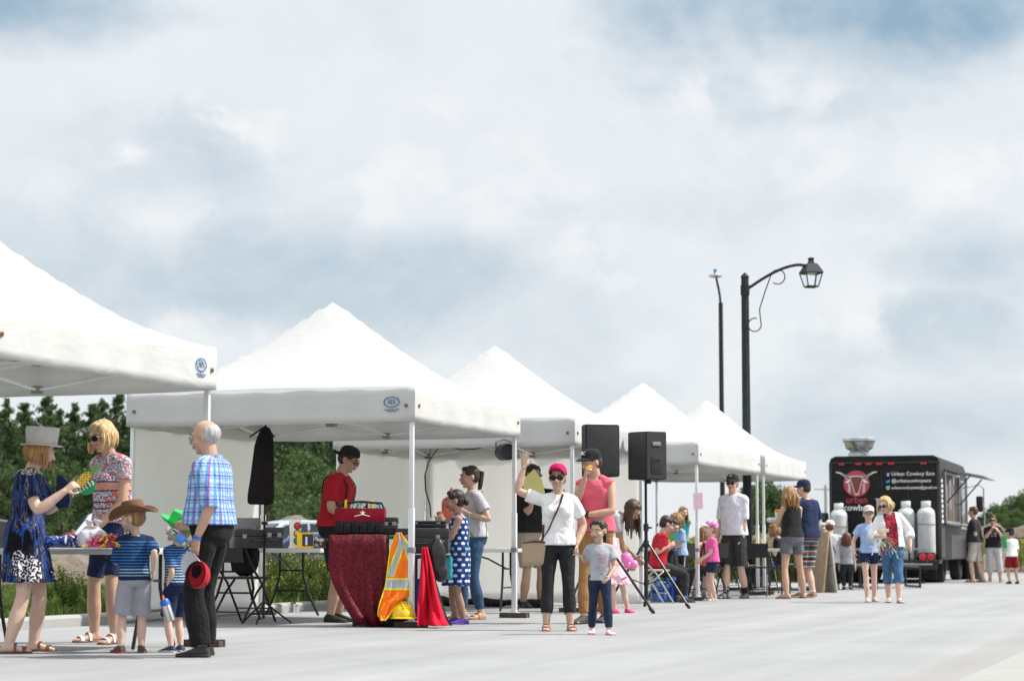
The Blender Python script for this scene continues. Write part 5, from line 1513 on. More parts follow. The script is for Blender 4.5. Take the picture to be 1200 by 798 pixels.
# picnic tables
yk = 36.6
p = mk('darkkid', 'child in dark shirt eating at the black picnic table behind the curly haired woman', 0, 0, 0, -105, loc=V((X(913, yk), yk, 0)), H=1.45, hip=.48, fR=(-.1, -.36), fL=(.1, -.40), skin='fair', hair=('bob', 'sandy'), hp=16, pitch=8, hL=(905, 637, -.08), hR=(905, 632, .1), eL=(.3, .6, -.7))
p.top(C_BLACK, 'tee_shirt', hem=-.02, sleeve=.6, loose=.8); p.bottoms(p_floral('flecked_legging_cloth', (.02, .025, .04), [(.5, .5, .55)], 50, .3), 'leggings', 1.9, infl=.01); p.hair(); p.shoes('sneaker', L_WHITE, L_PALE)
yk = 38.8
p = mk('hoodie', 'person in light grey hoodie and white cap seated at the picnic table', 0, 0, 0, 168, loc=V((X(972, yk), yk, 0)), H=1.58, hip=.50, fR=(-.12, -.36), fL=(.12, -.36), skin='fair', hair=('short', 'auburn'), hp=12, pitch=14, w=1.1, hR=(986, 648, .3), hL=(960, 648, .3))
p.top(C_LGREY, 'hooded_sweatshirt', hem=-.04, sleeve=1.85, loose=1, infl=.03)
p.bottoms(C_CHAR, 'trousers', 1.9); p.hair(); p.shoes('sneaker', L_WHITE, L_PALE)
m = MB(); X_, Y_, Z_ = p.axes(1); m.tube([p.tc(.98) + X_ * -.09 + Y_ * .07, p.tc(.93) + Y_ * .13, p.tc(.98) + X_ * .09 + Y_ * .07], [.03, .05, .03], 10, rnd=True); m.build('hood', C_LGREY, p.root)
oe = MB(); oe.ell((0, .104, .022), (.024, .006, .014), 10, k=6)
p.cap(C_WHITE, emblem=(oe, [solid('orange_print', (.75, .16, .02), .6)])); p.strap(L_BLACK, .7, -.95, wd=.010, infl=.036)
p = mk('picnicchild', 'small child in grey tee with brown hair seated beside the grey hoodie', 0, 0, 0, 172, loc=V((X(992, yk - .1), yk - .1, 0)), H=1.12, hip=.47, fR=(-.09, -.30), fL=(.09, -.30), skin='fair', hair=('long', 'auburn'), hp=8, pitch=6)
p.top(C_GREY, 'tee_shirt', hem=-.03, sleeve=.7, loose=.8); p.bottoms(C_CHAR, 'leggings', 1.9); p.hair(); p.shoes('sneaker', L_DKGREY)
yk = 40.7
p = mk('greyhair', 'grey haired person in dark clothes on the far side of the picnic table', 0, 0, 0, 10, loc=V((X(962, yk), yk, 0)), H=1.55, hip=.50, fR=(-.1, -.36), fL=(.1, -.36), skin='fair', hair=('bobwild', 'grey'), hp=14, pitch=14)
p.top(C_NAVY, 'jacket', hem=-.04, sleeve=1.9, loose=1, infl=.024); p.bottoms(C_CHAR, 'trousers', 1.9); p.hair(); p.shoes('sneaker', L_DKGREY)
# 28 walking girl
p = mk('walkgirl', 'girl in pale blue printed tee, white cap and blue flip-flops walking on the road', 1019, 705, 593, 4, skin='fair', hR=(1001, 648, -.03), hL=(1033, 648, -.03), eR=(-.3, .8, -.3), eL=(.3, .8, -.3), hp=6, hy=-8, hair=('lowpony', 'brown'), smile=1, fwR=(1015, 706), fwL=(1023, 704), shoe='sandal', w=.95, toeR=-8, toeL=8)
p.top(C_SKY, 'tee_shirt', hem=.0, sleeve=.5, loose=.7, sflare=.02); p.bottoms(C_NAVY, 'shorts', .42, infl=.016, flare=.01, waist=.1); p.hair(); p.glasses(M_WIRE, M_FRAME, .9, 'spectacles', clear=True); p.cap(cloth('cream_cotton', (.62, .58, .52)), tilt=-8); p.shoes('flip', L_BLUE, L_BLUE)
m = MB(); rr_ = random.Random(8)
for i in range(6):
    t = .74 - i * .075
    A, B, O = p.prof(t); yy = -(max(B, .10) * p.kx + .026 * p.k) + O * p.kx
    x = -.055
    while x < .055:
        w_ = rr_.uniform(.010, .03); c = p.tc(t)
        m.box((c.x + x, c.y + yy - .010, c.z - .007), (c.x + min(.06, x + w_), c.y + yy + .004, c.z + .007)); x += w_ + .007
m.build('print', C_WHITE, p.root, smooth=False)
# 29 woman in floral top
p = mk('floralwoman', 'woman in red floral top, white cardigan and denim capris carrying ribbons', 1046, 706, 580, -3, sex='f', skin='fair', hR=(1031, 628, -.24), hL=(1067, 638, -.02), eR=(-.6, .5, -.6), eL=(.6, .6, -.3), roll=-7, hy=-38, hp=20, hr=-6, hair=('bobwild', 'blond'), fwR=(1040, 705), fwL=(1052, 707), cR=.8, shoe='sandal', tipL=0, w=1.04)
p.top(p_floral('red_floral_cloth', (.36, .010, .03), [(.07, .09, .04), (.45, .12, .2), (.03, .035, .11)], 20, .33), 'floral_top', hem=.02, sleeve=.3, loose=.7)
p.bottoms(D_LIGHT, 'denim_capris', 1.36, infl=.016, flare=.012); p.hair(); p.glasses(M_LENS); p.shoes('flip', L_BLACK, L_BLACK)
o = p.top(C_WHITE, 'cardigan', hem=.0, sleeve=1.5, loose=.8, infl=.027, sflare=.012, neck=1.03)
bm = bmesh.new(); bm.from_mesh(o.data)
dl = []
for f in bm.faces:
    c = f.calc_center_median(); ax = p.axes(max(0, min(1, (c.z - p.P.z) / p.TLn)))[0]
    q = c - p.tc(max(-.1, min(1.05, (c.z - p.P.z) / p.TLn)))
    if abs(q.x) < .082 and q.y < -.02: dl.append(f)
bmesh.ops.delete(bm, geom=dl, context='FACES'); bm.to_mesh(o.data); bm.free()
sd_ = o.modifiers.new('t', 'SOLIDIFY'); sd_.thickness = .005
# 30-32 at the truck
p = mk('truckman', 'man in charcoal tee and beige shorts ordering at the food truck', 1144, 682, 593, -118, skin='pink', hL=(1138, 637, -.05), hp=2, hair=('short', 'auburn'), fwL=(1139, 683), fwR=(1151, 682), w=1.12, belly=.05, shoe='sandal', eL=(.3, .8, -.4))
p.top(C_CHAR, 'tee_shirt', hem=.02, sleeve=.75, loose=.9, sflare=.015); p.bottoms(C_BEIGE, 'shorts', .95, infl=.024, flare=.02); p.hair(); p.shoes('sandal', L_BLACK, L_BLACK)
p = mk('truckwoman', 'woman in black tee and pale grey capris waiting behind the boy in red shorts', 1165, 682, 603, -12, sex='f', w=1.14, skin='pink', hR=(1161, 621, -.28), hL=(1170, 622, -.28), eR=(-.5, .3, -1), eL=(.5, .3, -1), hp=6, hair=('short', 'auburn'), fwR=(1159, 682), fwL=(1171, 682), shoe='sandal', cR=.7, cL=.7)
p.top(C_BLACK, 'tee_shirt', hem=-.02, sleeve=.7, loose=.8, sflare=.014); p.bottoms(C_LGREY, 'capris', 1.5, infl=.018, flare=.012); p.hair(); p.glasses(M_LENS); p.shoes('sandal', L_BLACK, L_TAN)
m = MB(); c = p.tc(.74); A, B, O = p.prof(.74)
for i in range(9):
    a = rr_.uniform(-.06, .06); z = rr_.uniform(-.07, .05)
    m.tube([(c.x + a, c.y - .178 * p.w * p.k, c.z + z), (c.x + a + rr_.uniform(-.03, .03), c.y - .182 * p.w * p.k, c.z + z - .03)], [(.006, .004)] * 2, 5)
m.build('print', C_LGREY, p.root)
p = mk('truckboy', 'boy in white tee, dark red shorts and black cap with his back turned', 1186, 684, 618, -163, skin='tan', hL=(1178, 640, .12), eL=(.6, .3, -.6), hy=25, hair=('short', 'dark'), fwL=(1182, 684), fwR=(1191, 683), w=1.04)
p.top(C_WHITE, 'tee_shirt', hem=-.03, sleeve=.85, loose=.9, sflare=.015); p.bottoms(C_DARKRED, 'shorts', .82, infl=.026, flare=.022, waist=.06); p.hair(); p.cap(C_BLACK); p.shoes('sneaker', L_BLACK, L_BLACK)
# pink print on the grey girl's tee
p = PEOPLE['greygirl']; m = MB()
for i in range(7):
    t = .76 - i * .07; A, B, O = p.prof(t); yy = -(max(B, .10) * p.kx + .024 * p.k) + O * p.kx; c = p.tc(t)
    for j in range(4):
        if rr_.random() < .35: continue
        x = -.05 + j * .028
        m.tube([(c.x + x, c.y + yy - .004, c.z), (c.x + x + .012, c.y + yy - .006, c.z + rr_.uniform(-.012, .012)), (c.x + x + .022, c.y + yy - .004, c.z + rr_.uniform(-.008, .008))], [(.004, .004)] * 3, 5)
m.build('print', solid('pink_print', (.62, .25, .32), .7), p.root)
# ------------------------------------------------------------------ materials of the small things
M_BLKPL = solid('black_plastic', (.016, .016, .018), .45); M_BLKMET = solid('black_metal', (.018, .018, .02), .4, .3); M_TABLE = solid('table_plastic', (.62, .62, .60), .45, var=.05)
M_STEEL = solid('brushed_steel', (.55, .56, .57), .28, .9); M_RUBBER = solid('tyre_rubber', (.018, .018, .018), .85); M_WOOD = solid('pale_plywood', (.46, .34, .22), .7, var=.2); M_ORANGE = cloth('orange_safety_cloth', (.95, .20, .015))
M_LIME = cloth('lime_binding', (.75, .85, .06)); M_SILVER = solid('reflective_tape', (.42, .44, .47), .35); M_YEL = solid('yellow_plastic', (.85, .55, .01), .35); M_CAPE = cloth('red_satin', (.62, .006, .03)); M_CAPEB = cloth('black_satin', (.012, .012, .014))
M_PAPERY = solid('yellow_paper', (.86, .78, .32), .8, var=.03); M_PAPERP = solid('pink_paper', (.82, .56, .70), .8, var=.04); M_GLASSC = None
def glass(name, col=(1, 1, 1), rough=.05):
    t = NT(name); t.b.inputs['Transmission Weight'].default_value = 1; t.b.inputs['IOR'].default_value = 1.2
    return t.done(col, rough)
M_CLEAR = glass('clear_plastic', (.92, .95, .98)); M_WATERB = glass('blue_water_jug', (.45, .62, .88))
M_WIN = solid('dark_window_glass', (.012, .016, .02), .06); M_CHROME = solid('chrome', (.6, .6, .6), .15, 1)
def vv(px, py, y): return At(px, py, y)

# ------------------------------------------------------------------ folding tables
def folding_table(u, v, label, along, L=1.83, W_=.76, H_=.74, group='white folding tables under the tents'):
    r = thing('folding_table', label, 'table', uv(u, v), RZ + (math.pi / 2 if along == 'v' else 0), group)
    m = MB(); m.box((-L / 2, -W_ / 2, H_ - .045), (L / 2, W_ / 2, H_), bev=.014); m.build('table_top', M_TABLE, r)
    for sx in (-1, 1):
        a = MB(); x = sx * (L / 2 - .22)
        for sy in (-1, 1):
            a.tube([(x, sy * .14, H_ - .05), (x, sy * .14, .45), (x + sx * .01, sy * .2, .25), (x + sx * .03, sy * .31, .02)], .0145, 8, rnd=True)
        a.tube([(x + sx * .005, -.19, .28), (x + sx * .005, .19, .28)], .011, 6); a.tube([(x, -.14, .5), (x, .14, .5)], .011, 6)
        a.tube([(x, 0, .5), (x - sx * .24, 0, .62), (x - sx * .5, 0, H_ - .055)], .011, 6)
        a.build('leg_frame', M_BLKMET, r)
    return r
folding_table(14.2, V0 + .95, 'white folding table heaped with streamers between hat woman and blonde woman', 'v')
folding_table(20.9, V0 + 2.55, 'white folding table carrying the toy traffic light and black cases', 'u')
q = V((-.72, 25.75, 0)); folding_table(q.dot(UU), q.dot(VV), 'white folding table against the cream tent wall behind the waving woman', 'v')
q = V((X(777, 31.1), 31.1, 0)); CT = (q.dot(UU), q.dot(VV)); folding_table(*CT, 'craft table under the black cloth beside the girl in pale blue', 'u', .95, .46, .70)
q = V((X(868, 34.6), 34.6, 0)); folding_table(q.dot(UU), q.dot(VV), 'white folding table behind the man in white polo', 'v')

# black cloth over the craft table
def drape(name, label, u, v, rz, L, W_, H_, mat, drop, seed, cat='tablecloth', taper=None):
    m = MB(); N = 72; rows = []
    def per(k, ex):
        s = k / N * 4; side = int(s) % 4; f = s - int(s); a, b = L / 2 + ex, W_ / 2 + ex
        c = [(-a, -b), (a, -b), (a, b), (-a, b)]
        p, q_ = c[side], c[(side + 1) % 4]; return p[0] + (q_[0] - p[0]) * f, p[1] + (q_[1] - p[1]) * f
    rows.append([(0 + per(k, 0)[0] * .5, per(k, 0)[1] * .5, H_ + .006) for k in range(N)])
    rows.append([(*per(k, .004), H_ + .006) for k in range(N)])
    for i in range(1, 9):
        f = i / 8; row = []
        for k in range(N):
            x, y = per(k, .012)
            w_ = .045 * f * (math.sin(k * .87 + seed) + .6 * math.sin(k * .39 + 2 * seed)) * .6 + .01 * f
            l = math.hypot(x, y); d = drop * (1 + .06 * math.sin(k * .52 + seed))
            z = H_ + .004 - d * f
            X1, Y1 = x * (1 + w_ / l), y * (1 + w_ / l)
            if taper: X1, Y1 = taper(X1, Y1, f)
            row.append((X1, Y1, max(.012, z)))
        rows.append(row)
    m.loft(rows, 0, False); m.add(rows[0], [tuple(range(N))])
    o = m.build(name, mat, loc=uv(u, v), rot=(0, 0, rz), sharp=0)
    s = o.modifiers.new('t', 'SOLIDIFY'); s.thickness = .003
    return tag(o, label, cat)
drape('tablecloth', 'black cloth hanging over the craft table in front of the girl in pale blue', *CT, RZ, .97, .48, .70, C_BLACK, .36, 3)

# ------------------------------------------------------------------ the magician's table: tote, cases, damask, vest, cape
MT = V((X(452, 20.6), 20.6, 0)); MZ = .86
mt = thing('prop_stand', 'prop stand hidden under dark red damask beneath the tool tote', 'stand', MT, 0)
m = MB(); m.box((-.50, -.24, MZ - .03), (.09, .26, MZ), bev=.006); m.box((.092, -.24, MZ - .21), (.62, .26, MZ - .18), bev=.006); m.build('top', M_BLKPL, mt)
for sx in (-1, 1):
    for sy in (-1, 1):
        a = MB(); a.box((sx * .28 - .02, sy * .18 - .02, 0), (sx * .28 + .02, sy * .18 + .02, MZ - (.028 if sx < 0 else .208))); a.build('leg', M_BLKMET, mt)
m = MB(); N = 60; rows = []
def perq(k, ex):
    a0, a1, b0, b1 = -.52 - ex, .02 + ex, -.26 - ex, .27 + ex
    s = k / N * 4; sd = int(s) % 4; f = s - int(s); c = [(a0, b0), (a1, b0), (a1, b1), (a0, b1)]; p, q_ = c[sd], c[(sd + 1) % 4]
    return p[0] + (q_[0] - p[0]) * f, p[1] + (q_[1] - p[1]) * f
for i in range(11):
    f = max(0, (i - 1) / 9.0); row = []
    for k in range(N):
        x, y = perq(k, .0)
        if i == 0: x, y = -.25 + (x + .25) * .5, y * .5
        w_ = .03 * f * (math.sin(k * .8) + .7 * math.sin(k * .33 + 1))
        ff = max(0, (f - .35) / .65) ** 1.4
        xx = x + (.30 * ff if x < -.4 else .22 * ff * (.02 - x) / .5 if x < 0 else 0)
        l = math.hypot(x + .25, y) + .01
        row.append((xx + (x + .25) / l * w_, y + y / l * w_, max(.012, MZ + .006 - f * (MZ - .01))))
    rows.append(row)
m.loft(rows, 0, False); m.add(rows[0], [tuple(range(N))])
o = m.build('damask_cloth', p_damask(), loc=MT, sharp=0); s = o.modifiers.new('t', 'SOLIDIFY'); s.thickness = .003
tag(o, 'dark red damask cloth hanging to the ground from the prop stand', 'cloth')
# tool tote
tt = thing('tool_tote', 'open red and black tool tote in front of the man in red', 'tool bag', MT + V((-.24, -.02, MZ + .012)))
m = MB(); m.box((-.235, -.15, 0), (.235, .15, .13), bev=.012); m.build('base', C_BLACK, tt)
m = MB()
for a, b in (((-.235, -.152, .12), (.235, -.132, .25)), ((-.235, .132, .12), (.235, .152, .25)), ((-.238, -.15, .12), (-.22, .15, .25)), ((.22, -.15, .12), (.238, .15, .25))): m.box(a, b, bev=.006)
m.build('side_panel', cloth('tote_red', (.22, .008, .02)), tt)
m = MB()
for i in range(6): m.box((-.225 + i * .076, -.168, .015), (-.157 + i * .076, -.150, .12 - .02 * (i % 2)), bev=.006)
m.build('pockets', C_BLACK, tt)
m = MB(); m.tube([(-.23, 0, .24), (-.20, 0, .30), (.0, 0, .315), (.20, 0, .30), (.23, 0, .24)], .012, 8); m.build('handle', M_BLKPL, tt)
m = MB(); pts = []
for i in range(10): a = math.pi / 2 + i * math.pi / 5; r = .030 if i % 2 == 0 else .013; pts.append((r * math.cos(a), r * math.sin(a)))
m.prism(pts, .003, 0, face_matrix((.03, -.156, .205), (1, 0, 0), (0, 0, 1))); m.tube([(-.05, -.157, .172), (.03, -.157, .19), (.10, -.157, .172)], .004, 6); m.build('emblem', L_WHITE, tt, smooth=False)
rr_ = random.Random(3)
for i in range(9):
    x = -.19 + i * .048; h = rr_.uniform(.05, .12); m = MB()
    m.tube([(0, 0, 0), (rr_.uniform(-.02, .02), 0, h)], [.014, .012], 8, rnd=True); m.tube([(0, 0, -.1), (0, 0, 0)], .006, 6)
    tag(m.build('tool', [[M_BLKPL, M_YEL, M_STEEL, L_BLUE, L_WHITE][i % 5]], loc=tt.location + V((x, rr_.uniform(-.08, .08), .23))), 'tool handle sticking out of the open red tool tote', 'tool', 'tools in the tote')
# black cases
def case(name, label, loc, L, W_, H_, rz=0, mat=None, group=None):
    r = thing(name, label, 'case', loc, rz, group); mat = mat or M_BLKPL
    m = MB(); m.box((-L / 2, -W_ / 2, 0), (L / 2, W_ / 2, H_ * .62), bev=.012)
    for i in range(5): x = -L / 2 + L * (i + .5) / 5; m.box((x - .008, -W_ / 2 - .006, .01), (x + .008, -W_ / 2 + .01, H_ * .58), bev=.003)
    m.build('body', mat, r)
    m = MB(); m.box((-L / 2 - .006, -W_ / 2 - .006, H_ * .63), (L / 2 + .006, W_ / 2 + .006, H_), bev=.014); m.build('lid', mat, r)
    for sx in (-.3, .3):
        m = MB(); m.box((sx * L - .02, -W_ / 2 - .016, H_ * .52), (sx * L + .02, -W_ / 2 - .004, H_ * .74), bev=.003); m.build('latch', M_GREYPL, r)
    m = MB(); m.tube([(-.06, -W_ / 2 - .005, H_ * .4), (-.055, -W_ / 2 - .03, H_ * .4), (.055, -W_ / 2 - .03, H_ * .4), (.06, -W_ / 2 - .005, H_ * .4)], .008, 6); m.build('handle', mat, r)
    return r
case('equipment_case', 'large black ribbed case right of the tool tote behind the tent leg', MT + V((.36, 0, MZ - .17)), .50, .42, .24)
case('equipment_case', 'small black case on top of the large ribbed one beside the polka dot girl', MT + V((.40, .08, MZ + .075)), .36, .28, .07)
case('equipment_case', 'squat black box between tool tote and tent leg', MT + V((.05, -.02, MZ + .006)), .13, .22, .17)
case('equipment_case', 'long black case on the traffic light table', vv(301, 642, 20.9) * 1.0, .44, .30, .18, .2)
case('equipment_case', 'small upright black box at the end of the long case on the traffic light table', V((X(322, 20.7), 20.7, .742)), .16, .2, .20, .1)
case('equipment_case', 'light grey bin on the traffic light table behind the old man', V((X(286, 21.4), 21.4, .742)), .30, .28, .30, .2, M_GREYPL)
# safety vest
m = MB(); y0 = MT.y - .30
def P3(px, py, dy=0): p_ = At(px, py, y0 + dy); return p_
def cloth_poly(name, rows, mats, stripes=None, th=.006, fold=.02, n=22, seed=0):
    """cloth between left and right edges given per row: (py, left px, right px)"""
    m = MB(); vs = []; k = n + 1
    for i, (py, a, b, dy) in enumerate(rows):
        for j in range(k):
            f = j / n; p_ = At(a + (b - a) * f, py, y0 + dy); g = i / (len(rows) - 1)
            p_.y += fold * g * math.sin(f * 9 + seed + i * .25) + fold * .4 * math.sin(f * 21 + seed); vs.append(p_)
    fs = []; ms = []
    for i in range(len(rows) - 1):
        for j in range(n):
            fs.append((i * k + j, i * k + j + 1, (i + 1) * k + j + 1, (i + 1) * k + j)); ms.append(stripes(i / (len(rows) - 1), (j + .5) / n) if stripes else 0)
    m.add(vs, fs); m.m = ms
    o = m.build(name, mats, sharp=0); s = o.modifiers.new('t', 'SOLIDIFY'); s.thickness = th
    return o
def interp_rows(keys, n):
    out = []
    for i in range(n + 1):
        py = keys[0][0] + (keys[-1][0] - keys[0][0]) * i / n
        for a, b in zip(keys, keys[1:]):
            if py <= b[0] + 1e-6:
                f = (py - a[0]) / (b[0] - a[0]); out.append((py, a[1] + (b[1] - a[1]) * f, a[2] + (b[2] - a[2]) * f, a[3] + (b[3] - a[3]) * f)); break
    return out
def vest_s(g, f):
    if f < .04 or f > .96 or g > .975: return 1
    d = abs((f - .30) - (g - .12) * -.55 + .0)
    if g < .50:
        e = f - (.62 - g * .95)
        if -.12 < e < .12: return 2
        if -.16 < e < .16: return 1
        e2 = f - (.62 + g * 1.1)
        if -.10 < e2 < .10: return 2
        if -.13 < e2 < .13: return 1
    if .53 < g < .62: return 2
    if .505 < g < .645: return 1
    return 0
o = cloth_poly('safety_vest', interp_rows([(624, 464, 470, .02), (640, 457, 482, 0), (655, 455, 483, -.02), (686, 451, 481, -.05), (699, 447, 480, -.07), (704, 445, 470, -.08), (712, 443, 462, -.09), (720, 442, 458, -.10), (727, 446, 452, -.12)], 60), [M_ORANGE, M_LIME, M_SILVER], vest_s, n=60)
tag(o, 'orange safety vest with lime edges and grey reflective bands hanging from the prop stand', 'vest')
y0 = MT.y - .27
o = cloth_poly('cape', interp_rows([(641, 494, 501, .0), (660, 493, 506, -.04), (700, 490, 516, -.12), (727, 489, 525, -.20), (733, 489, 530, -.26)], 24), [M_CAPE, M_CAPEB], lambda g, f: 1 if f > .9 else 0, fold=.085, n=40)
tag(o, 'bright red satin cape spreading on the ground from the prop stand', 'cape')
# black shoulder bag by the cape
bagm = MB(); b0 = At(513, 655, MT.y - .22); bagm.ell((b0.x, b0.y, b0.z), (.085, .06, .20), 16, k=10); bagm.ell((b0.x + .03, b0.y, b0.z - .12), (.07, .055, .10), 14, k=8)
bg_ = remeshed(bagm, .01, 2, .02); o = bg_.build('body', solid('black_vinyl', (.018, .018, .02), .3), None, sharp=0)
r = thing('shoulder_bag', 'glossy black bag hanging beside the red cape', 'bag'); o.parent = r
m = MB(); m.tube([(b0.x - .06, b0.y, b0.z + .15), (b0.x - .02, b0.y + .02, b0.z + .25), (b0.x + .05, b0.y, b0.z + .16)], [(.012, .004)] * 3, 6); m.build('handle', M_BLKPL, r)
# blue box under the stand
m = MB(); m.box((-.06, -.1, 0), (.06, .1, .42), bev=.01); m.box((-.065, -.105, .421), (.065, .105, .45), bev=.006)
tag(m.build('storage_box', solid('royal_blue_plastic', (.02, .07, .40), .5), loc=V((X(491, 20.6), 20.6, .30)) - V((0, 0, .30))), 'blue plastic box between vest and red cape', 'box')
# hard hat
hh = thing('hard_hat', 'yellow hard hat on the ground at the foot of the tent leg', 'helmet', V((X(473, 20.25), 20.25, .10)), .4)
m = MB(); m.ell((0, 0, 0), (.115, .14, .135), 22, k=10, z0=0)
for x in (-.03, 0, .03): m.tube([(x, -.11, .08), (x, -.05, .135), (x, .05, .138), (x, .11, .085)], .010, 6)
m.build('shell', M_YEL, hh); m = MB(); m.loft([[(r_ * math.cos(q), r_ * 1.2 * math.sin(q) - (.03 if math.sin(q) < -.3 else 0), z) for q in [2 * math.pi * k / 24 for k in range(24)]] for r_, z in ((.112, .0), (.135, -.008), (.135, -.014), (.112, -.008))], 0, False); m.build('brim', M_YEL, hh)
m = MB(); m.ell((0, 0, 0), (.17, .10, .085), 16, k=8, z0=-.6); m.ell((.12, -.02, -.02), (.09, .06, .05), 12, k=8); m.tube([(-.1, -.05, .04), (0, -.09, .06), (.12, -.05, .02)], .012, 6)
mm = remeshed(m, .01, 2, .02)
tag(mm.build('tool_pouch', C_BLACK, loc=V((X(462, 20.45), 20.45, .055)), sharp=0), 'black cloth pouch on the ground under the orange vest and hard hat', 'bag')

# ------------------------------------------------------------------ hanging black costume on its stand
cs = thing('costume_stand', 'thin black stand holding the hanging black costume', 'stand', V((X(310, 21.2), 21.2, 0)))
m = MB(); m.tube([(0, 0, .05), (0, 0, 1.0)], .013, 8); m.tube([(0, 0, 1.0), (.0, 0, 1.96)], .009, 8); m.tube([(-.03, 0, .99), (.03, 0, .99)], .016, 8); m.build('pole', M_BLKMET, cs)
for i in range(3):
    a = i * 2.094 + .4; m = MB(); m.tube([(0, 0, .22), (math.cos(a) * .16, math.sin(a) * .16, .10), (math.cos(a) * .28, math.sin(a) * .28, .012)], .010, 6, rnd=True); m.build('leg', M_BLKMET, cs)
m = MB(); m.tube([(-.16, 0, 1.84), (0, 0, 1.95), (.09, 0, 1.84)], .01, 6); m.build('hanger', M_BLKMET, cs)
y0 = 21.18; rows = interp_rows([(501, 307, 316, 0), (510, 302, 320, 0), (522, 298, 321, -.02), (560, 293, 321, -.03), (580, 290, 321, -.03), (589, 290, 320, -.03), (591, 293, 318, -.03)], 40)
m = MB(); rings = []
for py, a, b, dy in rows:
    c = At((a + b) / 2, py, y0); hw = (b - a) / 2 / 2509 * y0; ring = []
    for k in range(26):
        q = 2 * math.pi * k / 26; f = 1 + .06 * math.sin(k * 2.2) * (py - 500) / 90
        ring.append((c.x + hw * math.cos(q) * f, c.y + (.05 + .03 * (py - 500) / 90) * math.sin(q) * f, c.z))
    rings.append(ring)
m.loft(list(reversed(rings)))
o = m.build('hanging_costume', cloth('black_velvet', (.012, .009, .010), .2), sharp=0); tag(o, 'black velvet costume hanging from the thin stand beside the old man', 'costume')

# ------------------------------------------------------------------ folding chairs
def folding_chair(px, y, rz, label, group='black folding chairs', mat=None, wood=False, first=[None]):
    loc = V((X(px, y), y, 0))
    key = 'w' if wood else 'b'
    if not wood and first[0] is not None:
        r = copy_tree(first[0]); r.location = loc; r.rotation_euler = (0, 0, rz); r['label'] = label; r['group'] = group; return r
    r = thing('folding_chair', label, 'chair', loc, rz, group); fm = M_STEEL if wood else M_BLKMET; sm = M_WOOD if wood else M_BLKPL
    m = MB(); m.box((-.2, -.2, .435), (.2, .19, .46), bev=.01); m.build('seat', sm, r)
    m = MB(); rings = []
    for i in range(7):
        a = -1 + i / 3; rings.append([(a * .2, .27 - .03 * (1 - a * a) * -1, .60 if not wood else .62), (a * .2, .285 + .03 * (1 - a * a), .60 if not wood else .62), (a * .2, .315 + .03 * (1 - a * a), .82), (a * .2, .30 + .03 * (1 - a * a), .82)])
    m.loft(rings); m.build('backrest', sm, r)
    for sx in (-1, 1):
        m = MB(); m.tube([(sx * .215, -.24, .012), (sx * .215, .0, .40), (sx * .215, .20, .60), (sx * .205, .31, .83)], .012, 8, rnd=True); m.build('front_leg', fm, r)
        m = MB(); m.tube([(sx * .195, .28, .012), (sx * .195, .05, .30), (sx * .195, -.10, .43)], .012, 8, rnd=True); m.build('rear_leg', fm, r)
    m = MB(); m.tube([(-.21, -.16, .14), (.21, -.16, .14)], .008, 6); m.tube([(-.195, .21, .11), (.195, .21, .11)], .008, 6); m.build('stretcher', fm, r)
    if not wood: first[0] = r
    return r
folding_chair(287, 21.6, rad(150), 'black folding chair with a backpack on it under the traffic light table', 'black folding chairs')
folding_chair(763, 29.1, rad(105), 'wooden backed steel chair of the child in red beside the speaker stand', None, wood=True)
for px, y, a, lb in ((829, 31.9, 200, 'black folding chair of the long haired child behind the pink notice'), (846, 35.4, 20, 'black folding chair farther back between toddler and polo man'),
                     (884, 33.6, 170, 'black folding chair right of the man in white polo, before the white table'), (892, 35.8, 10, 'black folding chair behind the touching pair of tent legs'), (787, 31.5, 220, 'black folding chair of the child in bright blue')):
    folding_chair(px, y, rad(a), lb)
bp = thing('backpack', 'black backpack on the folding chair behind the old man', 'bag', V((X(287, 21.55), 21.55, .465)), .5)
m = MB(); m.ell((0, 0, .19), (.16, .10, .20), 16, k=10); m.ell((0, -.09, .13), (.12, .05, .11), 14, k=8); b_ = remeshed(m, .01, 2, .015); b_.v = [(x, y_, max(.0, z)) for x, y_, z in b_.v]; b_.build('body', C_BLACK, bp, sharp=0)
m = MB()
for sx in (-1, 1): m.tube([(sx * .07, .08, .33), (sx * .09, .13, .2), (sx * .08, .09, .05)], [(.02, .005)] * 3, 6)
m.tube([(.05, -.05, .05), (.06, -.10, -.12), (.05, -.08, -.24)], [(.014, .004)] * 3, 6); m.build('strap', C_BLACK, bp)

# toy traffic light, yellow box
tl = thing('toy_traffic_light', 'white toy traffic light with red, yellow and green lamps', 'toy', V((X(346, 20.7), 20.7, .742)), .15)
m = MB(); m.box((-.055, -.05, .0), (.055, .05, .27), bev=.006); m.box((-.065, -.06, 0), (.065, .06, .02), bev=.004); m.build('housing', L_WHITE, tl)
for i, (c, nm) in enumerate((((.01, .35, .08), 'green_lamp'), ((.85, .5, .02), 'yellow_lamp'), ((.65, .02, .02), 'red_lamp'))):
    m = MB(); m.ell((.018, -.05, .07 + i * .072), (.028, .014, .028), 16, k=8); m.build(nm, solid(nm, c, .3), tl); m = MB()
    m.loft([[(.018 + r_ * math.cos(k * .3927), -.052, .07 + i * .072 + r_ * math.sin(k * .3927)) for k in range(16)] for r_ in (.036, .028)], 0, False); o = m.build('bezel', M_BLKPL, tl); o.modifiers.new('t', 'SOLIDIFY').thickness = .006
m = MB(); m.box((-.08, -.04, 0), (.08, .04, .15), bev=.004); m.box((-.03, -.044, .02), (.075, -.038, .135), 1); m.box((.0, -.047, .03), (.02, -.043, .11), 2)
tag(m.build('toy_box', [M_YEL, solid('print_dark', (.03, .03, .06), .4), L_WHITE], loc=V((X(358, 20.6), 20.6, .742)), rot=(0, 0, .1)), 'yellow toy package beside the toy traffic light', 'package')
m = MB(); rr_ = random.Random(6)
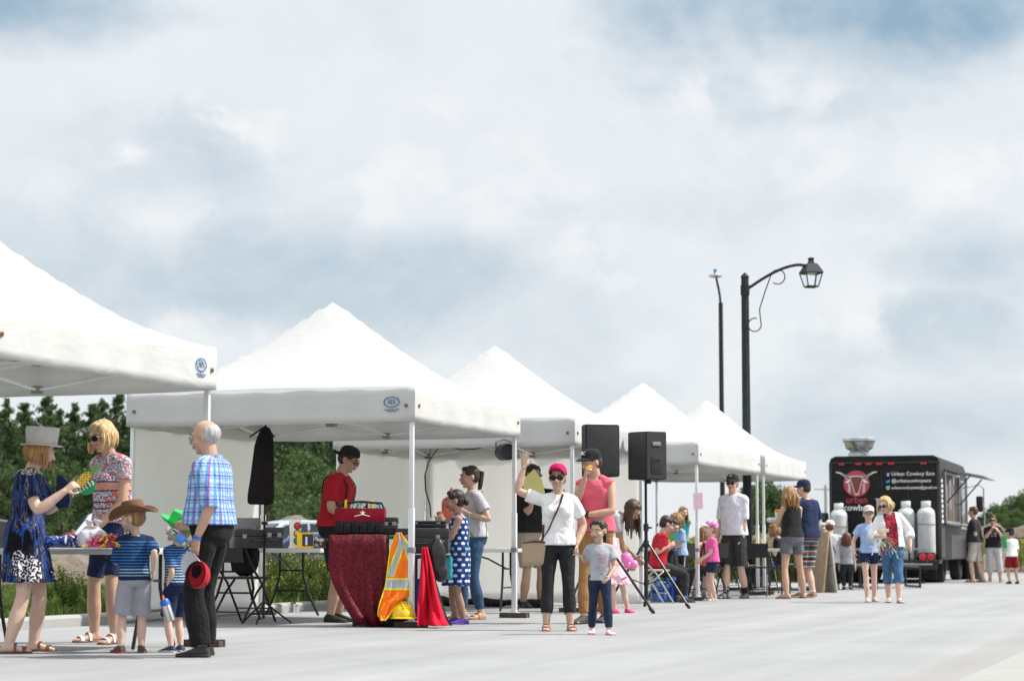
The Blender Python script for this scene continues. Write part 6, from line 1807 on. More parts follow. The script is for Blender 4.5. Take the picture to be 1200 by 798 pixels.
for i in range(10): m.tube([(rr_.uniform(-.1, .1), rr_.uniform(-.08, .08), rr_.uniform(0, .08)) for k in range(4)], .018, 6, i % 3, rnd=True)
tag(m.build('toy_heap', [D_LIGHT, L_BROWN, L_WHITE], loc=V((X(374, 20.8), 20.8, .755))), 'jumbled heap of small blue and brown toys right of the yellow package', 'toys')

# ------------------------------------------------------------------ streamers on the giveaway table
def ribbons(label, px, y, w_, h_, mats, n, seed, z=.742):
    rr = random.Random(seed); m = MB()
    for i in range(n):
        x, yy = rr.uniform(-w_, w_), rr.uniform(-.14, .14); pts = []
        for k in range(5): pts.append((x + rr.uniform(-.06, .06), yy + rr.uniform(-.06, .06), max(.006, h_ * rr.random() * (1 - abs(x / w_) ** 2 * .7))))
        m.tube(pts, [(.007, .0015)] * 5, 5, i % len(mats))
    return tag(m.build('streamers', mats, loc=V((X(px, y), y, z))), label, 'streamers')
R_ = lambda n, c: solid(n, c, .45)
ribbons('blue and white streamers heaped on the giveaway table', 86, 15.5, .22, .10, [R_('ribbon_blue', (.03, .10, .45)), R_('ribbon_white', (.8, .8, .82)), R_('ribbon_navy', (.02, .04, .2)), R_('ribbon_blue', (.03, .10, .45))], 190, 1)
ribbons('pink, red and yellow streamers at the near end of the giveaway table', 125, 15.3, .10, .11, [R_('ribbon_pink', (.8, .08, .3)), R_('ribbon_red', (.6, .02, .03)), R_('ribbon_yellow', (.85, .6, .03)), R_('ribbon_violet', (.2, .05, .4))], 70, 2)
for px, lb in ((104, 'clear plastic bag of favours beside the blue streamers'), (114, 'clear plastic bag of favours beside the pink streamers')):
    m = MB(); m.ell((0, 0, .07), (.075, .07, .08), 16, k=10); m.tube([(0, 0, .13), (0, 0, .16), (.01, 0, .20)], [.03, .012, .04], 10)
    b_ = remeshed(m, .008, 1, .03)
    tag(b_.build('favour_bag', solid('milky_plastic', (.70, .68, .76), .25), loc=V((X(px, 15.35), 15.35, .742)), sharp=0), lb, 'bag', 'bags of favours')

# ------------------------------------------------------------------ things in hands
def hp(key, hand): return PEOPLE[key].root.matrix_basis @ PEOPLE[key].hpos[hand][0] if False else (PEOPLE[key].R @ PEOPLE[key].hpos[hand][0]) + PEOPLE[key].loc
def hd(key, hand): return PEOPLE[key].R.to_3x3() @ PEOPLE[key].hpos[hand][1]
hy = PEOPLE['hatwoman'].loc.y
def flat(name, pts, y, mats, label, cat, th=.008, extra=None, tilt=0.0, slant=0.0):
    """a flat printed cut-out held upright: outline given in photo columns and rows at distance y"""
    c = At(sum(p[0] for p in pts) / len(pts), sum(p[1] for p in pts) / len(pts), y); k = y / 2509
    m = MB(); m.prism([((p[0] * k - (c.x / y * y + 600 * k)), -(p[1] * k) + (sum(q_[1] for q_ in pts) / len(pts)) * k) for p in pts], th)
    o = m.build(name, mats, smooth=False, loc=c, rot=(math.pi / 2 + tilt, 0, slant)); return tag(o, label, cat) if label else o
def leafshape(cx, cy, r, rot):
    out = []
    for i in range(44):
        q = 2 * math.pi * i / 44; rad_ = r * (1 + .08 * math.cos(q)) * (.70 if i % 7 == 3 and 6 < i < 40 else 1); out.append((cx + rad_ * math.cos(q + rot), cy + rad_ * .84 * math.sin(q + rot)))
    return out
lf = thing('leaf_fan', 'green leaf shaped paper fan with small white marks in the hat woman\'s hand', 'paper fan')
o = flat('leaf', leafshape(96.5, 568, 14, .3), hy - .10, [solid('leaf_green_card', (.0, .30, .12), .6)], None, None, .006); o.parent = lf
t_ = MB(); rr = random.Random(5)
for i in range(6):
    q = face_matrix(At(99, 570.5, hy - .106), (.86, 0, .50), (-.50, 0, .86)); x = -.062 + i * .025; t_.tube([q @ V((x + rr.uniform(-.004, .004), rr.uniform(-.02, -.012), 0)), q @ V((x + rr.uniform(-.006, .006), 0, 0)), q @ V((x + rr.uniform(-.004, .008), rr.uniform(.010, .02), 0))], [(.006, .002)] * 3, 5)
t_.build('white_marks', L_WHITE, lf, smooth=False)
pf = thing('pineapple_fan', 'yellow pineapple shaped paper fan in the hat woman\'s hand', 'paper fan')
def ellp(cx, cy, a, b, rot, n=28): return [(cx + a * math.cos(q) * math.cos(rot) - b * math.sin(q) * math.sin(rot), cy + a * math.cos(q) * math.sin(rot) + b * math.sin(q) * math.cos(rot)) for q in [2 * math.pi * i / n for i in range(n)]]
t = NT('pineapple_card'); d_ = t.vor(55, None, .25); pc = t.done(t.mix(t.math('GREATER_THAN', d_, .48), (.85, .55, .06), (.10, .06, .02)), .6)
o = flat('fruit', ellp(97, 562, 11.5, 6, rad(-50)), hy - .13, [pc], None, None, .006); o.parent = pf
cr = [(103, 555), (106, 551), (104.5, 549), (108.5, 549.5), (109, 545), (111.5, 546), (115, 541), (113.5, 547), (116, 547.5), (111, 550.5), (111.5, 553), (107.5, 553.5), (106, 556)]
o = flat('crown', cr, hy - .131, [solid('crown_green_card', (.12, .33, .03), .6)], None, None, .006); o.parent = pf
m = MB(); m.tube([At(90, 570, hy - .13), At(85, 582, hy - .13)], .006, 6); m.build('stick', L_PALE, pf)
fo = flat('folder', [(66, 557), (70, 556), (80, 566), (80, 572), (82, 587), (80, 594), (68, 596), (65, 592)], hy + .02, [C_NAVY], 'navy folder held against the dress of the hat woman', 'folder', .03)
# water bottles
def bottle(label, p0, ax, mats, name='water_bottle', r_=.032, L=.21):
    r = thing(name, label, 'bottle', p0); r.rotation_euler = V(ax).to_track_quat('Z', 'Y').to_euler()
    m = MB(); m.lathe([(.01, 0), (r_, .004), (r_, .05), (r_ * .93, .06), (r_, .07), (r_, L * .66), (r_ * .8, L * .78), (.013, L * .88), (.013, L * .92)], 16); m.build('body', mats[0], r)
    m = MB(); m.lathe([(.016, L * .90), (.016, L), (.004, L + .002)], 12); m.build('cap', mats[1], r)
    if len(mats) > 2: m = MB(); m.lathe([(r_ + .0015, L * .3), (r_ + .0015, L * .58)], 16, cap=False); m.build('label', mats[2], r)
    return r
yb = PEOPLE['cowboyboy'].loc.y
bottle('clear water bottle at the mouth of the boy in the cowboy hat', At(150, 634, yb - .02), (.12, -.02, 1), [M_CLEAR, L_WHITE])
yo = PEOPLE['oldman'].loc.y
bottle('clear bottle of blue water tucked in the old man\'s hand', At(224, 641, yo - .22), (-.75, -.05, .62), [M_CLEAR, L_WHITE, solid('bottle_label_blue', (.05, .20, .6), .4)])
yg = PEOPLE['greenboy'].loc.y
fl = thing('flask', 'steel flask with blue and orange lid in the hand of the green hat boy', 'flask', At(200, 728, yg - .10)); fl.rotation_euler = V((-.32, 0, 1)).to_track_quat('Z', 'Y').to_euler()
m = MB(); m.lathe([(.02, 0), (.034, .005), (.034, .115), (.030, .125)], 18); m.build('body', M_STEEL, fl)
m = MB(); m.lathe([(.035, .118), (.036, .145), (.028, .165), (.01, .17)], 16); m.build('lid', solid('lid_blue', (.02, .14, .55), .4), fl)
m = MB(); m.tube([(.02, 0, .165), (.0, 0, .19), (-.03, 0, .175)], .009, 8, rnd=True); m.build('spout', solid('spout_orange', (.85, .16, .02), .4), fl)
# red cap in the old man's hand
rc = thing('held_cap', 'red baseball cap with grey brim underside in the old man\'s hand', 'cap', At(229, 672, yo - .24))
m = MB(); prof = [(1.0, 0), (1.02, .012), (.99, .035), (.90, .060), (.72, .080), (.42, .092), (.12, .096)]
CAPR = C_RED; outer = [[(r_ * .088 * math.cos(2 * math.pi * j / 24), r_ * .102 * math.sin(2 * math.pi * j / 24), z) for j in range(24)] for r_, z in prof]; inner = [[(x * .95, y_ * .95, z * .95) for x, y_, z in r_] for r_ in outer]
m.loft(outer, 0, False); m.loft(list(reversed(inner)), 1, False); m.loft([[(x * 1.0, y_ * 1.0, z - .0) for x, y_, z in outer[0]], inner[0]], 2, False); m.add(outer[-1], [tuple(range(24))])
m.loft([[(x * .955, y_ * .955, z) for x, y_, z in inner[0]], [(x * .94, y_ * .94, z + .028) for x, y_, z in inner[0]]], 2, False)
m.build('crown', [CAPR, cloth('cap_lining_red', (.40, .02, .03)), C_BLACK], rc)
m = MB(); rings = []
for i in range(13):
    a = -1 + i / 6; xi, yi = .086 * math.sin(a * 1.15), -.098 * math.cos(a * 1.15); e = .085 * (1 - abs(a) ** 3); z = -.012 * a * a
    rings.append([(xi, yi * .97, z + .004), (xi * 1.02, yi - e * .5, z), (xi, yi - e - .003, z - .010), (xi, yi - e, z - .013), (xi * 1.02, yi - e * .5, z - .004), (xi, yi * .97, z)])
m.loft(rings); m.build('brim', C_LGREY, rc)
m = MB(); put(text_mb('C', .05, .005, 0, 1, .003), face_matrix((0, -.104, .05), (1, 0, 0), (0, .28, .96))).build('emblem', L_WHITE, rc, smooth=False)
# open side towards the camera, brim up and to the left
Zx = V((.52, .80, -.30)).normalized(); Yx = V((.62, -.10, -.78)); Yx = (Yx - Zx * Yx.dot(Zx)).normalized(); Xx = Yx.cross(Zx)
rc.rotation_euler = Matrix((Xx, Yx, Zx)).transposed().to_euler()
# yellow paper, yellow snack, pink notice, red and coral toys, cups
yk = PEOPLE['blackman'].loc.y
flat('paper', [(626, 549), (635, 562), (640, 583), (616, 585), (613, 570), (615, 560)], yk - .30, [M_PAPERY], 'yellow sheet of paper raised beside the waving hand', 'paper', .006)
yk = PEOPLE['pinkman'].loc.y
sn = MB(); sn.prism([(-.036, -.011), (-.01, -.019), (.024, -.010), (.036, .010), (.01, .016), (-.024, .013)], .016)
tag(sn.build('snack', solid('mango_yellow', (.90, .50, .02), .4), loc=At(690.5, 548, yk - .26), rot=(math.pi / 2 + .3, -.1, .2), smooth=False), 'yellow slice of fruit at the mouth of the man in coral', 'food')
pn = flat('notice', [(812.5, 578), (823.5, 577), (824, 596), (813, 597)], uv(U4, V0).y - .045, [M_PAPERP], 'pink paper notice taped to the tent leg', 'notice', .004)
yk = PEOPLE['polkagirl'].loc.y
tg = thing('toy_microphone', 'red toy microphone in the polka dot girl\'s hands', 'toy', At(517, 611, yk - .05)); tg.rotation_euler = V((-.05, 0, 1)).to_track_quat('Z', 'Y').to_euler()
m = MB(); m.tube([(0, 0, -.06), (0, 0, .03)], [.011, .015], 10, rnd=True); m.build('grip', M_BLKPL, tg); m = MB(); m.ell((0, 0, .06), (.032, .032, .040), 16, k=9); m.build('foam_head', C_CORAL, tg)
yk = PEOPLE['ponywoman'].loc.y
m = MB(); m.ell((0, 0, 0), (.09, .05, .13), 16, k=9); m.tube([(0, 0, .1), (.02, 0, .2)], .02, 8, rnd=True); b_ = remeshed(m, .01, 2, .03)
tag(b_.build('scarf', C_CORAL, loc=At(527, 595, yk - .22), sharp=0), 'coral scarf bundled at the chest of the woman with ponytail', 'scarf')
# bag of the waving woman
yw = PEOPLE['waver'].loc.y
hb = thing('handbag', 'woven tan shoulder bag at the hip of the waving woman', 'bag', At(627, 647, yw - .06))
m = MB(); m.box((-.12, -.045, -.12), (.10, .045, .10), bev=.035); t = NT('woven_tan'); ck = t.n('ShaderNodeTexChecker'); ck.inputs['Scale'].default_value = 90; t.l(t.co(), ck.inputs[0]); ck.inputs[1].default_value = (.30, .21, .13, 1); ck.inputs[2].default_value = (.44, .34, .23, 1)
wv_ = t.done(ck.outputs[0], .7); b_ = MB(); b_.join(m); b_ = remeshed(b_, .008, 3, .012); b_.build('body', wv_, hb, sharp=0)
m = MB(); m.tube([(-.11, 0, .085), (0, -.005, .105), (.09, 0, .09)], [(.05, .012)] * 3, 8, ref=(0, 1, 0)); m.build('top_band', L_BURG, hb)
m = MB(); m.tube([(.07, -.02, .09), (.075, -.03, .25)], [(.011, .003)] * 2, 6); m.build('strap_end', L_BURG, hb)
yk = PEOPLE['polkagirl'].loc.y
m = MB(); m.box((-.06, -.025, -.13), (.06, .025, .10), bev=.02); b_ = remeshed(m, .008, 2, .01)
tag(b_.build('small_bag', T_TEAL, loc=At(523, 663, yk - .13), sharp=0), 'turquoise bag at the hip of the polka dot girl', 'bag')
yk = PEOPLE['curly'].loc.y
cu = thing('drink_cup', 'orange topped cup in the hand of the curly haired woman', 'cup', At(911, 607, yk + .20)); m = MB(); m.lathe([(.03, 0), (.042, .11), (.040, .112), (.036, .10)], 16); m.build('cup', L_WHITE, cu); m = MB(); m.lathe([(.043, .095), (.044, .118), (.03, .125), (.005, .126)], 16); m.build('topping', M_ORANGE, cu)
m = MB(); m.ell((0, 0, 0), (.10, .06, .035), 12, k=7); b_ = remeshed(m, .008, 1, .05); tag(b_.build('food_wrapper', solid('foil', (.6, .6, .62), .35, .3), loc=At(905, 609, yk + .22), sharp=0), 'crumpled foil wrapper held under the orange topped cup', 'wrapper')
yk = PEOPLE['floralwoman'].loc.y
rb = MB(); rr = random.Random(4)
for i in range(46):
    p_ = V((0, 0, 0)); pts = [p_.copy()]; e = V((rr.uniform(-.7, 1), rr.uniform(-.3, .3), rr.uniform(-1, .15)))
    for k in range(4): p_ = p_ + e * .055 + V((rr.uniform(-.03, .03), 0, -.012 * k)); pts.append(p_.copy())
    rb.tube(pts, [(.006, .0015)] * 5, 5, i % 5)
tag(rb.build('ribbon_bundle', [L_WHITE, solid('ribbon_pink', (.8, .08, .3)), solid('ribbon_yellow', (.85, .6, .03)), C_TEAL, M_BLKPL], loc=At(1035, 629, yk - .28)), 'bundle of coloured ribbons in the hand of the woman in floral top', 'ribbons')
m = MB(); m.box((-.07, -.005, -.02), (.07, .005, .025)); tag(m.build('paper_slip', solid('cream_paper', (.75, .68, .5), .8), loc=At(1036, 622, yk - .26), rot=(.3, -.1, .2)), 'cream paper slip above the ribbon bundle', 'paper')
# pink balloon animal bag by the bending woman
m = MB(); m.ell((0, 0, 0), (.07, .06, .075), 16, k=10); m.ell((.085, .0, -.07), (.055, .05, .055), 14, k=8); m.ell((.02, 0, -.075), (.05, .05, .05), 14, k=8)
ba = thing('balloon_toy', 'pink balloon toy hanging from the hand of the bending woman', 'balloon', At(734, 654, PEOPLE['bender'].loc.y - .2)); m.build('balloon', solid('pink_latex', (.85, .22, .55), .2), ba); m = MB(); m.tube([(-.02, 0, .06), (.03, .0, .10), (.09, 0, .05), (.04, 0, -.02)], .008, 6); m.build('ribbon', solid('ribbon_green', (.03, .35, .12), .5), ba)
# things on and under the craft table
yk = 29.9
flat('folder', [(781, 626), (790, 625), (790, 640), (781, 641)], yk, [solid('lime_card', (.12, .45, .03), .6)], 'green folder standing on the craft table', 'folder', .02)
flat('folder', [(790, 625), (796, 624), (796, 640), (790, 640)], yk + .15, [solid('sky_card', (.04, .38, .65), .6)], 'blue folder standing behind the green one on the craft table', 'folder', .02)
for i, (px, dy) in enumerate(((768, 0), (775, .12), (782, .05), (789, .18), (771, .4), (785, .42))):
    r = thing('water_jug', 'clear blue water jug on the ground under the craft table', 'jug', V((X(px, 29.7 + dy), 29.7 + dy, 0)), 0, 'water jugs under the craft table')
    m = MB(); m.lathe([(.02, 0), (.075, .004), (.078, .10), (.072, .115), (.078, .13), (.078, .20), (.045, .27), (.02, .29), (.02, .31)], 18); m.build('body', M_WATERB, r)
    m = MB(); m.lathe([(.024, .298), (.024, .33), (.004, .332)], 12); m.build('cap', C_BLUE, r)
m = MB(); m.box((-.13, -.09, 0), (.13, .09, .34), bev=.03); b_ = remeshed(m, .012, 2, .05); tag(b_.build('carrier_bag', solid('blue_film', (.02, .10, .65), .35), loc=V((X(794, 30.0), 30.0, -.004)), sharp=0), 'bright blue carrier bag on the ground behind the girl in pale blue', 'bag')
m = MB(); m.lathe([(.05, 0), (.075, .13), (.08, .14)], 14); r = thing('potted_plant', 'small green potted plant on the craft table', 'plant', V((X(783, 31), 31, .71))); m.build('pot', L_BROWN, r)
rg = np.random.default_rng(2); leaf_mesh('leaves', rg.normal(size=(70, 3)) * np.array([.06, .06, .09]) + np.array([0, 0, .27]), .08, M_BROAD, rg).build('leaves', M_BROAD, r, smooth=False)
# black fabric along the foot of the tent wall
m = MB(); a0, a1 = V((X(500, 28.0), 28.0, 0)), V((X(642, 27.0), 27.0, 0))
pts = [a0.lerp(a1, i / 9) + V((0, .05 * math.sin(i * 1.3), .055 + .02 * math.sin(i * 2.1))) for i in range(10)]
m.tube(pts, [(.10, .05 + .02 * math.sin(i * 1.7)) for i in range(10)], 12, ref=(0, 1, 0), rnd=True); b_ = remeshed(m, .015, 2, .03)
tag(b_.build('folded_cover', C_BLACK, sharp=0), 'long folded black cover lying along the foot of the cream tent wall', 'cover')

# ------------------------------------------------------------------ loudspeakers, stage light, cable
def speaker(px, y, zb, label, rz):
    r = thing('loudspeaker', label, 'loudspeaker', V((X(px, y), y, zb)), rz, 'black loudspeakers on stands')
    m = MB(); w1, w2, d, h = .205, .15, .36, .60
    poly = [(-w1, -d / 2), (w1, -d / 2), (w1, -.02), (w2, d / 2), (-w2, d / 2), (-w1, -.02)]
    bm = bmesh.new(); vs = [bm.verts.new((x, y_, z)) for z in (0, h) for x, y_ in poly]; n = 6
    bm.faces.new(list(reversed(vs[:n]))); bm.faces.new(vs[n:]); [bm.faces.new((vs[j], vs[(j + 1) % n], vs[n + (j + 1) % n], vs[n + j])) for j in range(n)]
    bmesh.ops.bevel(bm, geom=list(bm.edges), offset=.012, segments=2, affect='EDGES'); bm.verts.index_update(); m.add([v.co.copy() for v in bm.verts], [[v.index for v in f.verts] for f in bm.faces]); bm.free()
    m.build('cabinet', solid('speaker_cabinet', (.022, .022, .024), .65, bump=.3, bscale=200), r)
    m = MB(); m.box((-w1 + .015, -d / 2 - .008, .03), (w1 - .015, -d / 2 + .002, h - .03), bev=.004); m.build('grille', solid('speaker_grille', (.03, .03, .032), .5, .3, bump=.5, bscale=300), r)
    m = MB(); m.box((-.08, d / 2 - .004, .07), (.08, d / 2 + .006, .30), bev=.004)
    for x, z in ((-.04, .24), (0, .24), (.04, .24)): m.tube([(x, d / 2, z), (x, d / 2 + .018, z)], .011, 8)
    for x, z in ((-.04, .13), (.03, .13)): m.tube([(x, d / 2, z), (x, d / 2 + .012, z)], .018, 10)
    m.build('connector_panel', M_BLKPL, r)
    m = MB(); m.box((-.06, d / 2 - .004, .42), (.06, d / 2 + .012, .47), bev=.008); m.build('handle', M_GREYPL, r)
    m = MB(); m.tube([(0, 0, -.05), (0, 0, .0)], .028, 10); m.build('pole_socket', M_BLKPL, r)
    return r
def stand(px, y, top, label, a0, R=.52, hub=.86):
    r = thing('speaker_stand', label, 'stand', V((X(px, y), y, 0)), a0, 'tripod speaker stands')
    m = MB(); m.tube([(0, 0, .10), (0, 0, 1.02)], .0225, 10); m.tube([(0, 0, 1.0), (0, 0, top)], .0175, 10); m.build('pole', M_BLKMET, r)
    m = MB(); m.tube([(0, 0, .96), (0, 0, 1.05)], .034, 12); m.tube([(.03, 0, 1.0), (.075, 0, 1.0)], .012, 8, rnd=True); m.tube([(0, 0, hub - .05), (0, 0, hub + .04)], .036, 12); m.tube([(0, 0, .28), (0, 0, .33)], .034, 12); m.build('collar', M_BLKPL, r)
    for i in range(3):
        a = i * 2 * math.pi / 3; c, s_ = math.cos(a), math.sin(a); m = MB()
        m.tube([(c * .035, s_ * .035, hub), (c * R, s_ * R, .035)], .0155, 8); lg = m.build('leg', M_BLKMET, r)
        m = MB(); m.tube([(c * (R - .02), s_ * (R - .02), .055), (c * (R + .015), s_ * (R + .015), .016)], .021, 8, rnd=True); m.build('rubber_foot', M_RUBBER, lg)
        m = MB(); m.tube([(c * .03, s_ * .03, .30), (c * R * .52, s_ * R * .52, hub * .48)], .008, 6); m.build('brace', M_BLKMET, r)
    return r
stand(757, 26.9, 1.60, 'black tripod speaker stand standing free between bending woman and craft table', -.55, R=.58, hub=.80)
speaker(761, 26.9, 1.60, 'black loudspeaker seen from behind above the bending woman', rad(208))
stand(703, 24.7, 1.56, 'black tripod speaker stand hidden behind the man in coral', -.2, R=.60)
speaker(701.5, 24.7, 1.56, 'black loudspeaker rising behind the man in the coral shirt', rad(14))
yk = 27.6
sl_ = thing('stage_light', 'round black stage light clamped under the tent roof edge', 'spotlight', V((X(591, 25.2), 25.2, 1.87)), rad(25)); sl_.scale = (1.15,) * 3; m = MB(); m.lathe([(.02, -.10), (.075, -.08), (.085, -.05), (.085, .09), (.078, .09), (.075, .06)], 20, M=Matrix.Rotation(math.pi / 2, 4, 'X')); m.build('can', M_BLKMET, sl_)
m = MB(); m.lathe([(.004, 0), (.074, .0)], 18, M=Matrix.Translation((0, -.058, 0)) @ Matrix.Rotation(math.pi / 2, 4, 'X')); m.build('lens', M_WIN, sl_); m = MB(); m.tube([(-.095, 0, 0), (-.095, 0, .10), (0, 0, .13), (.095, 0, .10), (.095, 0, 0)], [(.015, .004)] * 5, 6, ref=(0, 1, 0)); m.build('bracket', M_BLKMET, sl_)
m = MB(); cb = [(592, 524, 26.2), (574, 522, 26.4), (556, 526, 26.6), (540, 527, 26.8), (528, 523, 27), (514, 524, 27.2), (503, 540, 27.6), (498, 556, 28), (499, 575, 28), (504, 592, 28), (505, 606, 28)]
m.tube([At(*c) for c in cb], .010, 6); tag(m.build('cable', M_BLKPL), 'black cable looping along the tent frame down the cream wall', 'cable')

# ------------------------------------------------------------------ street lamps
def lamp_post(px, y, ztop_, arm, rise, label, scale=1.0, style='lantern'):
    r = thing('street_lamp', label, 'street lamp', V((X(px, y), y, 0))); d = V(arm); d.z = 0; L = d.length; d.normalize()
    m = MB(); m.lathe([(.13, 0), (.13, .35), (.10, .42), (.082, .5), (.068, ztop_ - .06), (.075, ztop_ - .05), (.075, ztop_ - .02), (.03, ztop_ + .03), (.004, ztop_ + .05)], 8); m.build('pole', M_LAMP, r, smooth=False)
    if style == 'lantern':
        z0 = ztop_ - .28; m = MB(); pts = []
        for i in range(15): f = i / 14; pts.append(V((0, 0, z0)) + d * L * f + V((0, 0, rise * math.sin(min(1, f * 1.12) * math.pi / 2) - (.16 * max(0, f - .82) / .18) ** 1.0 * max(0, f - .7))))
        m.tube(pts, .028, 8); m.tube([V((0, 0, z0 - .08)), V((0, 0, z0 + .10))], .082, 10); m.build('arm', M_LAMP, r)
        m = MB(); sc = []
        p0 = V((0, 0, z0)) + d * L * .40 + V((0, 0, rise * .66)); p1 = V((0, 0, z0 - .62)) + d * .17
        def curl(c, r_, a0, a1, n=14): return [c + d * r_ * math.cos(a0 + (a1 - a0) * i / n) + V((0, 0, r_ * math.sin(a0 + (a1 - a0) * i / n))) for i in range(n + 1)]
        sc += list(reversed(curl(p0 + d * .13 + V((0, 0, -.06)), .13, rad(150), rad(-130))))
        sc += [p0.lerp(p1, .35), p0.lerp(p1, .7)] + list(curl(p1 + V((0, 0, 0)) - d * .0, .12, rad(-10), rad(-290)))
        m.tube(sc, .011, 6); m.build('scroll', M_LAMP, r)
        c = V((0, 0, z0 + rise - .05)) + d * (L + .03); hd_ = empty('lantern', c); hd_.parent = r
        # lantern in its own frame
        lm = MB(); lm.loft([[(sx * w_, sy * w_, z) for sx, sy in ((-1, -1), (1, -1), (1, 1), (-1, 1))] for w_, z in ((.205, -.13), (.19, -.10), (.105, .06), (.06, .075), (.045, .12), (.045, .15), (.05, .155), (.05, .19), (.01, .20))]); o = lm.build('roof', M_LAMP, hd_, smooth=False)
        fm = MB()
        for sx in (-1, 1):
            for sy in (-1, 1): fm.tube([(sx * .185, sy * .185, -.13), (sx * .115, sy * .115, -.42)], .014, 6)
        for w_, z in ((.115, -.42), (.187, -.135)):
            cs_ = [(-w_, -w_, z), (w_, -w_, z), (w_, w_, z), (-w_, w_, z)]
            for a, b in zip(cs_, cs_[1:] + cs_[:1]): fm.tube([a, b], .014, 6)
        fm.box((-.1, -.1, -.445), (.1, .1, -.42)); fm.build('frame', M_LAMP, hd_)
        gm = MB(); gm.loft([[(sx * w_, sy * w_, z) for sx, sy in ((-1, -1), (1, -1), (1, 1), (-1, 1))] for w_, z in ((.108, -.418), (.178, -.14))], 0, False); gm.build('pane', M_PANE, hd_, smooth=False)
        bm_ = MB(); bm_.tube([(0, 0, -.15), (0, 0, -.12)], .12, 12); bm_.build('reflector', L_PALE, hd_)
        hd_.rotation_euler = (0, 0, .25); hd_.scale = (.84,) * 3
    else:
        m = MB(); pts = [V((0, 0, ztop_ - .5)), V((0, 0, ztop_ - .1)) + d * .03] + [V((0, 0, ztop_)) + d * L * f + V((0, 0, rise * (f ** .7))) for f in (.15, .4, .7, .9, 1)]
        m.tube(pts, .035, 8); m.build('arm', M_LAMP, r); e = pts[-1]
        m = MB(); m.lathe([(.04, .06), (.06, .04), (.20, -.02), (.21, -.05), (.16, -.09), (.02, -.10)], 16, M=Matrix.Translation(e + d * .05)); m.build('lamp_head', M_STEEL, r); m = MB(); m.tube([e + d * .05 + V((0, 0, .05)), e + d * .05 + V((0, 0, .16))], .05, 10); m.build('light_sensor', solid('sensor_blue', (.05, .25, .5), .3), r)
    return r
M_LAMP = solid('lamp_post_paint', (.022, .028, .034), .6, 0, .15, spec=.25); M_PANE = glass('lantern_glass', (.97, .98, 1), 0.0); M_PANE.node_tree.nodes['Principled BSDF'].inputs['IOR'].default_value = 1.03
lamp_post(876, 38, 5.62, -VV * 1.17, .43, 'tall dark street lamp with scrolled arm and lantern above the farthest tent')
lamp_post(847, 66, 8.35, V((-.28, -1.3, 0)), .72, 'slender dark street lamp with small round head left of the lantern lamp', style='cobra')
m = MB(); m.tube([(0, 0, 0), (0, 0, 5.2)], [.13, .09], 8); m.tube([(-.8, 0, 4.9), (.8, 0, 4.9)], .05, 6); tag(m.build('utility_pole', solid('weathered_wood', (.35, .35, .36), .9), loc=V((X(968, 150), 150, 0))), 'thin grey utility pole on the skyline left of the food truck', 'pole')
# ------------------------------------------------------------------ food truck
BT = rad(17.5); TF = V((math.sin(BT), math.cos(BT), 0)); TR = V((math.cos(BT), -math.sin(BT), 0))
TW = 2.40; TRR = V((9.27, 46.3, 0)); TO = TRR - TR * (TW / 2); TZ = math.atan2(TR.y, TR.x)
t = NT('glossy_black_vinyl'); t.bump(t.noise(2.5, None, 3), .08, .02); M_TRUCK = t.done(t.ramp(t.noise(5, None, 6), [(.3, (.010, .010, .011)), (.7, (.020, .020, .021))]), .5, 0, .18)
M_LRED = solid('marker_light_red', (.55, .01, .015), .25); M_TXTR = solid('lettering_red', (.45, .03, .05), .5); M_TXTW = solid('lettering_white', (.75, .75, .74), .5); M_DISC = solid('emblem_red', (.42, .055, .085), .5); M_BULL = solid('emblem_brown', (.17, .055, .035), .6)
t = NT('flame_print'); o_ = t.xyz(); f_ = t.math('ADD', t.math('MULTIPLY', o_[2], 1.5), t.math('MULTIPLY', t.noise(4, None, 4, .6, 1.2), .9)); M_FLAME = t.done(t.ramp(f_, [(.75, (.85, .5, .02)), (1.0, (.75, .16, .01)), (1.25, (.35, .01, .01)), (1.5, (.02, .01, .01))]), .35)
tk = thing('food_truck', 'black food truck with red bull emblem and silver roof fan', 'food truck', TO, TZ)
H_ = 2.76; ZB = .50; LT = 6.6
m = MB(); b = .10
prof = [(-TW / 2, ZB), (TW / 2, ZB), (TW / 2, H_ - .16), (TW / 2 - .04, H_ - .05), (TW / 2 - .14, H_), (-TW / 2 + .14, H_), (-TW / 2 + .04, H_ - .05), (-TW / 2, H_ - .16)]
m.loft([[(x, 0, z) for x, z in prof], [(x, .02, z) for x, z in prof], [(x, LT - 1.0, z) for x, z in prof], [(x * .98, LT - .3, min(z, 2.45) if z > 1 else z) for x, z in prof], [(x * .94, LT, min(z, 1.5) if z > 1 else z) for x, z in prof]])
m.build('body', M_TRUCK, tk, sharp=30)
# rear frame, door seams, bumper
m = MB()
for x in (-.05, .52): m.box((x - .006, -.010, .95), (x + .006, .004, H_ - .30))
m.box((-TW / 2 + .02, -.03, H_ - .17), (TW / 2 - .02, .004, H_ - .13), bev=.008)
for sx in (-1, 1): m.box((sx * (TW / 2 - .03) - .03, -.018, ZB), (sx * (TW / 2 - .03) + .03, .004, H_ - .18), bev=.006)
m.build('rear_trim', solid('satin_black', (.022, .022, .023), .5), tk)
m = MB(); m.box((-TW / 2 - .02, -.62, .42), (TW / 2 + .02, .0, .50), bev=.015); m.box((-TW / 2 + .03, -.60, .30), (TW / 2 - .03, -.55, .42), bev=.01); m.build('rear_shelf', M_BLKMET, tk)
m = MB(); m.box((-TW / 2 + .35, .1, .22), (TW / 2 - .35, LT - .3, .50), bev=.02); m.box((.15, .35, .10), (TW / 2 - .15, .40, .50)); m.box((-TW / 2 + .15, .35, .12), (-.4, .4, .5)); m.build('chassis', solid('underbody', (.012, .012, .012), .8), tk)
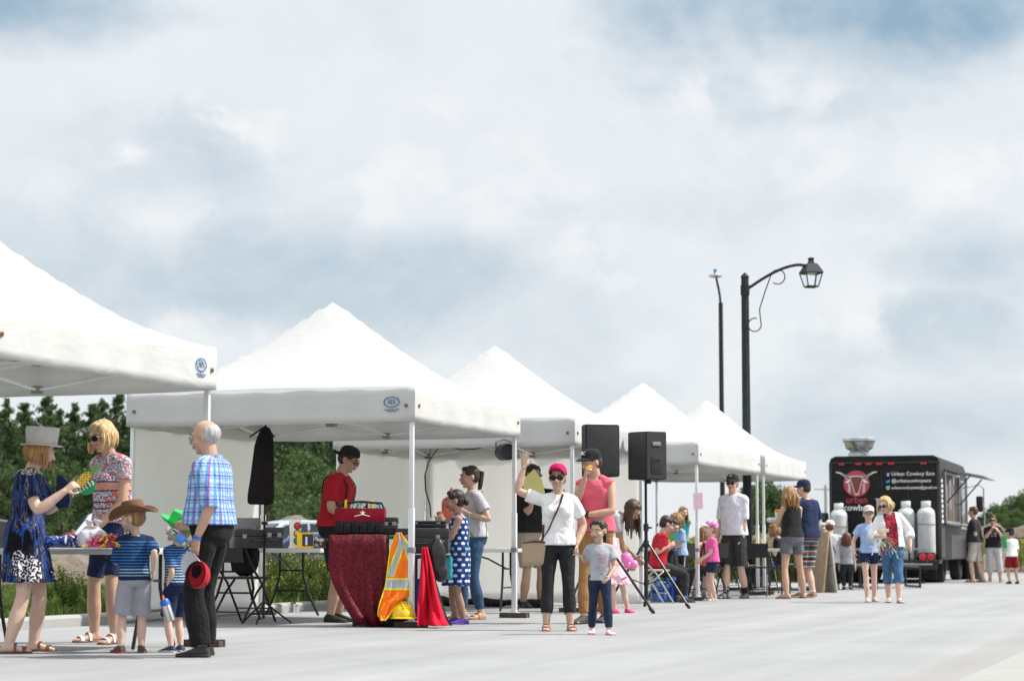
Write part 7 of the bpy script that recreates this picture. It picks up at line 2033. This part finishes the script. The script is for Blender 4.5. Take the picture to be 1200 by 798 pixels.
for i, x in enumerate((-.92, -.55, -.33, -.10, .16, .86)):
    m = MB(); m.box((x - .065, -.045, H_ - .20), (x + .065, -.028, H_ - .155), bev=.006); m.build('marker_light', M_LRED, tk)
# emblem: a long-horned bull's head on a disc
y_ = -.012; ec = V((-.60, y_, 2.16))
FM = face_matrix((ec.x, y_, ec.z), (1, 0, 0), (0, 0, 1)); FM2 = face_matrix((ec.x, y_ - .006, ec.z), (1, 0, 0), (0, 0, 1)); FM3 = face_matrix((ec.x, y_ - .012, ec.z), (1, 0, 0), (0, 0, 1))
em = MB(); em.prism([(.285 * math.cos(q), .285 * math.sin(q)) for q in [2 * math.pi * i / 40 for i in range(40)]], .006, 0, FM)
head = [(-.13, .15), (0, .165), (.13, .15), (.13, .09), (.10, .02), (.075, -.08), (.05, -.18), (.03, -.235), (-.03, -.235), (-.05, -.18), (-.075, -.08), (-.10, .02), (-.13, .09)]
em.prism([(x * 1.10, z * 1.06 ) for x, z in head], .006, 1, FM2); em.prism([(x * .94, z * .93) for x, z in head], .006, 2, FM3)
for s in (-1, 1):
    hn = [(s * .13, .145), (s * .26, .20), (s * .36, .25), (s * .45, .262), (s * .455, .245), (s * .37, .222), (s * .28, .165), (s * .20, .09), (s * .14, .07)]
    em.prism(hn if s > 0 else list(reversed(hn)), .006, 1, FM2)
    hn2 = [(x * .985 + s * .004, z - (.004 if i < 4 else -.004)) for i, (x, z) in enumerate(hn)]
    em.prism([(s * .14, .135), (s * .25, .185), (s * .34, .228), (s * .33, .215), (s * .27, .172), (s * .20, .11), (s * .15, .09)][::1 if s > 0 else -1], .006, 2, FM3)
    er = [(s * .14, .08), (s * .22, .06), (s * .25, .02), (s * .20, .01), (s * .15, .03)]; em.prism(er if s > 0 else list(reversed(er)), .006, 1, FM2)
    for q in (.145, .175): em.prism([(s * q - .007, .0), (s * q + .007, .0), (s * q + .007, -.20 + (q - .145)), (s * q - .007, -.22 + (q - .145))], .006, 1, FM2)
em.build('emblem', [M_DISC, M_TXTW, M_BULL], tk, smooth=False)
def wr_(txt, size, x, z, mi, left=False, bold=.004):
    g = text_mb(txt, size, .004, 0, 1.02, bold)
    if left: mn = min(p[0] for p in g.v); g.v = [(p[0] - mn, p[1], p[2]) for p in g.v]
    put(g, face_matrix((x, -.014, z), (1, 0, 0), (0, 0, 1))); g.build('lettering', (M_TXTR, M_TXTW)[mi], tk, smooth=False)
wr_('urban', .20, -.60, 1.80, 0); wr_('cowboy', .185, -.59, 1.63, 1)
wr_('Urban Cowboy Eats', .112, .165, 2.36, 1, True, .001); wr_('@urbancowboyeats', .103, .165, 2.21, 1, True, .001); wr_('urbancowboyeats@gmail.com', .084, .165, 2.06, 1, True, .001)
IM = [solid('icon_blue', (.03, .07, .28), .5), solid('icon_sky', (.02, .35, .75), .5), M_TXTW, M_BLKPL]
ic = MB(); ic.box((.045, -.016, 2.31), (.125, -.011, 2.39), 0); f_t = text_mb('f', .09, .004, 0, 1, .005); put(f_t, face_matrix((.092, -.019, 2.342), (1, 0, 0), (0, 0, 1))); ic.join(f_t, 2); ic.build('icon', IM, tk, smooth=False); ic = MB()
bird = [(-.05, .02), (-.02, .0), (.01, .03), (.035, .03), (.05, .015), (.03, -.01), (.0, -.035), (-.045, -.03), (-.02, -.018), (-.045, .0)]
ic.prism(bird, .004, 1, face_matrix((.085, -.014, 2.20), (1, 0, 0), (0, 0, 1)))
ic.build('icon', IM, tk, smooth=False); ic = MB()
ic.prism([(.04 * math.cos(q), .04 * math.sin(q)) for q in [2 * math.pi * i / 20 for i in range(20)]], .004, 2, face_matrix((.085, -.013, 2.06), (1, 0, 0), (0, 0, 1))); ic.box((.065, -.019, 2.04), (.105, -.015, 2.078), 3)
ic.build('icon', IM, tk, smooth=False)
# meter box, small signs, tail light
m = MB(); m.box((-.16, -.12, 1.43), (.08, -.002, 1.80), bev=.02); m.box((-.18, -.13, 1.79), (.10, 0, 1.83), bev=.01); m.tube([(-.04, -.06, 1.43), (-.04, -.06, .95)], .03, 8); m.build('vent_box', solid('grey_enamel', (.42, .44, .46), .4), tk)
m = MB(); m.box((-1.14, -.012, 1.44), (-1.02, -.006, 1.475)); m.build('yellow_sticker', M_YEL, tk); m = MB(); m.box((-1.11, -.013, 1.52), (-1.05, -.006, 1.62)); m.build('white_sticker', M_TXTW, tk)
tb = MB(); tb.box((.80, -.66, .46), (1.14, -.58, .66), bev=.012); tlb = tb.build('tail_light', M_BLKPL, tk)
for x in (.88, 1.05): m = MB(); m.lathe([(.072, 0), (.072, .02), (.05, .035), (.004, .038)], 16, M=Matrix.Translation((x, -.66, .57)) @ Matrix.Rotation(math.pi / 2, 4, 'X')); m.build('lens', M_LRED, tlb)
m = MB(); m.tube([(.97, -.66, .49), (.97, -.685, .49)], .022, 10); m.build('reflector', M_LRED, tlb)
# roof fan
m = MB(); m.lathe([(.24, H_ - .02), (.24, H_ + .10), (.20, H_ + .12), (.22, H_ + .16), (.30, H_ + .20), (.34, H_ + .34), (.37, H_ + .36), (.37, H_ + .42), (.34, H_ + .44), (.30, H_ + .43), (.27, H_ + .30), (.06, H_ + .28)], 28, M=Matrix.Translation((-.64, .75, 0))); m.build('roof_fan', solid('galvanised', (.55, .57, .58), .32, .75, .25, 5), tk)
m = MB(); m.tube([(-.76, .37, H_ + .36), (-.66, .36, H_ + .22), (-.44, .40, H_ + .04)], .014, 6); m.build('fan_cable', M_BLKPL, tk)
# right side: hatch, windows, awning, lettering, flames
xr = TW / 2
m = MB(); m.box((xr - .01, 1.0, 1.35), (xr + .012, 3.9, 2.40), bev=.01); m.build('serving_window', M_WIN, tk); m = MB()
for y0, y1, z0, z1 in ((.96, 3.94, 1.30, 1.355), (.96, 3.94, 2.395, 2.44), (.96, 1.02, 1.36, 2.39), (3.88, 3.94, 1.36, 2.39), (2.40, 2.46, 1.36, 2.39)): m.box((xr - .005, y0, z0), (xr + .035, y1, z1), bev=.006)
m.box((xr, .95, 1.26), (xr + .32, 3.95, 1.295), bev=.006); m.build('window_frame', M_STEEL, tk)
m = MB(); m.box((xr - .01, 4.3, 1.25), (xr + .012, 5.3, 2.30), bev=.02); m.build('cab_window', M_WIN, tk); m = MB(); m.box((xr - .005, 4.25, 1.2), (xr + .02, 5.35, 1.25)); m.box((xr - .005, 4.25, 2.3), (xr + .02, 5.35, 2.34)); m.build('cab_trim', M_STEEL, tk)
m = MB(); A0 = V((xr + .01, 0, 2.47)); A1 = V((xr + .84, 0, 2.30)); m.add([(A0.x, .95, A0.z), (A1.x, .95, A1.z), (A1.x, 3.95, A1.z), (A0.x, 3.95, A0.z), (A0.x, .95, A0.z + .035), (A1.x, .95, A1.z + .035), (A1.x, 3.95, A1.z + .035), (A0.x, 3.95, A0.z + .035)], [(3, 2, 1, 0), (4, 5, 6, 7), (0, 1, 5, 4), (1, 2, 6, 5), (2, 3, 7, 6), (3, 0, 4, 7)])
m.tube([(A1.x, .97, A1.z + .02), (A1.x + .08, 1.0, A1.z - .01)], .018, 6); m.build('awning', M_GREYPL, tk, smooth=False)
for y in (1.05, 3.85): m = MB(); m.tube([(xr + .03, y, 1.75), (xr + .55, y, 2.345)], .016, 8); m.build('awning_strut', M_BLKMET, tk)
m = MB()
for i in range(9): m.box((xr, .25 + .02 * (i % 2), 1.30 + i * .11), (xr + .006, .55 - .03 * (i % 3), 1.37 + i * .11))
m.build('side_lettering', M_TXTW, tk, smooth=False)
m = MB(); m.box((xr, .06, .56), (xr + .006, .78, 1.20)); m.box((xr, 2.1, .52), (xr + .006, 5.2, 1.05)); m.build('flame_panel', M_FLAME, tk, smooth=False)
m = MB(); m.box((xr - .004, 1.5, 1.36), (xr + .016, 1.72, 2.3)); m.box((xr - .004, 2.8, 1.45), (xr + .016, 3.0, 2.2)); m.build('red_panel', M_TXTR, tk)
def wheel(x, y, w_):
    wh = empty('wheel', (x, y, .40)); wh.parent = tk
    M = Matrix.Rotation(math.pi / 2, 4, 'Y'); m = MB(); m.lathe([(.24, -w_ / 2), (.37, -w_ / 2), (.40, -w_ / 2 + .03), (.40, w_ / 2 - .03), (.37, w_ / 2), (.24, w_ / 2), (.22, w_ / 2 - .04), (.22, -w_ / 2 + .04), (.24, -w_ / 2)], 28, M=M, cap=False); m.build('tyre', M_RUBBER, wh)
    m = MB(); m.lathe([(.235, -.06), (.235, .05), (.10, .08), (.04, .09), (.004, .09)], 20, M=M); m.build('rim', M_STEEL, wh)
for x in (-.93, .93): wheel(x, 1.15, .42); wheel(x * 1.03, 5.35, .24)
m = MB()
for x in (-.93, .93): m.box((x - .25, .50, .06), (x + .25, .515, .52))
m.build('mud_flap', M_RUBBER, tk)
m = MB(); m.tube([(xr, 5.7, 2.2), (xr + .30, 5.72, 2.28), (xr + .42, 5.72, 2.18), (xr + .42, 5.72, 1.2), (xr + .30, 5.72, 1.08), (xr, 5.7, 1.2)], .018, 8); ma = m.build('mirror_arm', M_CHROME, tk)
for z0, z1 in ((1.62, 2.0), (1.28, 1.50)): m = MB(); m.box((xr + .24, 5.66, z0), (xr + .40, 5.71, z1), bev=.025); m.build('mirror', M_BLKPL, ma)
m = MB(); m.box((-xr * .9, LT - .06, 1.5), (xr * .9, LT - .02, 2.3)); m.build('windscreen', M_WIN, tk)
# propane bottles on the shelf
def tank(x, z, label, s=1.0):
    p_ = Matrix.Translation(TO) @ Matrix.Rotation(TZ, 4, 'Z') @ V((x, -.33, z))
    r = thing('propane_tank', label, 'gas bottle', p_, TZ, 'white gas bottles on the truck')
    m = MB(); m.lathe([(.10, .0), (.17, .02), (.19, .08), (.19, .92 * s), (.175, .99 * s), (.12, 1.05 * s), (.04, 1.07 * s)], 22); m.lathe([(.15, -.012), (.155, .06)], 18, cap=False); m.build('cylinder', solid('white_enamel', (.66, .67, .68), .35), r)
    m = MB(); m.lathe([(.10, 1.05 * s), (.105, 1.20 * s)], 18, cap=False); o = m.build('collar', solid('white_enamel', (.66, .67, .68), .35), r); o.modifiers.new('t', 'SOLIDIFY').thickness = .012
    m = MB(); m.tube([(0, 0, 1.06 * s), (0, 0, 1.15 * s)], .025, 8); m.tube([(-.04, 0, 1.12 * s), (.04, -.03, 1.12 * s)], .014, 6); m.build('valve', solid('brass', (.4, .25, .08), .35, .8), r)
    m = MB(); m.tube([(.198 * math.cos(q), .198 * math.sin(q), .70 * s) for q in [2 * math.pi * i / 22 for i in range(23)]], [(.012, .003)] * 23, 5, ref=(0, 0, 1)); m.build('strap', solid('strap_tan', (.3, .24, .14), .8), r)
    m = MB(); n = 0
    for i in range(-5, 6): m.tube([(i * .038, -.205, .0), (i * .038, -.205, .95 * s)], .0028, 4)
    for i in range(22): m.tube([(-.20, -.209, .02 + i * .043 * s), (.20, -.209, .02 + i * .043 * s)], .0028, 4)
    m.build('wire_guard', M_GREYPL, r)
tank(.93, .56, 'white gas bottle nearest the serving side, above the tail light'); tank(.50, .50, 'white gas bottle second from the serving side, behind the woman in cardigan', 1.05); tank(-.95, .50, 'white gas bottle behind the grey hoodie and the girl in the white cap', 1.02)
m = MB(); m.box((-TW / 2 - .10, -.50, .52), (-TW / 2 - .02, -.05, 1.52), bev=.01); m.build('side_guard', M_BLKPL, tk)

# ------------------------------------------------------------------ picnic tables, sandwich board
def picnic(px, y, rz, label):
    r = thing('picnic_table', label, 'picnic table', V((X(px, y), y, 0)), rz, 'black metal picnic tables'); m = MB(); m.box((-.75, -.37, .71), (.75, .37, .745), bev=.01); m.build('table_top', solid('grey_slab', (.20, .205, .21), .5), r)
    for sy in (-1, 1): m = MB(); m.box((-.75, sy * .72 - .13, .43), (.75, sy * .72 + .13, .46), bev=.008); m.build('bench', solid('grey_slab', (.20, .205, .21), .5), r)
    for sx in (-1, 1):
        m = MB(); x = sx * .55
        m.tube([(x, -.80, .41), (x, .80, .41)], .024, 8)
        for sy in (-1, 1): m.tube([(x, sy * .25, .70), (x, sy * .25, .41)], .022, 8); m.tube([(x, sy * .62, .42), (x, sy * .62, .03)], .022, 8)
        m.tube([(x, -.66, .028), (x, .66, .028)], .022, 8); m.build('frame', M_BLKMET, r)
    return r
picnic(982, 39.7, rad(5), 'black picnic table where the grey hoodie and the small child sit')
picnic(905, 38.2, rad(-70), 'black picnic table behind the curly haired woman')
picnic(1035, 41.2, rad(2), 'black picnic table behind the girl in white cap, in front of the truck')
sb = thing('sandwich_board', 'pale wooden sandwich board seen edge on beside the navy tee man', 'sign', V((X(964, 36.6), 36.6, 0)), rad(14))
for s in (-1, 1):
    m = MB(); m.box((-.31, -.012, 0), (.31, .012, 1.02), bev=.004); o = m.build('panel', M_WOOD if s < 0 else L_PALE, sb, loc=(s * .125, 0, 0)); o.rotation_euler = (Matrix.Rotation(rad(-6.6 * s), 3, 'Y') @ Matrix.Rotation(rad(90), 3, 'Z')).to_euler()
m = MB(); m.tube([(-.075, -.24, .45), (.075, -.24, .45)], .008, 6); m.build('hinge_bar', M_BLKMET, sb)

# ------------------------------------------------------------------ fence and bins beyond the queue
def fence(p0, p1, label, h=1.0):
    d = p1 - p0; L = d.length; r = thing('fence', label, 'fence', p0, math.atan2(d.y, d.x)); m = MB()
    for z in (.12, h - .04): m.tube([(0, 0, z), (L, 0, z)], .016, 6)
    n = int(L / .13)
    for i in range(n + 1): m.tube([(L * i / n, 0, .12), (L * i / n, 0, h - .04)], .009, 5)
    m.build('bars', M_BLKMET, r, sharp=0)
    k = int(L / 2.2)
    for i in range(k + 1): m = MB(); m.box((L * i / k - .03, -.03, 0), (L * i / k + .03, .03, h + .03), bev=.005); m.build('post', M_BLKMET, r)
fence(V((X(1118, 61), 61, 0)), V((X(1262, 60), 60, 0)), 'low black metal railing behind the people queuing at the food truck', 1.08)
for px, lb in ((1136.5, 'black waste bin beside the man in charcoal tee'),):
    r = thing('waste_bin', lb, 'bin', V((X(px, 52), 52, 0))); m = MB(); m.lathe([(.26, 0), (.29, .85), (.30, .88)], 16); m.build('bin', M_BLKPL, r); m = MB(); m.lathe([(.31, .88), (.31, .95), (.2, 1.02), (.01, 1.03)], 16); m.build('lid', M_BLKPL, r)
yk = PEOPLE['truckboy'].loc.y; m = MB(); m.box((-.05, -.03, -.15), (.05, .03, .12), bev=.02); m.tube([(-.04, 0, .1), (0, 0, .24), (.04, 0, .1)], .008, 6)
tag(m.build('drinks_pouch', solid('green_film', (.02, .28, .08), .4), loc=At(1177, 634, yk - .1)), 'green pouch between woman in black and boy in white', 'bag')

# ------------------------------------------------------------------ parked cars
def car(px, y, rz, paint, label, z=-.03):
    r = thing('parked_car', label, 'car', V((X(px, y), y, z)), rz, 'cars parked beyond the dirt'); W2 = .88
    side = [(-2.1, .35), (-2.12, .62), (-2.02, .86), (-1.92, .95), (-1.62, 1.36), (-1.35, 1.45), (-.2, 1.47), (.35, 1.40), (1.05, .98), (1.85, .84), (2.08, .70), (2.12, .38), (2.0, .25), (-2.0, .25)]
    m = MB(); rings = []
    for f, s in ((-1, .93), (-.86, 1.0), (.86, 1.0), (1, .93)):
        rings.append([(x * (s if z_ < 1 else s * .98), f * W2 * (1 if z_ < 1.0 else .82), .25 + (z_ - .25) * (1 if abs(f) < .9 else .97)) for x, z_ in side])
    m.loft(rings); m.build('body', paint, r, sharp=25)
    m = MB()
    for f in (-1, 1):
        for poly in ([(-1.50, 1.0), (-1.42, 1.33), (-.42, 1.38), (-.38, 1.0)], [(-.30, 1.0), (-.34, 1.38), (.30, 1.33), (.82, 1.0)]):
            p_ = [(x, f * (W2 * (.99 if z_ < 1.1 else .83) + .012), z_) for x, z_ in poly]; q_ = [(x, y_ - f * .03, z_) for x, y_, z_ in p_]; m.loft([p_, q_] if f < 0 else [q_, p_])
    m.build('side_window', M_WIN, r, smooth=False)
    for nm, (xa, za, xb, zb) in (('rear_window', (-1.955, .99, -1.68, 1.33)), ('windscreen', (1.03, 1.02, .42, 1.385))):
        m = MB(); s = -1 if xa < 0 else 1; p_ = [(xa + s * .012, -.74, za), (xa + s * .012, .74, za), (xb + s * .012, .62, zb), (xb + s * .012, -.62, zb)]; m.loft([p_, [(x - s * .03, y_, z_ - .02) for x, y_, z_ in p_]]); m.build(nm, M_WIN, r, smooth=False)
    for sy in (-1, 1):
        m = MB(); m.box((-2.10, sy * .70 - .12, .72), (-1.93, sy * .70 + .14, .92), bev=.03); m.build('tail_lamp', M_LRED, r); m = MB(); m.box((1.88, sy * .66 - .14, .66), (2.07, sy * .66 + .14, .78), bev=.03); m.build('headlight', L_WHITE, r)
        for x in (-1.3, 1.32):
            wh = empty('wheel', (x, sy * .80, .31)); wh.parent = r; M = Matrix.Rotation(math.pi / 2, 4, 'X'); m = MB(); m.lathe([(.2, -.1), (.29, -.1), (.31, -.07), (.31, .07), (.29, .1), (.2, .1)], 22, M=M); m.build('tyre', M_RUBBER, wh); m = MB(); m.lathe([(.2, -.105), (.05, -.11), (.05, .11), (.2, .105)], 16, M=M); m.build('rim', M_STEEL, wh)
        m = MB(); m.box((.72, sy * .98 - .09, .98), (.86, sy * .98 + .07, 1.10), bev=.03); m.build('mirror', paint, r)
def carpaint(n, c): return solid(n, c, .22, 0, .03, 3, .6)
car(182, 52, rad(14), carpaint('pearl_white_paint', (.70, .73, .76)), 'white hatchback parked behind the dirt beyond the blonde woman', .2)
car(2, 52, rad(5), carpaint('graphite_paint', (.03, .035, .05)), 'dark car mostly outside the frame behind the hat woman', .0)
car(330, 55, rad(215), carpaint('pale_blue_paint', (.42, .50, .60)), 'pale blue car parked behind the black cases, seen through the tent', .0)
car(392, 57, rad(-100), carpaint('wine_red_paint', (.22, .015, .03)), 'wine red car parked behind the man in red, seen through the tent', .0)
car(357, 50, rad(188), carpaint('steel_blue_paint', (.10, .14, .28)), 'blue car parked behind the toy traffic light, seen through the tent', -.35)
